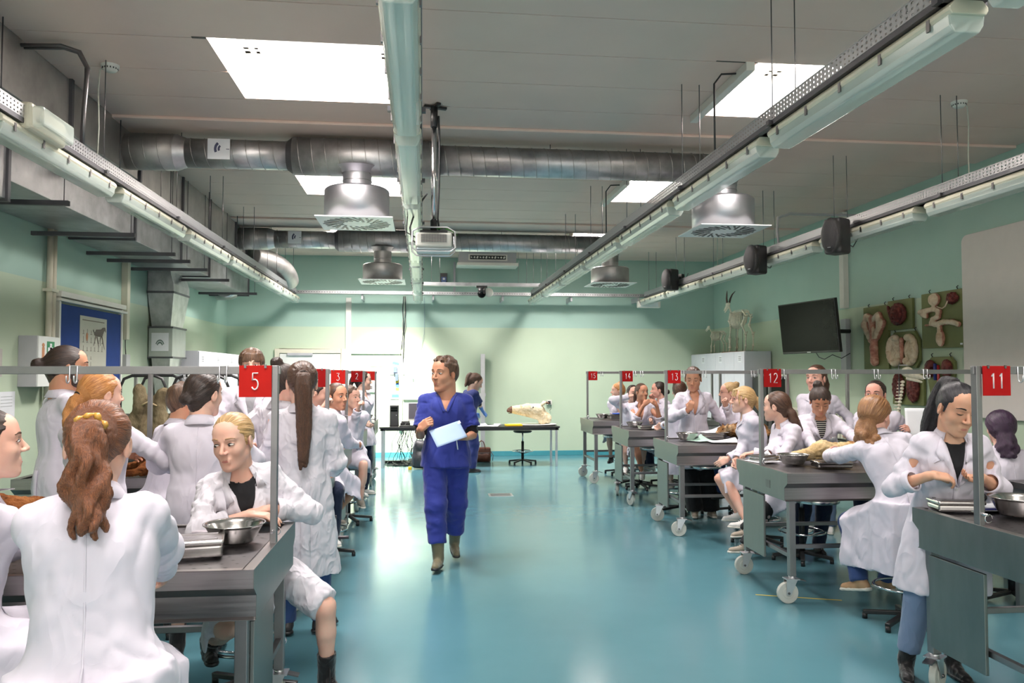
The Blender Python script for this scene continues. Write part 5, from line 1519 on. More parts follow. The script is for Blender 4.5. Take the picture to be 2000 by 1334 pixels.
HM = {'brown': hairmat('brown_hair', rgb(38, 24, 18), rgb(76, 50, 36), rgb(112, 78, 56)), 'auburn': hairmat('auburn_hair', rgb(58, 32, 20), rgb(112, 66, 40), rgb(158, 100, 62)),
      'dark': hairmat('dark_brown_hair', rgb(22, 15, 12), rgb(46, 32, 26), rgb(76, 54, 42)), 'black': hairmat('black_hair', rgb(10, 9, 11), rgb(24, 21, 26), rgb(60, 54, 62)),
      'blond': hairmat('blond_hair', rgb(120, 88, 52), rgb(186, 150, 100), rgb(222, 192, 142)), 'gold': hairmat('golden_brown_hair', rgb(84, 54, 32), rgb(140, 96, 60), rgb(188, 144, 98)), 'ginger': hairmat('ginger_blond_hair', rgb(134, 80, 40), rgb(190, 126, 68), rgb(224, 168, 104)),
      'purple': hairmat('dark_purple_hair', rgb(20, 10, 22), rgb(48, 26, 52), rgb(80, 46, 82)), 'short': hairmat('short_brown_hair', rgb(44, 30, 22), rgb(84, 60, 44), rgb(120, 90, 66))}
def clothmat(name, col, scale=11, bump=.5, rough=.75, sheen=.2):
    if name in _mats: return _mats[name]
    t = NT(name); t.set(Roughness=rough, Specular_IOR_Level=.2, Sheen_Weight=sheen)
    v = t.coord('Object')
    f = t.noise(v, 3, 3)
    c0 = tuple(c * .96 for c in col[:3]) + (1,)
    t.l(t.ramp(f, [(.3, c0), (.7, col)]), t.b.inputs['Base Color'])
    a = t.noise(t.coord('Object', (1, 1, .6)), scale * .75, 2, .5, .4)
    m1 = t.n('ShaderNodeMath', operation='SUBTRACT'); t.l(a, m1.inputs[0]); m1.inputs[1].default_value = .5
    m2 = t.n('ShaderNodeMath', operation='ABSOLUTE'); t.l(m1.outputs[0], m2.inputs[0])
    m3 = t.n('ShaderNodeMath', operation='MULTIPLY'); t.l(m2.outputs[0], m3.inputs[0]); m3.inputs[1].default_value = -3.0
    m4 = t.n('ShaderNodeMath', operation='MAXIMUM'); t.l(m3.outputs[0], m4.inputs[0]); m4.inputs[1].default_value = -.55
    t.bump(m4.outputs[0], bump, .02)
    _mats[name] = t.mat; return t.mat
CL = {'coat': clothmat('white_cotton_coat', rgb(214, 208, 220), 9, .45), 'coat_creased': clothmat('creased_white_cotton', rgb(214, 210, 218), 14, .8),
      'scrub': clothmat('royal_blue_scrub_cloth', rgb(44, 56, 138), 8, .5), 'scrub2': clothmat('navy_scrub_cloth', rgb(38, 48, 104), 9, .5), 'jeans': clothmat('blue_denim', rgb(52, 74, 122), 12, .4),
      'darkjeans': clothmat('dark_denim', rgb(30, 38, 62), 12, .4), 'lightjeans': clothmat('grey_blue_denim', rgb(112, 130, 160), 12, .4), 'blackcloth': clothmat('black_cloth', (.012, .012, .014, 1), 12, .4),
      'greytee': clothmat('grey_jersey', rgb(150, 150, 154), 12, .3), 'leather': clothmat('black_leather', (.014, .013, .014, 1), 20, .3, .35), 'welly': clothmat('olive_rubber', rgb(112, 106, 84), 5, .1, .35),
      'glove': clothmat('blue_nitrile', rgb(96, 140, 214), 9, .3, .45)}
def stripes():
    t = NT('striped_jersey'); t.set(Roughness=.8)
    s = t.n('ShaderNodeSeparateXYZ'); t.l(t.coord('Object'), s.inputs[0])
    a = t.n('ShaderNodeMath', operation='MULTIPLY'); t.l(s.outputs['Z'], a.inputs[0]); a.inputs[1].default_value = 55
    b = t.n('ShaderNodeMath', operation='FRACT'); t.l(a.outputs[0], b.inputs[0])
    t.l(t.ramp(b.outputs[0], [(0, rgb(26, 26, 34)), (.62, rgb(26, 26, 34)), (.66, rgb(205, 200, 190))]), t.b.inputs['Base Color'])
    return t.mat
CL['stripes'] = stripes()
def floral():
    t = NT('floral_trouser_print'); t.set(Roughness=.7)
    v = t.n('ShaderNodeTexVoronoi'); v.inputs['Scale'].default_value = 16; t.l(t.coord('Object'), v.inputs['Vector'])
    t.l(t.ramp(v.outputs['Distance'], [(0, rgb(190, 90, 90)), (.25, rgb(225, 205, 200)), (.36, rgb(16, 16, 22))]), t.b.inputs['Base Color'])
    return t.mat
CL['floral'] = floral()
M['eye_white'] = flat('eye_white', rgb(226, 220, 214), .2, var=.01); M['iris'] = flat('dark_iris', rgb(40, 32, 28), .15, var=.05)
M['lip'] = flat('lip_skin', rgb(190, 116, 108), .4, var=.04); M['lash'] = flat('eyelash_dark', rgb(40, 28, 24), .6); M['lid'] = flat('eyelid_shadow_skin', rgb(186, 134, 116), .5)
M['brow'] = flat('eyebrow_hair', rgb(84, 60, 44), .8); M['browdark'] = flat('dark_eyebrow_hair', rgb(34, 26, 24), .8); M['browfair'] = flat('fair_eyebrow_hair', rgb(176, 138, 104), .8)
M['button'] = flat('white_button', rgb(205, 205, 208), .3)
LOD = {'near': (.0039, .0100, .0048, .024, .0056), 'mid': (.0058, .0150, .0066, .028, .0075), 'far': (.0078, .0205, .0085, .034, .0105)}

def RX(a): return Matrix.Rotation(math.radians(a), 3, 'X')
def RY(a): return Matrix.Rotation(math.radians(a), 3, 'Y')
def RZ_(a): return Matrix.Rotation(math.radians(a), 3, 'Z')
def ik(a, t, l1, l2, pole):
    a = Vector(a); t = Vector(t); d = t - a; L = d.length
    if L > (l1 + l2) * .995: t = a + d * ((l1 + l2) * .995 / L); d = t - a; L = d.length
    if L < abs(l1 - l2) + .02: L = abs(l1 - l2) + .02
    u = d.normalized(); x = (l1 * l1 - l2 * l2 + L * L) / (2 * L)
    h = math.sqrt(max(0, l1 * l1 - x * x))
    p = Vector(pole); p = p - u * p.dot(u); p = p.normalized() if p.length > 1e-6 else u.orthogonal().normalized()
    return a + u * x + p * h, t

def build_head(root, C, R, hs, res, spec, skin, hairm, N, Nr):
    """C head centre (person space), R head axes, N neck base"""
    male = spec.get('male', False)
    def T(p): return C + R @ (Vector(p) * hs)
    s = SDF((-.10, -.12, -.20), (.10, .125, .135), res / hs)
    ch = .098 if not male else .104
    jw = .039 if not male else .044
    s.ell((0, -.014, .036), (.0735, .092, .082), k=0)
    s.ell((0, .028, -.012), (.060, .060, .088), k=.03)
    for g in (-1, 1):
        s.cap((g * (jw + .007), -.002, -.046), (g * .013, .066, -ch + .006), .0175, .0145, k=.03)
        s.ell((g * .036, .052, -.022), (.021, .022, .022), k=.025)
        s.cap((g * .012, .081, .030), (g * .042, .068, .031), .010, .009, k=.012)
    s.cap((-.014, .045, -ch + .014), (.014, .045, -ch + .014), .020, .020, k=.02)
    s.ell((0, .070, -ch + .004), (.018, .014, .014), k=.012)
    s.ell((0, .062, -.058), (.028, .024, .024), k=.02)
    s.ell((0, .040, .055), (.058, .046, .05), k=.02)
    for g in (-1, 1): s.ell((g * .032, .094, .012), (.019, .015, .012), op='sub', k=.010)
    for g in (-1, 1): s.ell((g * .032, .072, .011), (.014, .0115, .010), k=.004)
    s.cap((0, .084, .020), (0, .107, -.018), .0068, .0092, k=.010)
    for g in (-1, 1): s.ell((g * .0115, .096, -.024), (.0078, .011, .0068), k=.005)
    s.ell((0, .106, -.021), (.0095, .0105, .0085), k=.005)
    s.cap((-.016, .083, -.0545), (.016, .083, -.0545), .0055, .0055, k=.008); s.cap((-.013, .083, -.066), (.013, .083, -.066), .0060, .0060, k=.008)
    s.ell((0, .099, -.0600), (.020, .008, .0016), op='sub', k=.002)
    for g in (-1, 1):
        Re = RZ_(-g * 20) @ RX(-10)
        s.ell((g * .0765, -.010, -.002), (.009, .019, .031), Re, k=.006)
        s.ell((g * .087, -.006, .002), (.007, .010, .018), Re, op='sub', k=.004)
    # neck down to the collar
    inv = R.transposed()
    nb = inv @ (N - C) / hs; nf = inv @ (Nr @ Vector((0, 1, 0)))
    nr = .054 if not male else .064
    s.cap((0, -.022, -.05), tuple(nb * .6 + Vector((0, -.022, -.05)) * .4), nr, nr, k=.02)
    P, Q = s.poly(); P = relax(P, Q, 1, .4)
    def yat(x, z):
        ys = np.linspace(.13, .0, 66); v = s.sample(np.stack([np.full(66, x), ys, np.full(66, z)], 1))
        i = int(np.argmax(v < 0)); return float(ys[i])
    PW = (P * hs) @ np.array(R).T + np.array(C)
    # neck proper, in person space
    n2 = SDF(np.minimum(C, N) - .14, np.maximum(C, N) + .12, max(res * 1.6, .007))
    a = T((0, -.024, -.06)); n2.cap(a, N + (Nr @ Vector((0, -.004, -.05))), nr * hs, (nr + .006) * hs, k=0)
    n2.cap(N + Nr @ Vector((-.07, -.0, -.055)), N + Nr @ Vector((.07, 0, -.055)), .04, .04, k=.04)
    n2.ell(N + Nr @ Vector((0, .030, -.075)), (.085, .045, .07), np.array(Nr), k=.04)
    P2, Q2 = n2.poly(); P2 = relax(P2, Q2, 1)
    out = [(PW, Q), (P2, Q2)]
    if spec.get('noface'): return out, T, s, yat
    # features
    closed = spec.get('down', False)
    for g in (-1, 1):
        ey = yat(g * .032, .011)
        e = MB()
        if not closed:
            gx = spec.get('gaze', (0, 0))
            e.ball((0, 0, 0), (.0135 * hs, .006 * hs, .0049 * hs), 14)
            e.ball((gx[0] * .006 * hs, .0035 * hs, (gx[1] * .003) * hs), (.0058 * hs, .0042 * hs, .0056 * hs), 12, m=1)
            eo = e.build('eye', [M['eye_white'], M['iris']], root); c = T((g * .032, ey - .0022, .0105))
            eo.matrix_local = Matrix.Translation(c) @ R.to_4x4()
        z0 = .0156 if not closed else .007
        lm = MB(); pts = []
        for i in range(9):
            t = i / 8 * 2 - 1; x = g * .032 + t * .0145; z = z0 - (.0055 * t * t if not closed else -.003 * t * t)
            pts.append(T((x, yat(x, z) + .0012, z)))
        lm.tube(pts, [.0010 * hs + .0018 * hs * math.sin(PI * i / 8) for i in range(9)], 6); lm.build('eyelashes', M['lash'], root)
        bm_ = MB(); pts = []
        for i in range(9):
            t = i / 8; x = g * (.016 + .036 * t); z = .0335 + .006 * math.sin(PI * (t * .75 + .1)) - .003 * t
            pts.append(T((x, yat(x, z) + .0006, z)))
        bm_.tube(pts, [(.0018 + .0018 * math.sin(PI * min(1, .25 + i / 8 * .9))) * hs for i in range(9)], 6); bm_.build('eyebrow', M[spec.get('brow', 'brow')], root)
    lp = MB()
    for z, hh, wd in ((-.0563, .0027, .0190), (-.0630, .0037, .0170)):
        rowp = []
        for i in range(9):
            t = i / 8 * 2 - 1; x = t * wd; zz = z + (-.0028 * t * t if z > -.06 else .0032 * t * t) - (.0012 if z > -.06 and abs(t) < .15 else 0)
            rowp.append(T((x, yat(x, zz) - .0012, zz)))
        lp.tube(rowp, [max(.0006, hh * math.sqrt(max(0, 1 - (i / 4 - 1) ** 2))) * hs for i in range(9)], 8)
    lp.build('lips', M['lip'], root)
    if spec.get('glasses'):
        gm = MB(); rim = []
        for g in (-1, 1):
            yy = yat(g * .032, -.005) + .016
            gm.tube([T((g * .033 + .021 * math.cos(a) * (1.05), yy - abs(math.cos(a)) * .002, .006 + .016 * math.sin(a))) for a in [2 * PI * i / 20 for i in range(20)]], .0013 * hs, 5, closed=True)
            gm.tube([T((g * .054, yy, .012)), T((g * .074, yy - .04, .014)), T((g * .080, .0, .010)), T((g * .080, -.02, -.006))], .0013 * hs, 5)
        gm.tube([T((-.012, .104, .010)), T((0, .106, .013)), T((.012, .104, .010))], .0013 * hs, 5)
        gm.build('glasses_frame', flat('dark_red_metal', rgb(96, 40, 44), .3), root)
    return out, T, s, yat

def strandvec(P, tie, axis, chains):
    """direction field that runs with the strands"""
    a = np.array(axis, float); a /= np.linalg.norm(a); T_ = np.array(tie, float)
    q = P - T_; r = np.linalg.norm(q, axis=1, keepdims=True); u = q / np.maximum(r, 1e-6)
    pw = u - a * (u @ a)[:, None]; pw /= np.maximum(1e-6, np.linalg.norm(pw, axis=1, keepdims=True))
    vec = pw + a * r * 1.2
    best = np.full(len(P), 1e9)
    off = 0
    for ch in chains:
        for i in range(len(ch) - 1):
            A = np.array(ch[i], float); B = np.array(ch[i + 1], float); d = B - A; L = max(1e-6, np.linalg.norm(d)); d /= L
            w_ = P - A; t = np.clip(w_ @ d, 0, L); c = w_ - t[:, None] * d; dist = np.linalg.norm(c, axis=1)
            m = (dist < best) & (dist < .075)
            if i == 0 and True: m &= (w_ @ d > -.01)
            best = np.where(m, dist, best)
            cc = c / .03
            vec[m] = cc[m] + d * ((t[m] + off)[:, None]) * 1.5 + 3
            off += L
    return vec

def build_hair(root, C, R, hs, res, spec, mat, Nr):
    st = spec['hair']; s = SDF((-.17, -.26, -.5 if st in ('pony', 'long', 'curly') else -.22), (.17, .14, .24), res / hs)
    vol = spec.get('vol', .0)
    male = st == 'short'
    t = (.009 if not male else .012) + vol
    s.ell((0, -.016, .038), (.0735 + t, .092 + t, .083 + t), k=0)
    if st != 'none':
        s.cap((0, -.065, .0), (0, -.055, -.055), .052 + vol, .040 if not male else .036, k=.03)
    # open the face
    hl = spec.get('hairline', .068) - .006
    s.func(lambda X, Y, Z: np.maximum(np.maximum(-(Y - .031 - np.maximum(0, (Z - .02)) * .42 + np.abs(X) * .12), Z - hl + np.abs(X) * .55 * 0 + (X / .075) ** 2 * .022), np.abs(X) - .12) + 0 * X, k=.008, op='sub')
    for g in (-1, 1):
        s.ell((g * .082, .012, -.026), (.030, .034, .046), op='sub', k=.008)
        if spec.get('burns', True): s.cap((g * .068, .018, .02), (g * .070, .014, -.008), .008, .005, k=.006)
    s.plane((0, 0, -.075), (0, .35, -1), k=.01)
    tie = spec.get('tie', (0, -.105, .045)); chains = []
    axis = (0, -1, .25)
    if st == 'bun':
        b = spec.get('bun', (0, -.135, .06)); br = spec.get('bunr', .036)
        tie = tuple(Vector(b) * .8); axis = Vector(b) - Vector((0, -.016, .038))
        s.cap(Vector((0, -.016, .038)).lerp(Vector(b), .55), b, .045, br * .7, k=.02)
        for i in range(18):
            a = i * 2.4; ph = math.acos(1 - 2 * (i + .5) / 18)
            q = Vector((math.sin(ph) * math.cos(a), math.sin(ph) * math.sin(a), math.cos(ph))) * br * .72
            a2 = a + 1.0; q2 = Vector((math.sin(ph) * math.cos(a2), math.sin(ph) * math.sin(a2), math.cos(ph))) * br * .72
            s.cap(Vector(b) + q, Vector(b) + q2, br * .32, br * .28, k=.006)
    if st in ('pony', 'curly', 'long'):
        tie = spec.get('tie', (0, -.105, .05)); axis = Vector(tie) - Vector((0, -.016, .038)); L = spec.get('len', .35)
        pr = spec.get('pr', .026); wave = .0 if st == 'pony' else .012
        s.cap(Vector((0, -.016, .038)).lerp(Vector(tie), .55), Vector(tie), .05, pr * .75, k=.025)
        pl = spec['path'] if 'path' in spec else None
        if pl is None:
            out = Vector(axis).normalized()
            p0 = Vector(tie); pts = [p0, p0 + out * .03 + Vector((0, 0, -.005)), p0 + out * .045 + Vector((0, 0, -.05))]
            dn = (R.transposed() @ (Nr @ Vector(spec.get('down_dir', (0, -.12, -1))))).normalized()
            k_ = 6
            for i in range(1, k_ + 1): pts.append(pts[2] + dn * (L * i / k_))
        else: pts = [Vector(p) for p in pl]
        chains.append(pts)
        nst = 9 if st == 'pony' else 12
        n = len(pts) - 1
        for kx in range(nst):
            a0 = 2 * PI * kx / nst; rad0 = .55 if kx % 3 else .2
            prev = None; fq = random.Random(kx * 7 + len(pts)); ph = fq.random() * 6; end = 1 - .18 * fq.random()
            for i in range(n * 3 + 1):
                tt = i / (n * 3) * end; j = min(int(tt * n), n - 1); base = pts[j].lerp(pts[j + 1], tt * n - j)
                wd = pr * (.55 + .65 * min(1, tt * 3.2)) * (1 - .55 * max(0, tt - .6) / .4)
                fl = spec.get('flare', 1.0)
                o_ = Vector((math.cos(a0 + tt * 1.2), math.sin(a0 + tt * 1.2) * .7, 0)) * wd * rad0 * 1.25 * (1 + (fl - 1) * tt)
                o_ += Vector((math.sin(ph + tt * (14 if wave else 7)), math.cos(ph * 1.7 + tt * 12), 0)) * (wave + .003) * min(1, tt * 3)
                q = base + o_; rr_ = max(.004, pr * (.60 if wave == 0 else .44) * (1 - .6 * tt))
                if prev is not None: s.cap(prev[0], q, prev[1], rr_, k=.010)
                prev = (q, rr_)
    if st == 'short' :
        axis = (0, -.3, 1); tie = (0, -.03, .10)
        for i in range(spec.get('tufts', 26)):
            a = random.random() * 2 * PI; e = random.uniform(.25, 1.0)
            d = Vector((math.cos(a) * math.sqrt(1 - e * e), math.sin(a) * math.sqrt(1 - e * e), e))
            if d.y > .55 and d.z < .62: continue
            p = Vector((0, -.016, .038)) + Vector((d.x * .078, d.y * .096, d.z * .088)); s.cap(p, p + Vector((d.x * .006, .022, .004 + d.z * .004)), .013, .006, k=.012)
    if spec.get('bangs'):
        for i in range(9):
            x = -.05 + .0125 * i; s.cap((x * .8, .07, .088), (x * 1.15, .090 - abs(x) * .25, .036 + abs(x) * .0), .011, .006, k=.007)
        for g in (-1, 1): s.cap((g * .066, .05, .05), (g * .072, .046, -.05), .010, .004, k=.006)
    if spec.get('loose'):
        for g in (-1, 1): s.cap((g * .07, .02, .03), (g * .082, .0, -.03), .014, .010, k=.01)
    P, Q = s.poly(); P = relax(P, Q, 1, .4); N = normals(P, Q)
    V_ = strandvec(P, tie, axis, chains)
    P = P + N * (.0022 * vnoise(V_ * 7, 5) + (.0012 * vnoise(V_ * 17, 6)))[:, None]
    PW = (P * hs) @ np.array(R).T + np.array(C)
    o = mesh_from(PW, Q, 'hair', mat, root)
    at = o.data.attributes.new('strand', 'FLOAT_VECTOR', 'POINT'); at.data.foreach_set('vector', V_.astype(np.float32).ravel())
    if st in ('pony', 'curly') or spec.get('band'):
        tp = C + R @ (Vector(tie) * hs * 1.0 + Vector(axis).normalized() * .012 * hs); ax = (R @ Vector(axis)).normalized(); q = ax.to_track_quat('Z', 'Y').to_matrix()
        pr = spec.get('pr', .026) * hs; scr = spec.get('scrunchie')
        m = MB(); nn = 40
        m.tube([tp + q @ Vector(((pr * (.95 if scr else .85) + (.004 * math.sin(i * .95) if scr else 0)) * math.cos(2 * PI * i / nn), (pr * (.95 if scr else .85) + (.004 * math.cos(i * .8) if scr else 0)) * math.sin(2 * PI * i / nn), .004 * math.sin(i * 1.3) if scr else 0)) for i in range(nn)], [.008 + .003 * math.sin(i * 1.25) if scr else .0045 for i in range(nn)], 8, closed=True)
        ho = m.build('hair_scrunchie' if scr else 'hair_band', flat('gold_satin', rgb(196, 150, 66), .35, var=.3) if scr else M['browdark'], root)
        if scr: ho['label'] = 'gold satin scrunchie'

def build_hand(s, w_, d, nrm, g, curl, sc, thumb=.5, pinch=0):
    """hand from wrist w_, fingers along d, back-of-hand normal nrm, g=+1 right hand"""
    y = Vector(d).normalized(); z = Vector(nrm); z = (z - y * z.dot(y)).normalized(); x = y.cross(z)
    x = x * (-1 if g > 0 else 1)    # thumb side
    def L(a, b, c): return Vector(w_) + (x * a + y * b + z * c) * sc
    Rm = np.array([list(x), list(y), list(z)]).T
    s.box(L(.0, .048, 0), np.array((.036, .046, .0135)) * sc, Rm, rad=.013 * sc, k=.012)
    s.ell(L(.018, .030, -.008), np.array((.020, .032, .015)) * sc, Rm, k=.012)
    fl = [(.0275, .076, .0086), (.0092, .084, .0088), (-.0095, .078, .0084), (-.0275, .062, .0076)]
    for i, (fx, ln, r) in enumerate(fl):
        c = curl[i] if hasattr(curl, '__len__') else curl + .07 * i
        p = L(fx, .088, .001); a = 0; dx = fx * 1.6
        for seg, (fr, cc) in enumerate(((.45, 52), (.31, 66), (.24, 44))):
            a += math.radians(cc * c)
            q = p + (y * math.cos(a) - z * math.sin(a) + x * dx * (1 - c)) * ln * fr * sc
            s.cap(p, q, r * sc * (1 - .1 * seg), r * sc * (.92 - .1 * seg), k=.0035); p = q
    b = L(.026, .018, -.006); t1 = L(.026 + .028 * (1 - .35 * thumb), .050, -.012 - .016 * thumb); t2 = L(.042 - .022 * thumb, .080, -.020 - .022 * thumb); t3 = L(.040 - .034 * thumb, .103, -.022 - .024 * thumb)
    s.cap(b, t1, .014 * sc, .0108 * sc, k=.012); s.cap(t1, t2, .0106 * sc, .0095 * sc, k=.004); s.cap(t2, t3, .0095 * sc, .0078 * sc, k=.004)

def strip(rows, m, cast, off=.006):
    """patch laid on the cloth: rows of ((uL,vL),(uR,vR))"""
    vs = []
    for (a, b) in rows:
        for j in range(m + 1):
            t = j / m; p = cast(a[0] * (1 - t) + b[0] * t, a[1] * (1 - t) + b[1] * t, off)
            vs.append(p)
    n = len(rows)
    return vs, [(i * (m + 1) + j, i * (m + 1) + j + 1, (i + 1) * (m + 1) + j + 1, (i + 1) * (m + 1) + j) for i in range(n - 1) for j in range(m)]

def skel(H, sit, lean, bend, twist, hyaw, hpitch, hroll, headlift):
    hz = .525 * H if sit is None else sit + .10
    P0 = V(0, 0, hz) if sit is not None else V(0, -.12 * math.sin(math.radians(lean)), hz)
    def frame(f): return RZ_(-twist * f) @ RX(-lean * f * (1.15 if f < 1 else 1)) @ RY(bend * f)
    W1 = P0 + frame(.45) @ V(0, 0, .085 * H)
    W2 = W1 + frame(.8) @ V(0, 0, .085 * H)
    Nr = frame(1.0); Nk = W2 + Nr @ V(0, 0, .132 * H)
    Hr = RZ_(-hyaw) @ RX(-hpitch) @ RY(hroll)
    nd = (Nr @ V(0, 0, 1) * .6 + Hr @ V(0, .12, 1) * .4).normalized()
    C = Nk + nd * (.090 * H + headlift) + Hr @ V(0, .020, .0)
    return P0, W1, W2, Nr, Nk, Hr, C, frame

def cast(at, heading, headaz, label, seated=False, H=None, hw=(None, None), fw=None, hdw=(None, None), hnw=(None, None), plw=(None, None), stool_label=None, **kw):
    """place a person so that the head centre sits at the world point `at`; hands and feet given in world axes"""
    k = {q: kw.get(q, 0) for q in ('lean', 'bend', 'twist', 'hpitch', 'hroll', 'headlift')}
    hy = (headaz - heading + 180) % 360 - 180
    h = math.radians(heading); rot = Matrix.Rotation(-h, 3, 'Z'); inv = rot.transposed()
    if seated:
        H = H or 1.68
        C0 = skel(H, 0.0, k['lean'], k['bend'], k['twist'], hy, k['hpitch'], k['hroll'], k['headlift'])[6]; sit = at[2] - C0.z
    else:
        sit = None
        if H is None:
            H = 1.7
            for _ in range(4): H *= at[2] / skel(H, None, k['lean'], k['bend'], k['twist'], hy, k['hpitch'], k['hroll'], k['headlift'])[6].z
    C0 = skel(H, sit, k['lean'], k['bend'], k['twist'], hy, k['hpitch'], k['hroll'], k['headlift'])[6]
    o = rot @ V(C0.x, C0.y, 0); x, y = at[0] - o.x, at[1] - o.y
    loc = lambda p: None if p is None else inv @ (V(*p) - V(x, y, 0))
    dr = lambda p: None if p is None else inv @ V(*p)
    kw['hands'] = tuple(loc(p) for p in hw); kw['hdir'] = tuple(dr(p) for p in hdw); kw['hnrm'] = tuple(dr(p) for p in hnw); kw['poles'] = tuple(dr(p) for p in plw)
    if fw: kw['feet'] = [tuple(loc(p)) for p in fw]
    kw['spec'] = dict(kw.get('spec') or {}); kw['spec'].setdefault('hs', 1.05)
    r = person(x, y, heading, label, H=H, sit=sit, hyaw=hy, **kw)
    if seated and stool_label: stool(x, y, max(.4, sit - .0), stool_label, rz=x * 3)
    print('CAST', label[:34], 'root %.2f %.2f H %.2f sit %s' % (x, y, H, sit))
    return r

def person(x, y, heading, label, H=1.68, lod='mid', sit=None, lean=0, bend=0, twist=0, hyaw=0, hpitch=0, hroll=0, hands=(None, None), poles=(None, None), hdir=(None, None), hnrm=(None, None), curl=(.45, .45), thumb=(.5, .5),
           sleeve=(1, 1), feet=None, knees=None, outfit='coat', hem=.50, vneck=None, shirt=None, legs='jeans', legcut=1.0, shoes='sneaker', shoecol=None, skin='fair', haircol='brown', spec=None, drape=.0, badge=None, girth=1.0, foot_lift=(0, 0), group=None, coatmat='coat', headlift=0, knee_pole=None, side_drop=None, toe=(8, 8), seam=True, gloves=False, kn=(0, 0)):
    spec = dict(spec or {}); spec.setdefault('hair', 'pony')
    rh, rc, rn, rb, rr_ = LOD[lod]
    male = spec.get('male', False)
    root = empty('person', (x, y, 0), -math.radians(heading), label, 'person', group)
    S = H / 1.70; G = girth
    P0, W1, W2, Nr, Nk, Hr, C, frame = skel(H, sit, lean, bend, twist, hyaw, hpitch, hroll, headlift)
    up1, up2 = frame(.45), frame(1.0)
    sw = (.088 if not male else .100) * H
    SHO = [Nk + Nr @ V(g * sw, -.005, -.038 * H) for g in (1, -1)]       # right, left
    hs = S * (1.05 if male else 1.04) * spec.get('hs', 1)
    skm = SK[skin]; body = []
    hd, T, hsdf, yat = build_head(root, C, Hr, hs, rh, spec, skm, HM[haircol], Nk, Nr)
    body += hd
    if spec['hair'] != 'none': build_hair(root, C, Hr, hs, rr_, spec, HM[haircol], Nr)
    if spec.get('beard'):
        b = SDF((-.09, -.02, -.14), (.09, .12, .0), rr_)
        for g in (-1, 1): b.cap((g * .062, .012, -.03), (g * .05, .03, -.075), .016, .018, k=.01); b.cap((g * .05, .03, -.075), (g * .012, .072, -.098), .020, .022, k=.01); b.cap((g * .024, .082, -.052), (g * .006, .093, -.044), .005, .005, k=.005)
        b.ell((0, .086, -.060), (.020, .022, .012), op='sub', k=.006)
        Pb, Qb = b.poly(); Nb = normals(Pb, Qb); Pb = Pb + Nb * (.003 * vnoise(Pb * 160, 2))[:, None]
        bo = mesh_from((Pb * hs) @ np.array(Hr).T + np.array(C), Qb, 'beard', HM[haircol], root)
        at = bo.data.attributes.new('strand', 'FLOAT_VECTOR', 'POINT'); at.data.foreach_set('vector', (Pb * 20).astype(np.float32).ravel())
    # ---- arms
    la, lf = .168 * H, .150 * H
    arms = []
    for i, g in enumerate((1, -1)):
        tgt = hands[i]
        if tgt is None: tgt = SHO[i] + V(g * .07, .06, -(la + lf) * .985)
        pole = poles[i] or V(g * .5, -.6, -.5)
        E, Wr = ik(SHO[i], tgt, la, lf, pole)
        arms.append((SHO[i], E, Wr))
    # ---- legs
    hipw = .052 * H
    HIP = [P0 + RZ_(-twist * .0) @ V(g * hipw, 0, -.01) for g in (1, -1)]
    ank = []
    for i, g in enumerate((1, -1)):
        if feet is not None: a = V(*feet[i]) if len(feet[i]) == 3 else V(feet[i][0], feet[i][1], .075)
        elif sit is None: a = V(g * .10, 0, .075)
        else: a = V(g * .12, .34, .30)
        ank.append(a)
    LEG = []
    for i, g in enumerate((1, -1)):
        K, A = ik(HIP[i], ank[i], .245 * H, .235 * H, (knee_pole[i] if knee_pole else V(g * .15, 1, .3)))
        LEG.append((HIP[i], K, A))
    # ---- body skin (torso, arms, legs) as one surface
    allp = [P0, Nk] + [q for a in arms for q in a] + [q for l in LEG for q in l]
    lo = np.min([list(p) for p in allp], 0) - .16; hi = np.max([list(p) for p in allp], 0) + .16
    s = SDF(lo, hi, rb)
    def torso(s, dw, dd, k=.05):
        for c, Rm, w_, d_, h_ in ((P0 + V(0, -.01, .01), up1 * 1, .150, .105, .12), (W1, up1, .128, .092, .12), (W2 + frame(.8) @ V(0, .005, .0), frame(.8), .138, .105, .13), (W2 + Nr @ V(0, .005, .055 * H), Nr, .142, .100, .11)):
            fm = 1.08 if male else 1.0
            s.ell(c, ((w_ * S * fm + dw) * G, (d_ * S * fm + dd) * G, h_ * S + dd), np.array(Rm), k=k)
    torso(s, 0, 0)
    if not male:
        for g in (-1, 1): s.ell(W2 + Nr @ V(g * .062, .085, .035 * H), (.055, .045, .055), np.array(Nr), k=.04)
    s.cap(SHO[0], SHO[1], .05, .05, k=.05)
    for (a, e, w_) in arms: s.cap(a, e, .048 * S, .038 * S, k=.03)
    for (a, e, w_) in arms: s.cap(e, e.lerp(w_, .55), .038 * S, .033 * S, k=.02)
    for (h, K, A) in LEG:
        s.cap(h, K, .082 * S * G, .056 * S, k=.04); s.cap(K, K.lerp(A, .35), .054 * S, .053 * S, k=.02, ); s.cap(K.lerp(A, .35), A, .053 * S, .032 * S, k=.02)
    Pb, Qb = s.poly(); Pb = relax(Pb, Qb, 1); body.append((Pb, Qb))
    # ---- forearms and hands, fine
    for i, g in enumerate((1, -1)):
        a, e, w_ = arms[i]
        fd = (w_ - e).normalized()
        d = Vector(hdir[i]).normalized() if hdir[i] is not None else fd
        tip = w_ + d * .2 * S
        st = e.lerp(w_, .30)
        q = np.array([list(st), list(w_), list(tip)])
        hsd = SDF(q.min(0) - .07, q.max(0) + .07, rn)
        hsd.cap(st, w_ - fd * .02, .036 * S, .0245 * S, k=0, ); hsd.cap(w_ - fd * .03, w_ + d * .012, .0235 * S, .022 * S, k=.012, flat=None)
        nm = hnrm[i] if hnrm[i] is not None else V(g, 0, .3)
        build_hand(hsd, w_, d, nm, g, curl[i], S * (1.05 if male else .96), thumb[i])
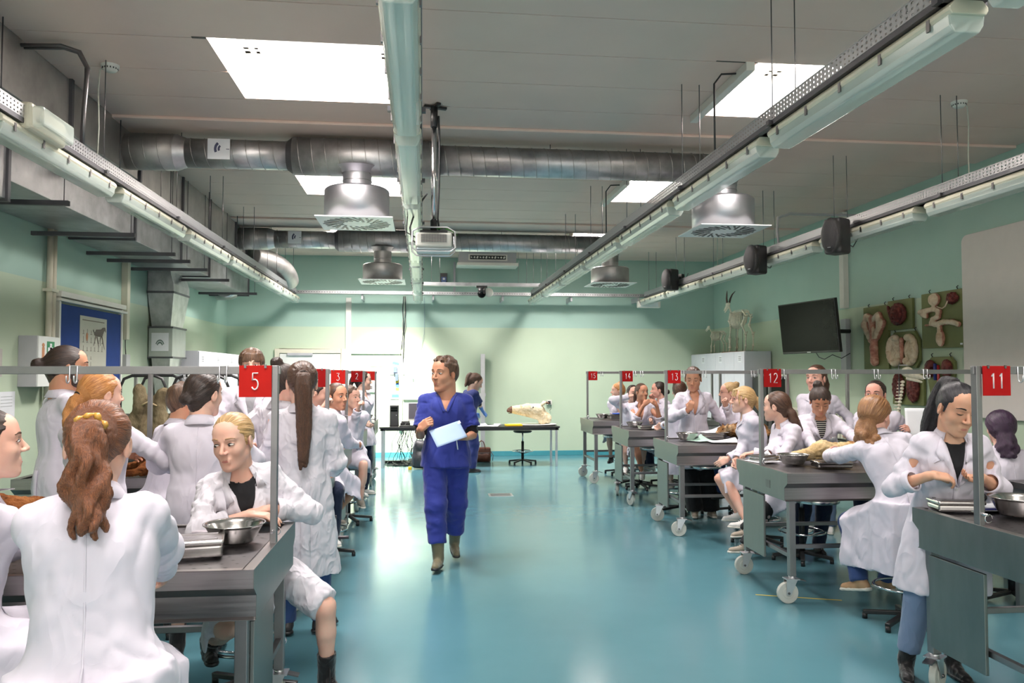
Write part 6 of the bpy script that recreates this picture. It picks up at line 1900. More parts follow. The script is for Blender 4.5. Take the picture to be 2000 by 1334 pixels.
        Ph, Qh = hsd.poly(); Ph = relax(Ph, Qh, 1, .35)
        if gloves:
            mesh_from(Ph, Qh, 'glove', CL['glove'], root)
        else: body.append((Ph, Qh))
    PP = np.concatenate([b[0] for b in body]); QQ = []; o_ = 0
    for b in body: QQ.append(b[1] + o_); o_ += len(b[0])
    mesh_from(PP, np.concatenate(QQ), 'body', skm, root)
    # ---- trousers
    if legs != 'bare':
        q = np.array([list(p) for l in LEG for p in l] + [list(P0)])
        s = SDF(q.min(0) - .15, q.max(0) + .13, rc * 1.15)
        bag = .016 if outfit == 'coat' else .034
        if legs in ('wide', ): bag = .035
        s.ell(P0 + V(0, -.0, -.0), ((.150 if outfit == 'coat' else .165) * S * G, (.098 if outfit == 'coat' else .118) * S * G, .11), np.array(up1), k=0)
        for (h, K, A) in LEG:
            Ae = K.lerp(A, legcut)
            s.cap(h, K, (.078 if outfit == 'coat' else .088) * S * G + bag * .5, .060 * S + bag, k=.04)
            s.cap(K, Ae, .060 * S + bag, (.046 * S + bag * (1.6 if legs == 'wide' else 1)) , k=.02)
            dirn = (Ae - K).normalized()
            s.plane(Ae + dirn * .012, dirn, lo=Ae - V(.13, .13, .13), hi=Ae + V(.13, .13, .13))
        cm = {'jeans': 'jeans', 'dark': 'darkjeans', 'light': 'lightjeans', 'black': 'blackcloth', 'wide': 'blackcloth', 'floral': 'floral', 'scrub': 'scrub', 'scrub2': 'scrub2'}[legs]
        Ks = [l[1] for l in LEG]
        def wr(P, N):
            d = .0035 * vnoise(P * 13, 11) + .0022 * (1 - 2 * np.abs(vnoise(P * np.array([7, 7, 20]), 12)))
            return d * (2.0 if outfit == 'scrubs' else 1)
        organic(s, 'trousers', CL[cm], root, disp=wr)
    # ---- shoes
    for i, g in enumerate((1, -1)):
        A = LEG[i][2]; K = LEG[i][1]
        an = math.radians(-g * toe[i]); f = V(math.sin(-an), math.cos(an), 0)
        sh = (K - A).normalized()
        lift = foot_lift[i]; f = (f + V(0, 0, math.tan(math.radians(lift)))).normalized()
        upv = (sh * .0 + V(0, 0, 1)); upv = (upv - f * upv.dot(f)).normalized(); sd = f.cross(upv)
        L = lambda a, b, c: A + (sd * a + f * b + upv * c) * S
        s = SDF(np.array(A) - .24, np.array(A) + .26, .0095 if lod == 'near' else .014)
        Rm = np.array([list(sd), list(f), list(upv)]).T
        k2 = .014
        s.cap(L(0, -.045, -.042), L(0, .04, -.044), .032 * S, .036 * S, k=0); s.cap(L(0, .04, -.044), L(0, .135, -.052), .036 * S, .030 * S, k=k2)
        s.cap(L(0, -.02, -.02), L(0, .03, -.03), .038 * S, .03 * S, k=.02); s.cap(L(0, -.015, -.02), L(0, -.01, .015), .036 * S, .038 * S, k=.02)
        tall = {'boot': .14, 'ankle': .115, 'welly': .27, 'sneaker': .0, 'flat': -.01}[shoes]
        if tall > 0: s.cap(L(0, -.01, .01), A + sh * (tall * S), .044 * S, (.050 if shoes != 'welly' else .068) * S, k=.02)
        if tall > 0: s.plane(A + sh * tall * S * 1.02, sh); s.cap(A + sh * (tall * S - .03), A + sh * (tall * S + .06), .036 * S, .04 * S if shoes != 'welly' else .056 * S, op='sub', k=0)
        s.plane(L(0, 0, -.062), -upv)
        dc = {'boot': 'leather', 'ankle': 'leather', 'welly': 'welly'}
        col = CL[dc[shoes]] if shoes in dc else flat('shoe_' + (shoecol or 'white'), {'white': rgb(226, 224, 220), 'black': (.02, .02, .022, 1), 'beige': rgb(176, 140, 104), 'grey': rgb(128, 124, 114), 'sand': rgb(168, 156, 140), None: rgb(226, 224, 220)}[shoecol], .55, bump=.2)
        so = organic(s, 'shoe', col, root, disp=lambda P, N: .0015 * vnoise(P * 70, 3))
        t = SDF(np.array(A) - .24, np.array(A) + .26, .011 if lod == 'near' else .016)
        t.cap(L(0, -.05, -.065), L(0, .05, -.066), .038 * S, .040 * S, k=0); t.cap(L(0, .05, -.066), L(0, .140, -.066), .040 * S, .034 * S, k=.01)
        t.plane(L(0, 0, -.05), upv); t.plane(L(0, 0, -.075 if shoes != 'ankle' else -.075), -upv)
        if shoes == 'ankle': pass
        organic(t, 'sole', flat('pale_shoe_sole', rgb(214, 210, 200), .6) if shoes in ('sneaker', 'flat') and shoecol != 'black' else M['black'], so)
        if shoes in ('sneaker', 'boot') and lod != 'far':
            lc = MB()
            for q_ in range(5):
                b_ = .045 + .018 * q_ if shoes == 'sneaker' else .0 + .02 * q_
                z_ = .004 - .012 * q_ if shoes == 'sneaker' else .035 - .013 * q_
                lc.tube([L(-.02, b_ - .006, z_ - .012 + .0), L(0, b_ + .006, z_ + .004), L(.02, b_ - .006, z_ - .012)], .0028, 5)
            if shoes == 'boot': lc.tube([L(.01, .03, .07), L(.03, .08, .06), L(.035, .085, .02), L(.03, .075, -.01)], .003, 5)
            lc.build('laces', M['paper'] if shoecol in ('white', 'black') else M['black'], so)
    # ---- upper garment
    q = np.array([list(p) for p in allp])
    lo, hi = q.min(0) - .17, q.max(0) + .15
    hemz = hem * H if sit is None else None
    s = SDF(lo, hi, rc)
    coat = outfit == 'coat'
    ex = .026 if coat else .03
    torso(s, ex, ex, k=.06)
    if not male:
        for g in (-1, 1): s.ell(W2 + Nr @ V(g * .060, .082 + ex * .6, .035 * H), (.06, .05, .06), np.array(Nr), k=.05)
    s.cap(SHO[0] + Nr @ V(-.02, 0, .0), SHO[1] + Nr @ V(.02, 0, .0), .054 * S, .054 * S, k=.05)
    s.cap(Nk + Nr @ V(0, -.01, -.035), SHO[0], .056 * S, .048 * S, k=.04); s.cap(Nk + Nr @ V(0, -.01, -.035), SHO[1], .056 * S, .048 * S, k=.04)
    cuffs = []
    s_t = s; s = SDF(lo, hi, rc)
    for i, (a, e, w_) in enumerate(arms):
        f = sleeve[i]
        if coat:
            s.cap(a, e, .060 * S, .056 * S, k=.04)
            end = e.lerp(w_, max(.06, f))
            s.cap(e, end, .060 * S, (.047 if f > .8 else .058) * S, k=.03); dn = (w_ - e).normalized(); rad = (.047 if f > .8 else .058) * S
        else:
            end = a.lerp(e, .78); s.cap(a, end, .062 * S, .078 * S, k=.04); dn = (e - a).normalized(); rad = .078 * S
        s.plane(end, dn, lo=end - V(.10, .10, .10) , hi=end + V(.10, .10, .10)) if True else 0
        s.cap(end - dn * .035, end + dn * .05, rad * .80, rad * .84, k=.0, op='sub')
        cuffs.append((end, dn, rad, e))
    kk = .03; h_ = np.clip(.5 + .5 * (s.g - s_t.g) / kk, 0, 1); s_t.g = s.g * (1 - h_) + s_t.g * h_ - kk * h_ * (1 - h_); s = s_t
    if sit is None:
        top = P0.z + .13; bt = hemz
        ph = x * 3.1 + y
        leg_c = (LEG[0][1] + LEG[1][1]) * .5; dyx = leg_c - P0
        wv = .05 if coat else .02
        def skirt(X, Y, Z):
            t = np.clip((top - Z) / max(.05, top - bt), 0, 1)
            cx, cy_ = P0.x + dyx.x * t * .8, P0.y + dyx.y * t * .8 - .006
            t0 = np.clip((top - Z) / .2, 0, 1); w_ = ((.140 + .036 * t0 + ex * .5) * S + (.045 * S) * t * (1 if coat else .3)) * G; d_ = ((.100 + .028 * t0 + ex * .5) * S + .035 * S * t * (1 if coat else .3)) * G
            th = np.arctan2((Y - cy_) / d_, (X - cx) / w_)
            r = np.sqrt(((X - cx) / w_) ** 2 + ((Y - cy_) / d_) ** 2)
            fold = 1 + wv * t * (np.cos(7 * th + ph) * .5 + np.cos(11 * th + ph * 2) * .4)
            return np.maximum((r / fold - 1) * d_ * 1.1, np.maximum(bt - Z, Z - top))
        s.func(skirt, k=.05)
        inner = lambda X, Y, Z: np.maximum(skirt(X, Y, np.maximum(Z, bt + .001)) + .022, Z - bt - .06)
        s.func(inner, k=.0, op='sub')
        s.plane((0, 0, bt), (0, 0, -1), lo=np.array(P0) - V(.32, .32, 1.2), hi=np.array([P0.x + .32, P0.y + .32, P0.z - .05]))
    else:
        for i, (h, K, A) in enumerate(LEG):
            s.cap(h + V(0, 0, .0), h.lerp(K, .93), .104 * S * G, .085 * S, k=.05)
            end = h.lerp(K, .93); dn = (K - h).normalized(); s.plane(end + dn * .02, dn, lo=end - V(.14, .14, .14), hi=end + V(.14, .14, .14))
        s.cap(LEG[0][0].lerp(LEG[0][1], .3), LEG[0][0].lerp(LEG[0][1], .85), .06, .05, k=.05)
        m0, m1 = (LEG[0][0] + LEG[1][0]) * .5, (LEG[0][0].lerp(LEG[0][1], .8) + LEG[1][0].lerp(LEG[1][1], .8)) * .5
        s.cap(m0, m1, .075 * S, .05, k=.06)
        if drape:
            for i, (h, K, A) in enumerate(LEG):
                g = 1 if i == 0 else -1; dd = drape if not side_drop else side_drop[i]
                if dd <= 0: continue
                hd_ = V(K.x - h.x, K.y - h.y, 0); Lh = hd_.length; hd_.normalize(); pd = V(hd_.y, -hd_.x, 0) * g; sl = (K.z - h.z) / Lh
                def sheetf(X, Y, Z):
                    a = (X - h.x) * hd_.x + (Y - h.y) * hd_.y; c = (X - h.x) * pd.x + (Y - h.y) * pd.y
                    b = (h.z + sl * np.clip(a, 0, Lh)) - Z; q = np.clip(b / dd, 0, 1)
                    c0 = (.088 + .03 * q) * G + .013 * np.sin(a * 26 + x * 5) * q
                    return np.maximum(np.maximum(np.abs(c - c0) - .010, np.maximum(-.03 - b, b - dd * (1 - .3 * np.clip(a / Lh, 0, 1)))), np.maximum(-.14 - a, a - Lh * .93))
                s.func(sheetf, k=.035)
            def backf(X, Y, Z):
                w_, d_ = .20 * S * G, .165 * S * G; q = np.clip((P0.z - Z) / drape, 0, 1)
                th = np.arctan2(Y / d_, X / w_); r = np.sqrt((X / w_) ** 2 + (Y / d_) ** 2) / (1 + .08 * q + .05 * q * np.cos(9 * th))
                return np.maximum(np.maximum(np.abs(r - 1) * d_ - .010, Y - .0), np.maximum(P0.z - drape - Z, Z - P0.z - .05))
            s.func(backf, k=.035)
    # neckline
    v0 = vneck or .0
    if v0:
        f0 = Nr @ V(0, 1, 0); r0 = Nr @ V(1, 0, 0); u0 = Nr @ V(0, 0, 1)
        tp = Nk + u0 * .03
        def vcut(X, Y, Z):
            a = (X - tp.x) * r0.x + (Y - tp.y) * r0.y + (Z - tp.z) * r0.z
            b = (X - tp.x) * u0.x + (Y - tp.y) * u0.y + (Z - tp.z) * u0.z
            c = (X - tp.x) * f0.x + (Y - tp.y) * f0.y + (Z - tp.z) * f0.z
            dn_ = -b; wv_ = .066 * S * (1 - np.clip(dn_ / (v0 + .03), -.3, 1.1))
            return np.maximum(np.abs(a) - wv_, .005 - c)
        s.func(vcut, k=.004, op='sub')
    s.cap(Nk + Nr @ V(0, .004, -.02), Nk + Nr @ V(0, .01, .12), .060 * S if not male else .070 * S, .075 * S, k=.006, op='sub')
    armsegs = [(a, e) for a, e, w_ in arms] + [(e, w_) for a, e, w_ in arms]
    sd_ = int(abs(x * 37 + y * 11)) % 97
    AMP = 1.0 if coatmat == 'coat' else 1.35
    def wr(P, N):
        wv_ = np.stack([vnoise(P * 4 + 9, sd_ + 7), vnoise(P * 4 + 5, sd_ + 8), vnoise(P * 4, sd_ + 9)], 1) * .5
        n1 = vnoise(P * np.array([6., 6., 2.6]) + wv_ + sd_, sd_); n2 = vnoise(P * np.array([14., 14., 6.]) + wv_ * 2 + sd_, sd_ + 1); n3 = vnoise(P * 26 + wv_ * 3, sd_ + 2)
        d = AMP * (.0065 * (1 - 2.6 * np.abs(n1)) + .0042 * (1 - 2.4 * np.abs(n2)) + .0012 * n3)
        for a, b in armsegs:
            A = np.array(a); D = np.array(b) - A; L = np.linalg.norm(D); D /= L
            t = (P - A) @ D; c = P - A - t[:, None] * D; r = np.linalg.norm(c, axis=1)
            w_ = np.clip((.115 - r) / .03, 0, 1) * np.clip((t + .02) / .05, 0, 1) * np.clip((L + .03 - t) / .05, 0, 1)
            q_ = np.stack([t * 20, c[:, 0] * 6, c[:, 2] * 6 + c[:, 1] * 6], 1) @ _NR
            d = d * (1 - w_ * .3) + w_ * .0065 * (1 - 2.4 * np.abs(vnoise(q_ + wv_ * 2 + sd_, sd_ + 4)))
        return d
    P, Q = s.poly(); P = relax(P, Q, 2 if lod != 'near' else 3); Nn = normals(P, Q); P = P + Nn * wr(P, Nn)[:, None]
    gm = CL[coatmat] if coat else CL['scrub' if legs == 'scrub' else 'scrub2']
    mesh_from(P, Q, 'lab_coat' if coat else 'scrub_top', gm, root)
    fcen = P[Q].mean(axis=1); keep = np.ones(len(Q), bool)
    for (a, e, w_) in arms:
        for A, B in ((a.lerp(e, .35), e), (e, w_)):
            A = np.array(A); D = np.array(B) - A; L = np.linalg.norm(D); D /= L
            t = np.clip((fcen - A) @ D, 0, L); keep &= np.linalg.norm(fcen - A - t[:, None] * D, axis=1) > .088 * S
    bvh = BVHTree.FromPolygons([tuple(p) for p in P], [tuple(q_) for q_ in Q[keep].tolist()])
    def caster(sign):
        f0 = Nr @ V(0, sign, 0); r0 = Nr @ V(1, 0, 0); u0 = Nr @ V(0, 0, 1)
        # follow the spine down: piecewise frames
        def cast(u, v, off):
            if -v < .13 * H: base = Nk + u0 * v
            else:
                k = min(1, (-v - .13 * H) / (.2 * H)); base = W2.lerp(P0, min(1, (-v - .13 * H) / (.17 * H))) if -v < .30 * H else P0 + V(0, 0, v + .30 * H)
            ff = f0 if -v < .2 * H else (frame(.4) @ V(0, sign, 0) if -v < .3 * H else V(0, sign, 0))
            o = base + r0 * u + ff * .5
            h = bvh.ray_cast(o, -ff, 1.0)
            if h[0] is None: return base + r0 * u + ff * .12
            return h[0] + ff * off
        return cast
    fc, bc = caster(1), caster(-1)
    if coat:
        def patch(name, rows, m, cast, off, mat, th=.003, label=None):
            vs, fs = strip(rows, m, cast, off); mb = MB(); mb.add(vs, fs, 0, True); o = mb.build(name, mat, root, fix=False)
            md = o.modifiers.new('t', 'SOLIDIFY'); md.thickness = th; md.offset = 0
            if label: o['label'] = label
            return o
        if spec.get('nofront') is None:
            vv = v0 or .16
            for g in (1, -1):
                rows = []
                for t in np.linspace(0, 1, 9):
                    inn = (g * .060 * (1 - t) * S + g * .002, .0 - t * vv)
                    if t < .42: o_ = g * (.080 + .13 * t)
                    else: o_ = g * (.135 * (1 - (t - .42) / .58) + .006)
                    if .36 < t < .44: o_ = g * .09
                    rows.append((inn, (o_ * S, -.012 - t * vv * .98 + (.0 if t < .42 else .01))))
                patch('lapel', rows, 3, fc, .009, gm, .0035)
            bl = (.30 * H + vv * .0) if sit is not None else (Nk.z - hemz if lean < 12 else .36 * H)
            rows = [((-.012, -vv - (bl - vv - .03) * t), (.016, -vv - (bl - vv - .03) * t)) for t in np.linspace(0, 1, 10)]
            patch('button_placket', rows, 1, fc, .0035, gm, .002)
            bt_ = MB()
            for t in (.02, .3, .6, .9):
                p = fc(.004, -vv - (bl - vv - .03) * t, .006); n_ = Nr @ V(0, 1, 0); bt_.cyl(p - n_ * .001, p + n_ * .003, .0075, n=10)
            bt_.build('buttons', M['button'], root)
            if lod != 'far':
                patch('chest_pocket', [((-.135, -.17 - .09 * t), (-.055, -.17 - .09 * t)) for t in np.linspace(0, 1, 4)], 3, fc, .0045, gm, .003)
            if badge:
                p = patch('name_badge', [((-.125, -.165), (-.07, -.165)), ((-.125, -.215), (-.07, -.215))], 2, fc, .012, M['paper'], .002)
                patch('badge_stripe', [((-.125, -.166), (-.07, -.166)), ((-.125, -.172), (-.07, -.172))], 1, fc, .0145, M['red'], .001)
                if badge > 1:
                    pm = MB(); a = fc(-.10, -.135, .012); b = fc(-.10, -.17, .012); pm.cyl(a, b, .005, n=8); pm.build('pen', flat('blue_pen', rgb(40, 50, 170), .3), root)
        if seam:
            rows = [((-.003, -.03 - (.30 * H) * t), (.003, -.03 - (.30 * H) * t)) for t in np.linspace(0, 1, 12)]
            patch('back_seam', rows, 1, bc, .0008, gm, .0012)
            if sit is None and lean < 12:
                bl = Nk.z - hemz
                rows = [((-.002, -bl * .62 - bl * .37 * t), (.055 + .01 * t, -bl * .62 - bl * .37 * t)) for t in np.linspace(0, 1, 8)]
                patch('back_vent', rows, 2, bc, .006, gm, .003)
        # folded collar round the neck
        cm = MB(); n = 26; a0 = -58 if spec.get('nofront') is None else -75
        prof = [(.060, .012), (.063, .034), (.068, .040), (.080, .018), (.096, -.010), (.094, -.013)]
        for r, z in prof:
            for i in range(n + 1):
                an = math.radians(90 + 38 + (360 - 76) * i / n)
                fz = .5 + .5 * math.sin(an)
                cm.v.append(tuple(Nk + Nr @ (V(r * math.cos(an) * S * (1.08 if male else 1), (r * .98 * math.sin(an)) * S + .0 , z * S * 1.0 - .022 * S * fz * 1.0))))
        for k in range(len(prof) - 1):
            for i in range(n): cm.f.append((k * (n + 1) + i, k * (n + 1) + i + 1, (k + 1) * (n + 1) + i + 1, (k + 1) * (n + 1) + i)); cm.m.append(0); cm.sm.append(True)
        co = cm.build('collar', gm, root, fix=False); md = co.modifiers.new('t', 'SOLIDIFY'); md.thickness = .0035
        # turned cuffs
        for (end, dn, rad, e) in cuffs:
            q_ = dn.to_track_quat('Z', 'Y').to_matrix(); cf = MB()
            cf.lathe([(rad * .84, .004), (rad * 1.0, .006), (rad * 1.05, -.004), (rad * 1.06, -.03 if sleeve[0] < .9 else -.018), (rad * 1.0, -.036)], n=20)
            cf.v = [tuple(end + q_ @ Vector(v_)) for v_ in cf.v]; cf.build('cuff', gm, root, fix=False)
    else:
        # neckline band and dark under-sleeves
        for g in (1, -1):
            rows = [((g * .066 * (1 - t) * S, -.0 - t * v0), (g * (.066 * (1 - t) + .022) * S, -.006 - t * (v0 + .012))) for t in np.linspace(0, 1, 8)]
            vs, fs = strip(rows, 2, fc, .004); mb = MB(); mb.add(vs, fs, 0, True); o = mb.build('neck_band', gm, root, fix=False); o.modifiers.new('t', 'SOLIDIFY').thickness = .004
        for (a, e, w_) in arms:
            us = SDF(np.minimum(a, e) - .1, np.maximum(a, e) + .1, .01); end = a.lerp(e, .97 if male else .93); us.cap(a.lerp(e, .5), end, .056 * S, .052 * S, k=0); dn = (e - a).normalized(); us.plane(end, dn)
            organic(us, 'under_sleeve', CL['blackcloth'], root, disp=lambda P, N: .002 * vnoise(P * 40, 3))
    if shirt:
        sh = SDF(np.array(W2) - .25, np.array(Nk) + .2, .010)
        sh.ell(W2 + frame(.8) @ V(0, .012, .0), ((.138 * S + .004) * G, (.105 * S + .003) * G, .14), np.array(frame(.8)), k=0)
        sh.ell(W2 + Nr @ V(0, .013, .055 * H), ((.142 * S) * G, (.100 * S + .003) * G, .115), np.array(Nr), k=.05); sh.cap(SHO[0], SHO[1], .053, .053, k=.05)
        sh.ell(Nk + Nr @ V(0, .032, -.085), (.095, .05, .075), np.array(Nr), k=.04)
        if not male:
            for g in (-1, 1): sh.ell(W2 + Nr @ V(g * .062, .088, .035 * H), (.058, .048, .058), np.array(Nr), k=.04)
        sh.cap(Nk + Nr @ V(0, .01, -.045), Nk + Nr @ V(0, .02, .12), .066 * S, .085, op='sub', k=.006)
        organic(sh, 'shirt', CL[shirt], root)
    return root, dict(C=C, R=Hr, N=Nk, arms=arms, legs=LEG, fc=fc)

def W2L(x, y, heading):
    """world point -> the person's own axes"""
    h = math.radians(heading); c, s_ = math.cos(h), math.sin(h)
    def f(X, Y, Z):
        dx, dy = X - x, Y - y
        return V(dx * c - dy * s_, dx * s_ + dy * c, Z)
    return f
# ================================================================== THE PEOPLE IN THE ROOM
GL = 'students at the left-hand tables'; GR = 'students at the right-hand tables'
# ---- left side
cast((-1.54, 3.04, 1.44), 60, 60, 'person in white coat in profile at the left edge, dark hair, looking right', True, lod='mid', lean=6, haircol='dark', skin='fair', vneck=.20, hw=((-1.2, 3.42, 1.0), (-1.45, 3.45, 1.0)), drape=.3, spec=dict(hair='bun', bun=(0, -.125, .0), bunr=.032, hairline=.070), hpitch=-4, legs='dark', shoecol='grey', group=GL, stool_label='black stool of the student at the left edge of table 5')
cast((-1.0, 2.60, 1.47), -12, -9, 'person in white coat seen from behind, long auburn ponytail in a gold scrunchie', True, lod='near', lean=15, bend=-3, hpitch=14, haircol='auburn', girth=1.06, H=1.72, hw=((-.93, 3.02, .985), (-1.18, 3.02, .985)), plw=((1.0, -.1, -.75), (-1, -.1, -.75)), sleeve=(.9, .9), drape=.50, spec=dict(hair='curly', len=.24, pr=.036, tie=(0, -.100, .035), scrunchie=True, down_dir=(.06, -.10, -1), flare=1.5, hs=1.08), legs='dark', shoecol='grey', coatmat='coat', group=GL, stool_label='black stool under the auburn-haired student at table 5')
cast((-2.33, 5.55, 1.73), 50, 64, 'standing person with short beard and messy bun, white coat, behind the left rail', lod='mid', haircol='dark', skin='tan', vneck=.14, hem=.42, hw=((-2.0, 5.95, 1.15), (-2.15, 6.0, 1.15)), spec=dict(hair='bun', male=True, beard=True, bun=(0, -.140, .02), bunr=.040, brow='browdark'), legs='jeans', shoecol='black', group=GL)
cast((-1.85, 4.85, 1.57), 4, 42, 'standing person in white coat, wavy ginger-blond ponytail, seen from behind', lod='mid', haircol='ginger', hem=.40, hw=((-1.45, 5.15, 1.12), (-2.1, 5.3, 1.05)), plw=((1, -.4, -.6), (-1, -.5, -.5)), spec=dict(hair='curly', len=.19, pr=.034, tie=(0, -.105, .0), hs=1.08, down_dir=(0, -.1, -1)), legs='light', shoecol='grey', fw=((-1.80, 5.15, .075), (-2.05, 5.0, .075)), group=GL)
cast((-1.29, 4.90, 1.57), -8, 28, 'standing person in white coat, dark low bun, back turned, behind table 5', lod='mid', haircol='dark', hem=.30, hw=((-1.1, 5.3, 1.1), (-1.5, 5.25, 1.1)), plw=((1, -.5, -.4), (-1, -.3, -.6)), hroll=0, lean=3, spec=dict(hair='bun', bun=(-.01, -.118, -.015), bunr=.034, hs=1.08), legs='bare', shoes='ankle', shoecol='black', fw=((-1.24, 5.1, .075), (-1.45, 5.0, .075)), group=GL)
cast((-1.62, 5.70, 1.50), 40, 55, 'person with short dark hair and white coat, back turned, left of the low bun', True, lod='far', haircol='short', skin='tan', lean=12, hw=((-1.5, 6.1, 1.02), (-1.8, 6.15, 1.02)), drape=.3, spec=dict(hair='short', male=True), legs='jeans', shoecol='grey', group=GL, stool_label='black stool of the short-haired student at table 4')
cast((-1.53, 7.35, 1.76), 172, 172, 'tall standing person facing the camera, brown fringe, grey T-shirt under open coat', lod='mid', haircol='short', skin='fair', vneck=.30, shirt='greytee', hem=.42, hw=((-1.75, 7.0, 1.12), (-1.35, 7.0, 1.08)), spec=dict(hair='short', male=True, tufts=48, vol=.006, bangs=True, hairline=.060), legs='jeans', shoecol='black', group=GL)
cast((-.97, 4.24, 1.345), 152, 194, 'seated person with tied fair hair and black top, looking back over table 5', True, lod='near', lean=14, bend=9, twist=8, hpitch=10, hroll=5, haircol='blond', skin='fair', vneck=.28, shirt='blackcloth', H=1.74, badge=1, hw=((-.86, 4.16, .99), (-.80, 4.24, 1.0)), plw=((-.9, -.4, -.25), (.8, .5, -.3)), hdw=((1, -.15, -.1), (-.8, -.5, -.1)), hnw=((0, -.1, 1), (0, -.2, 1)), curl=(.3, .3), sleeve=(.55, .8), fw=((-1.10, 4.35, .30), (-.50, 4.40, .075)), drape=.22, side_drop=(.20, .12), legs='bare', shoes='boot', coatmat='coat_creased', knee_pole=(V(.1, 1, .2), V(-.5, .9, .3)), spec=dict(hair='bun', bun=(0, -.118, .0), bunr=.028, hs=1.12, gaze=(.8, -.8), brow='browfair', hairline=.064, loose=False), group=GL, stool_label='black stool with chrome foot ring under the fair-haired student at table 5')
cast((-.78, 5.28, 1.63), -9, -12, 'standing person in creased white coat, very long straight brown ponytail down the back', lod='near', haircol='brown', hem=.225, hw=((-.60, 5.58, 1.04), (-1.0, 5.55, 1.04)), plw=((.35, -.5, -.8), (-.35, -.5, -.8)), spec=dict(hair='pony', len=.44, pr=.034, tie=(0, -.108, .042), hs=1.10, down_dir=(0.0, -.06, -1)), legs='jeans', shoecol='black', fw=((-.66, 5.42, .075), (-.88, 5.4, .075)), coatmat='coat_creased', group=GL, toe=(35, 8))
cast((-1.00, 5.95, 1.62), 20, 42, 'standing person with high curly bun and puffed white sleeves behind sign 5', lod='mid', haircol='dark', skin='pink', hem=.40, hw=((-.95, 6.25, 1.12), (-1.3, 6.1, 1.15)), hpitch=8, spec=dict(hair='bun', bun=(-.01, -.075, .125), bunr=.040, hs=1.08), legs='dark', shoecol='white', coatmat='coat_creased', group=GL)
cast((-.93, 7.25, 1.52), 160, 97, 'person in profile looking down beneath sign 4, fist at the chin', True, lod='far', haircol='dark', lean=8, hpitch=16, vneck=.12, hw=((-.86, 7.02, 1.40), (-1.2, 6.98, 1.02)), curl=(.9, .4), spec=dict(hair='bun', bun=(0, -.12, .0), bunr=.03, down=True), drape=.2, legs='dark', group=GL, stool_label='black stool under the person looking down with a fist at the chin')
cast((-.80, 7.62, 1.475), 55, 130, 'person with brown swept-back hair left of post 3, open white collar', True, lod='far', haircol='brown', skin='tan', lean=10, vneck=.22, hw=((-.62, 7.9, 1.0), (-.9, 7.95, 1.0)), fw=((-.88, 7.86, .3), (-1.05, 7.92, .3)), spec=dict(hair='bun', bun=(0, -.12, .02), bunr=.032), drape=.2, legs='bare', shoecol='sand', group=GL, stool_label='black stool under the brown-haired person with open collar')
cast((-.80, 9.15, 1.42), 172, 128, 'person with short dark hair resting the chin on a fist between signs 3 and 2', True, lod='far', haircol='short', skin='fair', lean=16, hw=((-.72, 8.98, 1.29), (-.9, 8.9, 1.0)), curl=(1, .4), spec=dict(hair='short', male=True), drape=.2, legs='bare', shoecol='grey', group=GL, stool_label='black stool under the short-haired person resting the chin')
cast((-.83, 11.35, 1.59), 110, 82, 'standing person with dark ponytail in a white coat between signs 2 and 1', lod='far', haircol='dark', hem=.40, vneck=.18, hw=((-.80, 11.12, 1.02), (-1.0, 11.1, 1.05)), spec=dict(hair='pony', len=.14), legs='dark', shoecol='white', group=GL)
# ---- the teachers
cast((.19, 7.15, 1.70), 183, 222, 'walking instructor in royal blue scrubs and olive rubber boots holding papers', outfit='scrubs', lod='near', skin='tan', haircol='short', vneck=.15, hem=.47, legs='scrub', legcut=.68, shoes='welly', girth=1.05,
     hw=((-.025, 6.85, 1.225), (.375, 6.86, 1.15)), plw=((-.12, .3, -1), (.3, .35, -1)), hdw=((.5, -.3, .45), (-1, -.25, .05)), hnw=((-.5, -.8, .2), (.1, -.5, -.9)), curl=(.85, .55), thumb=(.9, .4), fw=((.14, 6.98, .075), (.30, 7.48, .085)), foot_lift=(4, -10), spec=dict(hair='short', male=True, hs=1.14, gaze=(0, 0), hairline=.072, tufts=40), H=1.84)
sheet(0, 0, 0, 0, 'pale blue sheets of paper held in the instructor\'s left hand', (.27, .20), flat('pale_blue_paper', rgb(158, 182, 212), .7, var=.02))
pp = [o for o in bpy.data.objects if o.get('label', '').startswith('pale blue sheets')][0]
pp.location = (.215, 6.76, 1.19); pp.rotation_euler = (math.radians(42), math.radians(-18), math.radians(10))
pl = MB(); pl.bx(-.012, .012, -.001, .001, -.008, .025); q = pl.build('paper_clip', M['alu'], pp); q.location = (.13, .09, 0); q.rotation_euler = (1.5, 0, 0)
pe = MB(); pe.cyl((.285, 6.83, 1.16), (.30, 6.82, 1.05), .005, n=8); tag(pe.build('white_pen', M['paper']), 'white pen pointing down from the instructor\'s left hand', 'pen')
cast((.91, 13.85, 1.545), 62, 78, 'person in navy scrubs with brown ponytail and blue gloves bent over the far desk', outfit='scrubs', lod='far', haircol='brown', vneck=.12, hem=.47, legs='scrub2', legcut=1.0, lean=10, hpitch=26, gloves=True, hw=((1.13, 14.2, .90), (1.0, 14.4, .86)), hdw=((.5, .6, -.5), (.4, .8, -.4)), curl=(.2, .3), spec=dict(hair='pony', len=.16, tie=(0, -.09, .07), hs=1.2, down=True), shoecol='black')
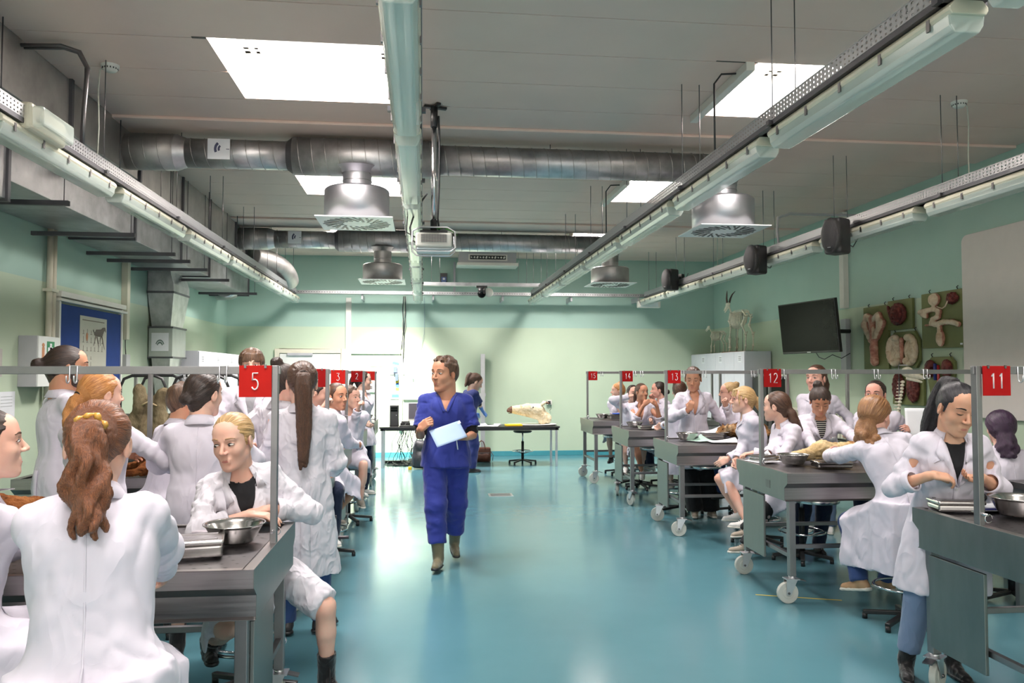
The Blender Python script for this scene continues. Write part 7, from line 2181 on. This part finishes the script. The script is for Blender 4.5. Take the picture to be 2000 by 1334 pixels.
# ---- right side
cast((3.26, 13.10, 1.40), 200, 268, 'person with curly ginger top bun leaning folded arms on table 15', True, lod='far', haircol='ginger', lean=14, vneck=.22, hw=((3.40, 12.95, 1.0), (3.1, 12.95, 1.0)), hdw=((1, 0, 0), (-1, 0, 0)), spec=dict(hair='bun', bun=(0, -.05, .135), bunr=.036, vol=.006), legs='bare', shoecol='black', drape=.2, group=GR, stool_label='black stool under the person with the ginger top bun')
cast((3.16, 11.75, 1.39), 190, 174, 'person holding a hand to the ear, half hidden behind the brown-haired neighbour at table 14', True, lod='far', haircol='dark', lean=12, vneck=.1, hw=((3.05, 11.6, 1.36), (3.3, 11.2, 1.0)), curl=(.9, .4), spec=dict(hair='bun', bun=(0, -.12, .02)), legs='bare', shoecol='white', drape=.2, group=GR, stool_label='black stool under the person with a hand at the ear')
cast((3.20, 11.40, 1.42), 190, 161, 'person with long brown hair tied back and both hands raised together at table 14', True, lod='far', haircol='brown', skin='tan', lean=10, vneck=.26, hw=((3.17, 11.2, 1.25), (3.36, 11.2, 1.25)), hdw=((.7, -.1, .5), (-.7, -.1, .5)), hnw=((0, -1, .2), (0, -1, .2)), curl=(.75, .75), sleeve=(.25, .25), plw=((-.3, -.2, -1), (.3, -.2, -1)), spec=dict(hair='pony', len=.16, tie=(0, -.10, .03)), legs='bare', shoecol='white', drape=.25, fw=((3.1, 11.05, .28), (3.45, 11.0, .3)), group=GR, stool_label='black stool under the person with both hands raised')
cast((3.60, 11.90, 1.44), 262, 278, 'person in left profile with dark hair partly behind post 13, hand at the chin', True, lod='far', haircol='dark', skin='pink', lean=14, vneck=.14, hw=((3.47, 11.75, 1.30), (3.3, 11.6, 1.0)), curl=(.8, .4), spec=dict(hair='bun', bun=(0, -.13, -.02)), drape=.2, legs='dark', group=GR, stool_label='black stool under the dark-haired person in left profile')
cast((3.18, 9.60, 1.47), 20, 24, 'person with round brown top bun, back turned, between tables 14 and 13', True, lod='far', haircol='brown', lean=8, hw=((3.05, 9.95, 1.02), (3.4, 10.0, 1.02)), spec=dict(hair='bun', bun=(-.055, -.055, .13), bunr=.034), legs='bare', shoecol='grey', drape=.35, group=GR, stool_label='black stool under the round brown top bun')
cast((3.23, 9.25, 1.63), 192, 203, 'standing person in white coat looking down at a raised hand behind table 13', lod='mid', haircol='brown', skin='tan', vneck=.27, hem=.32, hpitch=16, hw=((3.10, 9.02, 1.27), (3.72, 9.12, 1.08)), hdw=((.2, -.2, .8), (.9, -.2, -.3)), hnw=((-.3, -1, 0), (0, -.3, 1)), curl=(.95, .5), plw=((-.7, .1, -.8), (.4, .3, -.6)), sleeve=(.9, .95), spec=dict(hair='pony', len=.12, down=True, hs=1.1), legs='wide', shoecol='sand', fw=((3.22, 9.2, .075), (3.42, 9.2, .075)), group=GR)
cast((3.70, 9.32, 1.46), 250, 280, 'person with glasses and two blond buns facing left behind table 13', True, lod='far', haircol='blond', lean=8, hw=((3.58, 9.12, 1.32), (3.5, 9.0, 1.0)), curl=(.9, .5), spec=dict(hair='bun', bun=(.0, -.085, .10), bunr=.038, glasses=True, brow='browfair'), legs='jeans', shoecol='black', drape=.2, group=GR, stool_label='black stool under the person with two blond buns')
cast((3.20, 7.70, 1.43), 282, 276, 'seated person with round glasses and blond fringe, bare knee, left profile at table 13', True, lod='mid', haircol='blond', skin='fair', lean=14, H=1.68, vneck=.10, hw=((3.06, 7.53, .85), (3.02, 7.66, .85)), plw=((.5, -.5, -.6), (.5, .5, -.8)), sleeve=(.9, .9), hpitch=-2, fw=((3.10, 7.42, .28), (3.14, 7.70, .30)), knee_pole=(V(0, 1, .5), V(0, 1, .5)), drape=.20, spec=dict(hair='pony', len=.05, pr=.03, tie=(0, -.105, .02), glasses=True, bangs=True, brow='browfair', hs=1.1), legs='bare', shoecol='white', coatmat='coat', group=GR, stool_label='black stool under the blond student with bare knees at table 13')
cast((3.22, 6.98, 1.39), 265, 312, 'person with smooth brown hair in a low ponytail writing behind post 12', True, lod='mid', haircol='brown', lean=24, hw=((3.02, 6.72, .99), (2.95, 6.85, .99)), hdw=((-1, 0, -.1), (-1, 0, -.1)), hnw=((0, 0, 1), (0, 0, 1)), spec=dict(hair='pony', len=.12, pr=.034, tie=(0, -.100, -.02), hs=1.12), fw=((2.93, 7.05, .12), (3.05, 7.35, .2)), knee_pole=(V(0, 1, .4), V(0, 1, .4)), legs='floral', shoecol='sand', drape=.2, group=GR, stool_label='black stool under the smooth-haired person writing')
cast((3.63, 6.95, 1.44), 194, 200, 'person looking down with curly top knot and striped shirt behind table 12', lod='mid', H=1.60, haircol='dark', skin='tan', lean=12, hpitch=30, vneck=.20, shirt='stripes', hem=.40, hw=((3.42, 6.62, 1.02), (3.82, 6.55, 1.04)), plw=((-1, .2, -.3), (1, .2, -.3)), badge=1, spec=dict(hair='bun', bun=(.02, -.06, .135), bunr=.040, vol=.006, down=True, hs=1.1), legs='dark', shoecol='black', fw=((3.5, 7.15, .075), (3.72, 7.2, .075)), group=GR)
cast((4.24, 8.20, 1.64), 212, 236, 'standing person with brown ponytail looking left above the striped-shirt student', lod='mid', haircol='brown', skin='pink', vneck=.12, hem=.42, hw=((4.1, 7.9, 1.15), (4.45, 7.9, 1.1)), spec=dict(hair='pony', len=.14, pr=.03, hs=1.12, gaze=(-.6, 0), tie=(0, -.1, .02)), legs='light', shoecol='white', group=GR)
cast((4.32, 7.20, 1.49), 214, 226, 'person looking at the camera with dark hair tied back, holding a sheet at table 12', True, lod='mid', haircol='dark', skin='pink', lean=4, vneck=.08, hw=((4.15, 6.95, 1.05), (4.52, 6.98, 1.17)), curl=(.5, .6), spec=dict(hair='pony', len=.09, tie=(0, -.10, .02), hs=1.1, gaze=(.3, .2), brow='browdark'), legs='dark', shoecol='black', drape=.2, group=GR, stool_label='black stool under the person holding an upright sheet, near the radiator')
tag(sheet(0, 0, 0, 0, 'white sheet held upright by the dark-haired student at table 12', (.21, .28)), None)
pp = [o for o in bpy.data.objects if o.get('label', '').startswith('white sheet held upright')][0]; pp.location = (4.57, 6.93, 1.24); pp.rotation_euler = (math.radians(80), 0, math.radians(-20))
cast((3.25, 5.42, 1.385), 18, 60, 'seated person with loose golden-brown hair seen from behind, elbows on table 12', True, lod='near', haircol='gold', skin='pink', lean=28, bend=-15, hpitch=12, hroll=-4, H=1.72, hw=((3.48, 6.0, 1.08), (3.12, 5.98, 1.04)), plw=((.8, -.1, -.6), (-1, -.3, -.7)), hdw=((0, .5, .8), (.6, .6, .4)), sleeve=(.85, .85), drape=.42, side_drop=(.36, .42), fw=((3.36, 5.50, .20), (3.08, 5.38, .24)), knee_pole=(V(.1, 1, .2), V(-.5, 1, .2)), foot_lift=(-5, -12), toe=(-20, 40), spec=dict(hair='curly', len=.10, pr=.060, tie=(-.01, -.060, -.03), hs=1.10, vol=.010, flare=1.3), legs='jeans', shoecol='beige', coatmat='coat', group=GR, stool_label='black stool carrying the golden-brown haired student at table 12')
cast((2.88, 4.02, 1.54), 198, 186, 'standing person with black ponytail and black top under a white coat at table 11', lod='near', H=1.66, haircol='black', skin='asian', lean=11, hpitch=20, hroll=-6, vneck=.25, shirt='blackcloth', badge=2, hem=.30, girth=1.08, hw=((2.70, 3.98, 1.16), (2.96, 3.96, 1.15)), plw=((-.55, .1, -1), (.55, .1, -1)), hdw=((.95, -.25, -.15), (-.95, -.25, -.05)), hnw=((0, -.5, .9), (0, .5, -.9)), curl=(.45, .35), thumb=(.8, .3), sleeve=(.52, .52), fw=((2.71, 4.26, .075), (2.98, 4.24, .075)), spec=dict(hair='pony', len=.27, pr=.040, tie=(0, -.090, .085), down=True, hs=1.14, hairline=.066, brow='browdark', flare=1.3, down_dir=(.32, .0, -1)), legs='light', legcut=.80, shoes='ankle', coatmat='coat', toe=(12, 12), group=GR)
cast((4.40, 5.65, 1.27), 10, 20, 'person with dark purple curls almost hidden behind post 11', True, lod='far', haircol='purple', lean=10, hw=((4.4, 6.0, 1.05), (4.2, 6.0, 1.05)), spec=dict(hair='curly', len=.12, pr=.045, tie=(0, -.08, -.0), vol=.015, flare=1.5), legs='dark', shoecol='black', drape=.25, group=GR, stool_label='black stool hidden behind post 11')
# ================================================================== THINGS ON THE TABLES
bowl(-.86, 3.81, .925, .135, 'large steel bowl in front of the fair-haired seated student')
bowl(2.99, 6.18, .965, .125, 'steel bowl between open notebook and flat instrument box, left of the cream fur')
bowl(2.97, 8.72, .95, .125, 'steel bowl beside the pale green folded sheet')
bowl(2.87, 10.60, .965, .115, 'steel bowl next to the three overlapping worksheets')
bowl(2.92, 12.75, .965, .115, 'steel bowl next to the box with the blue dish')
bowl(3.08, 3.82, .965, .15, 'shallow steel bowl at the right edge on table 11')
bowl(-.90, 12.80, .965, .125, 'steel bowl before the standing ponytail student near the computer desk')
bowl(-.93, 10.72, .95, .125, 'steel bowl beside the person resting the chin on a fist')
steelbox(-.985, 3.57, .925, math.radians(12), 'lidded stainless box in front of the bowl on table 5', (.26, .19, .085))
steelbox(3.20, 5.96, .965, math.radians(-6), 'flat lidded instrument box on table 12', (.27, .17, .045))
steelbox(2.86, 4.02, .965, math.radians(-10), 'polished instrument box on table 11 before the black-haired student', (.24, .15, .06))
steelbox(3.30, 8.84, .95, math.radians(-8), 'instrument box under a white sheet on table 13', (.25, .16, .08))
steelbox(2.93, 10.30, .965, .1, 'small instrument box in front of the bowl on table 14', (.16, .12, .04))
steelbox(3.12, 12.6, .965, .1, 'instrument box with a blue lid beside the bowl on table 15', (.28, .16, .09))
steelbox(2.85, 6.42, .965, .3, 'dark closed instrument box behind post 12', (.2, .15, .05))
tag(MB().lathe([(0, 0), (.09, 0), (.1, .012), (0, .02)], n=20).build('blue_dish', flat('blue_dish_plastic', rgb(40, 90, 200), .4)), 'small blue dish lying on the box of table 15', 'dish').location = (3.14, 12.6, 1.045)
sheet(3.32, 8.85, 1.025, .15, 'white sheet lying on the instrument box of table 13', (.30, .21), curl=.03)
sheet(3.08, 8.60, .953, .5, 'pale green folded sheet on table 13', (.24, .20), flat('pale_green_paper', rgb(190, 226, 208), .7), curl=.03)
sheet(3.28, 8.42, .953, -.1, 'white worksheet at the near edge of table 13', (.32, .22), curl=.02)
for i, (x, y, r) in enumerate(((3.12, 10.45, .2), (3.22, 10.55, -.3), (3.3, 10.35, .1))):
    sheet(x, y, .968 + .003 * i, r, ('lowest', 'middle', 'topmost')[i] + ' worksheet of the three on table 14', (.28, .21), curl=.03)
sheet(2.83, 6.40, .967, .2, 'open white notebook by the post on table 12', (.24, .2), curl=.04)
sheet(3.12, 4.06, .967, -.1, 'white paper behind the bowl on table 11', (.36, .24))
sheet(-1.02, 5.98 + .28, .953, .1, 'white papers on table 4 behind the fair-haired student', (.26, .2), curl=.04)
tag(MB().bx(-.05, .05, -.02, .02, 0, .004).build('blue_marker', flat('blue_pen', rgb(40, 50, 170), .3)), 'blue marker lying on the paper of table 11', 'pen').location = (3.02, 3.98, .972)
s = SDF((-.12, -.08, -.01), (.12, .08, .04), .005); s.ell((0, 0, .008), (.07, .035, .012), k=0)
for i in range(4): s.cap((.05, -.025 + .016 * i, .006), (.10 + .004 * i, -.035 + .024 * i, .005), .008, .006, k=.005)
o = organic(s, 'latex_glove', flat('translucent_glove', rgb(206, 196, 204), .4), None, disp=lambda P, N: .004 * vnoise(P * 60, 3)); o.location = (-1.05, 4.02, .928)
tag(o, 'crumpled white latex glove left of the bowl on table 5', 'glove')

# fur specimens
fox = furmat('rusty_brown_fur', [rgb(70, 38, 20), rgb(134, 80, 42), rgb(176, 118, 70)], 9, bump=.9)
cream_fur = furmat('cream_fur', [rgb(176, 140, 92), rgb(224, 196, 148), rgb(240, 222, 182)], 9, bump=.9)
mixed = furmat('brown_cream_fur', [rgb(64, 48, 36), rgb(150, 106, 64), rgb(214, 186, 150)], 5, bump=.9)
def furd(a, sd):
    return lambda P, N: a * vnoise(P * np.array([26, 70, 70]), sd) + a * .9 * vnoise(P * np.array([60, 120, 120]), sd + 1) + a * 1.2 * vnoise(P * 10, sd + 2)
def carcass(loc, rz, mat, label, L=.75, head=True, res=.009, sc=1.0, grp=None):
    o = empty('animal_specimen', loc, rz, label, 'specimen')
    s = SDF((-.62, -.26, 0), (.66, .30, .34), res)
    s.cap((-.26, 0, .10), (.02, 0, .115), .095, .105, k=0); s.cap((.02, 0, .115), (.26, 0, .10), .105, .085, k=.04)
    s.cap((.26, 0, .11), (.40, .02, .12), .06, .05, k=.04)
    if head:
        s.ell((.46, .03, .12), (.075, .055, .055), k=.03); s.cap((.49, .04, .11), (.58, .06, .085), .035, .018, k=.02)
        for g in (-1, 1): s.cap((.42, .03 + g * .035, .16), (.405, .03 + g * .055, .205), .020, .006, k=.01)
    for (x0, y0, x1, y1, x2, y2) in ((-.24, -.06, -.30, -.16, -.46, -.19), (-.22, .07, -.2, .19, -.36, .25), (.22, -.06, .20, -.17, .34, -.22), (.24, .06, .26, .17, .14, .24)):
        s.cap((x0, y0, .09), (x1, y1, .055), .06, .034, k=.03); s.cap((x1, y1, .055), (x2, y2, .03), .03, .020, k=.015); s.ell((x2, y2, .025), (.03, .02, .018), k=.01)
    s.cap((-.34, 0, .09), (-.56, .03, .03), .025, .03, k=.03)
    organic(s, 'fur_body', mat, o, disp=furd(.006, 5))
    if head:
        MB().ball((.585, .062, .088), (.012, .012, .010)).build('nose', M['black'], o)
        for g in (-1, 1): MB().ball((.495, .035 + g * .042, .135), .007).build('eye', M['black_gloss'], o)
    o.scale = (sc,) * 3
    return o
carcass((-1.72, 6.18, .95), math.radians(8), fox, 'rusty brown furred animal lying on table 4 between the standing students')
carcass((-1.92, 3.86, .925), math.radians(200), fox, 'rust-coloured furred animal on table 5 at the left edge', head=False)
carcass((-1.12, 6.62, .95), math.radians(160), fox, 'smaller brown animal on table 4 near the papers', head=False, sc=.6)
carcass((3.78, 8.98, .95), math.radians(200), mixed, 'brown and white furred animal on table 13 under the standing student\'s hand', sc=.85)
o = empty('fur_pelt', (3.26, 6.34, .965), 0, 'cream and brown furred limb with raised paw on table 12', 'specimen')
s = SDF((-.24, -.14, 0), (.62, .22, .30), .009)
s.cap((-.14, 0, .035), (.06, .0, .07), .030, .065, k=0); s.cap((.06, 0, .07), (.28, .02, .06), .07, .06, k=.04); s.cap((-.14, 0, .035), (-.20, 0, .025), .028, .018, k=.02)
s.cap((.28, .02, .06), (.42, .04, .12), .06, .05, k=.03); s.cap((.42, .04, .12), (.52, .06, .24), .045, .035, k=.03)
for i in range(4): s.cap((.52, .06, .24), (.55, .02 + .03 * i, .285), .02, .012, k=.01)
organic(s, 'fur_skin', [cream_fur, mixed], o, disp=furd(.006, 8), matfn=lambda C: np.where(C[:, 0] > .26, 1, 0)); o.scale = (1.2, 1.2, 1.2)
# floor drain and yellow tape
o = empty('floor_drain', (1.09, 11.15, 0), label='square steel floor drain in the middle of the aisle', cat='drain')
MB().bx(-.17, .17, -.14, .14, .0005, .003).build('drain_frame', M['alu'], o)
for i in range(7): MB().bx(-.14, .14, -.11 + i * .033, -.095 + i * .033, .003, .004).build('drain_slat', M['steel_dark'], o)
k = MB(); k.box((2.84, 5.82, .0012), (.62, .016, .0015), Matrix.Rotation(-.36, 3, 'Z'))
tag(k.build('yellow_tape', flat('yellow_floor_tape', rgb(196, 176, 70), .5)), 'thin yellow tape line on the floor before table 12', 'floor tape')
# black pan and low trolley by the right edge, second device on a stand behind table 13
o = empty('side_trolley', (4.35, 5.0, 0), label='dark steel side table behind the black-haired student at the right edge', cat='trolley')
MB().bx(-.15, .9, -.25, .35, .88, .93).build('trolley_top', M['steel_dark'], o, bevel=.004); MB().bx(-.12, .86, -.22, .32, .80, .88).build('trolley_apron', M['steel_frame'], o)
for x in (-.1, .85):
    for y in (-.2, .3): MB().bx(x - .02, x + .02, y - .02, y + .02, 0, .80).build('leg', M['steel_frame'], o)
MB().bx(-.1, .85, .28, .30, .25, .28).build('stretcher', M['steel_frame'], o)
k = MB(); k.lathe([(0, 0), (.16, 0), (.21, .02), (.215, .024), (.15, .01), (0, .01)], n=28)
o = tag(k.build('black_plate', M['black']), 'black shallow plate on the side table at the right edge', 'plate'); o.location = (4.42, 5.05, .931)
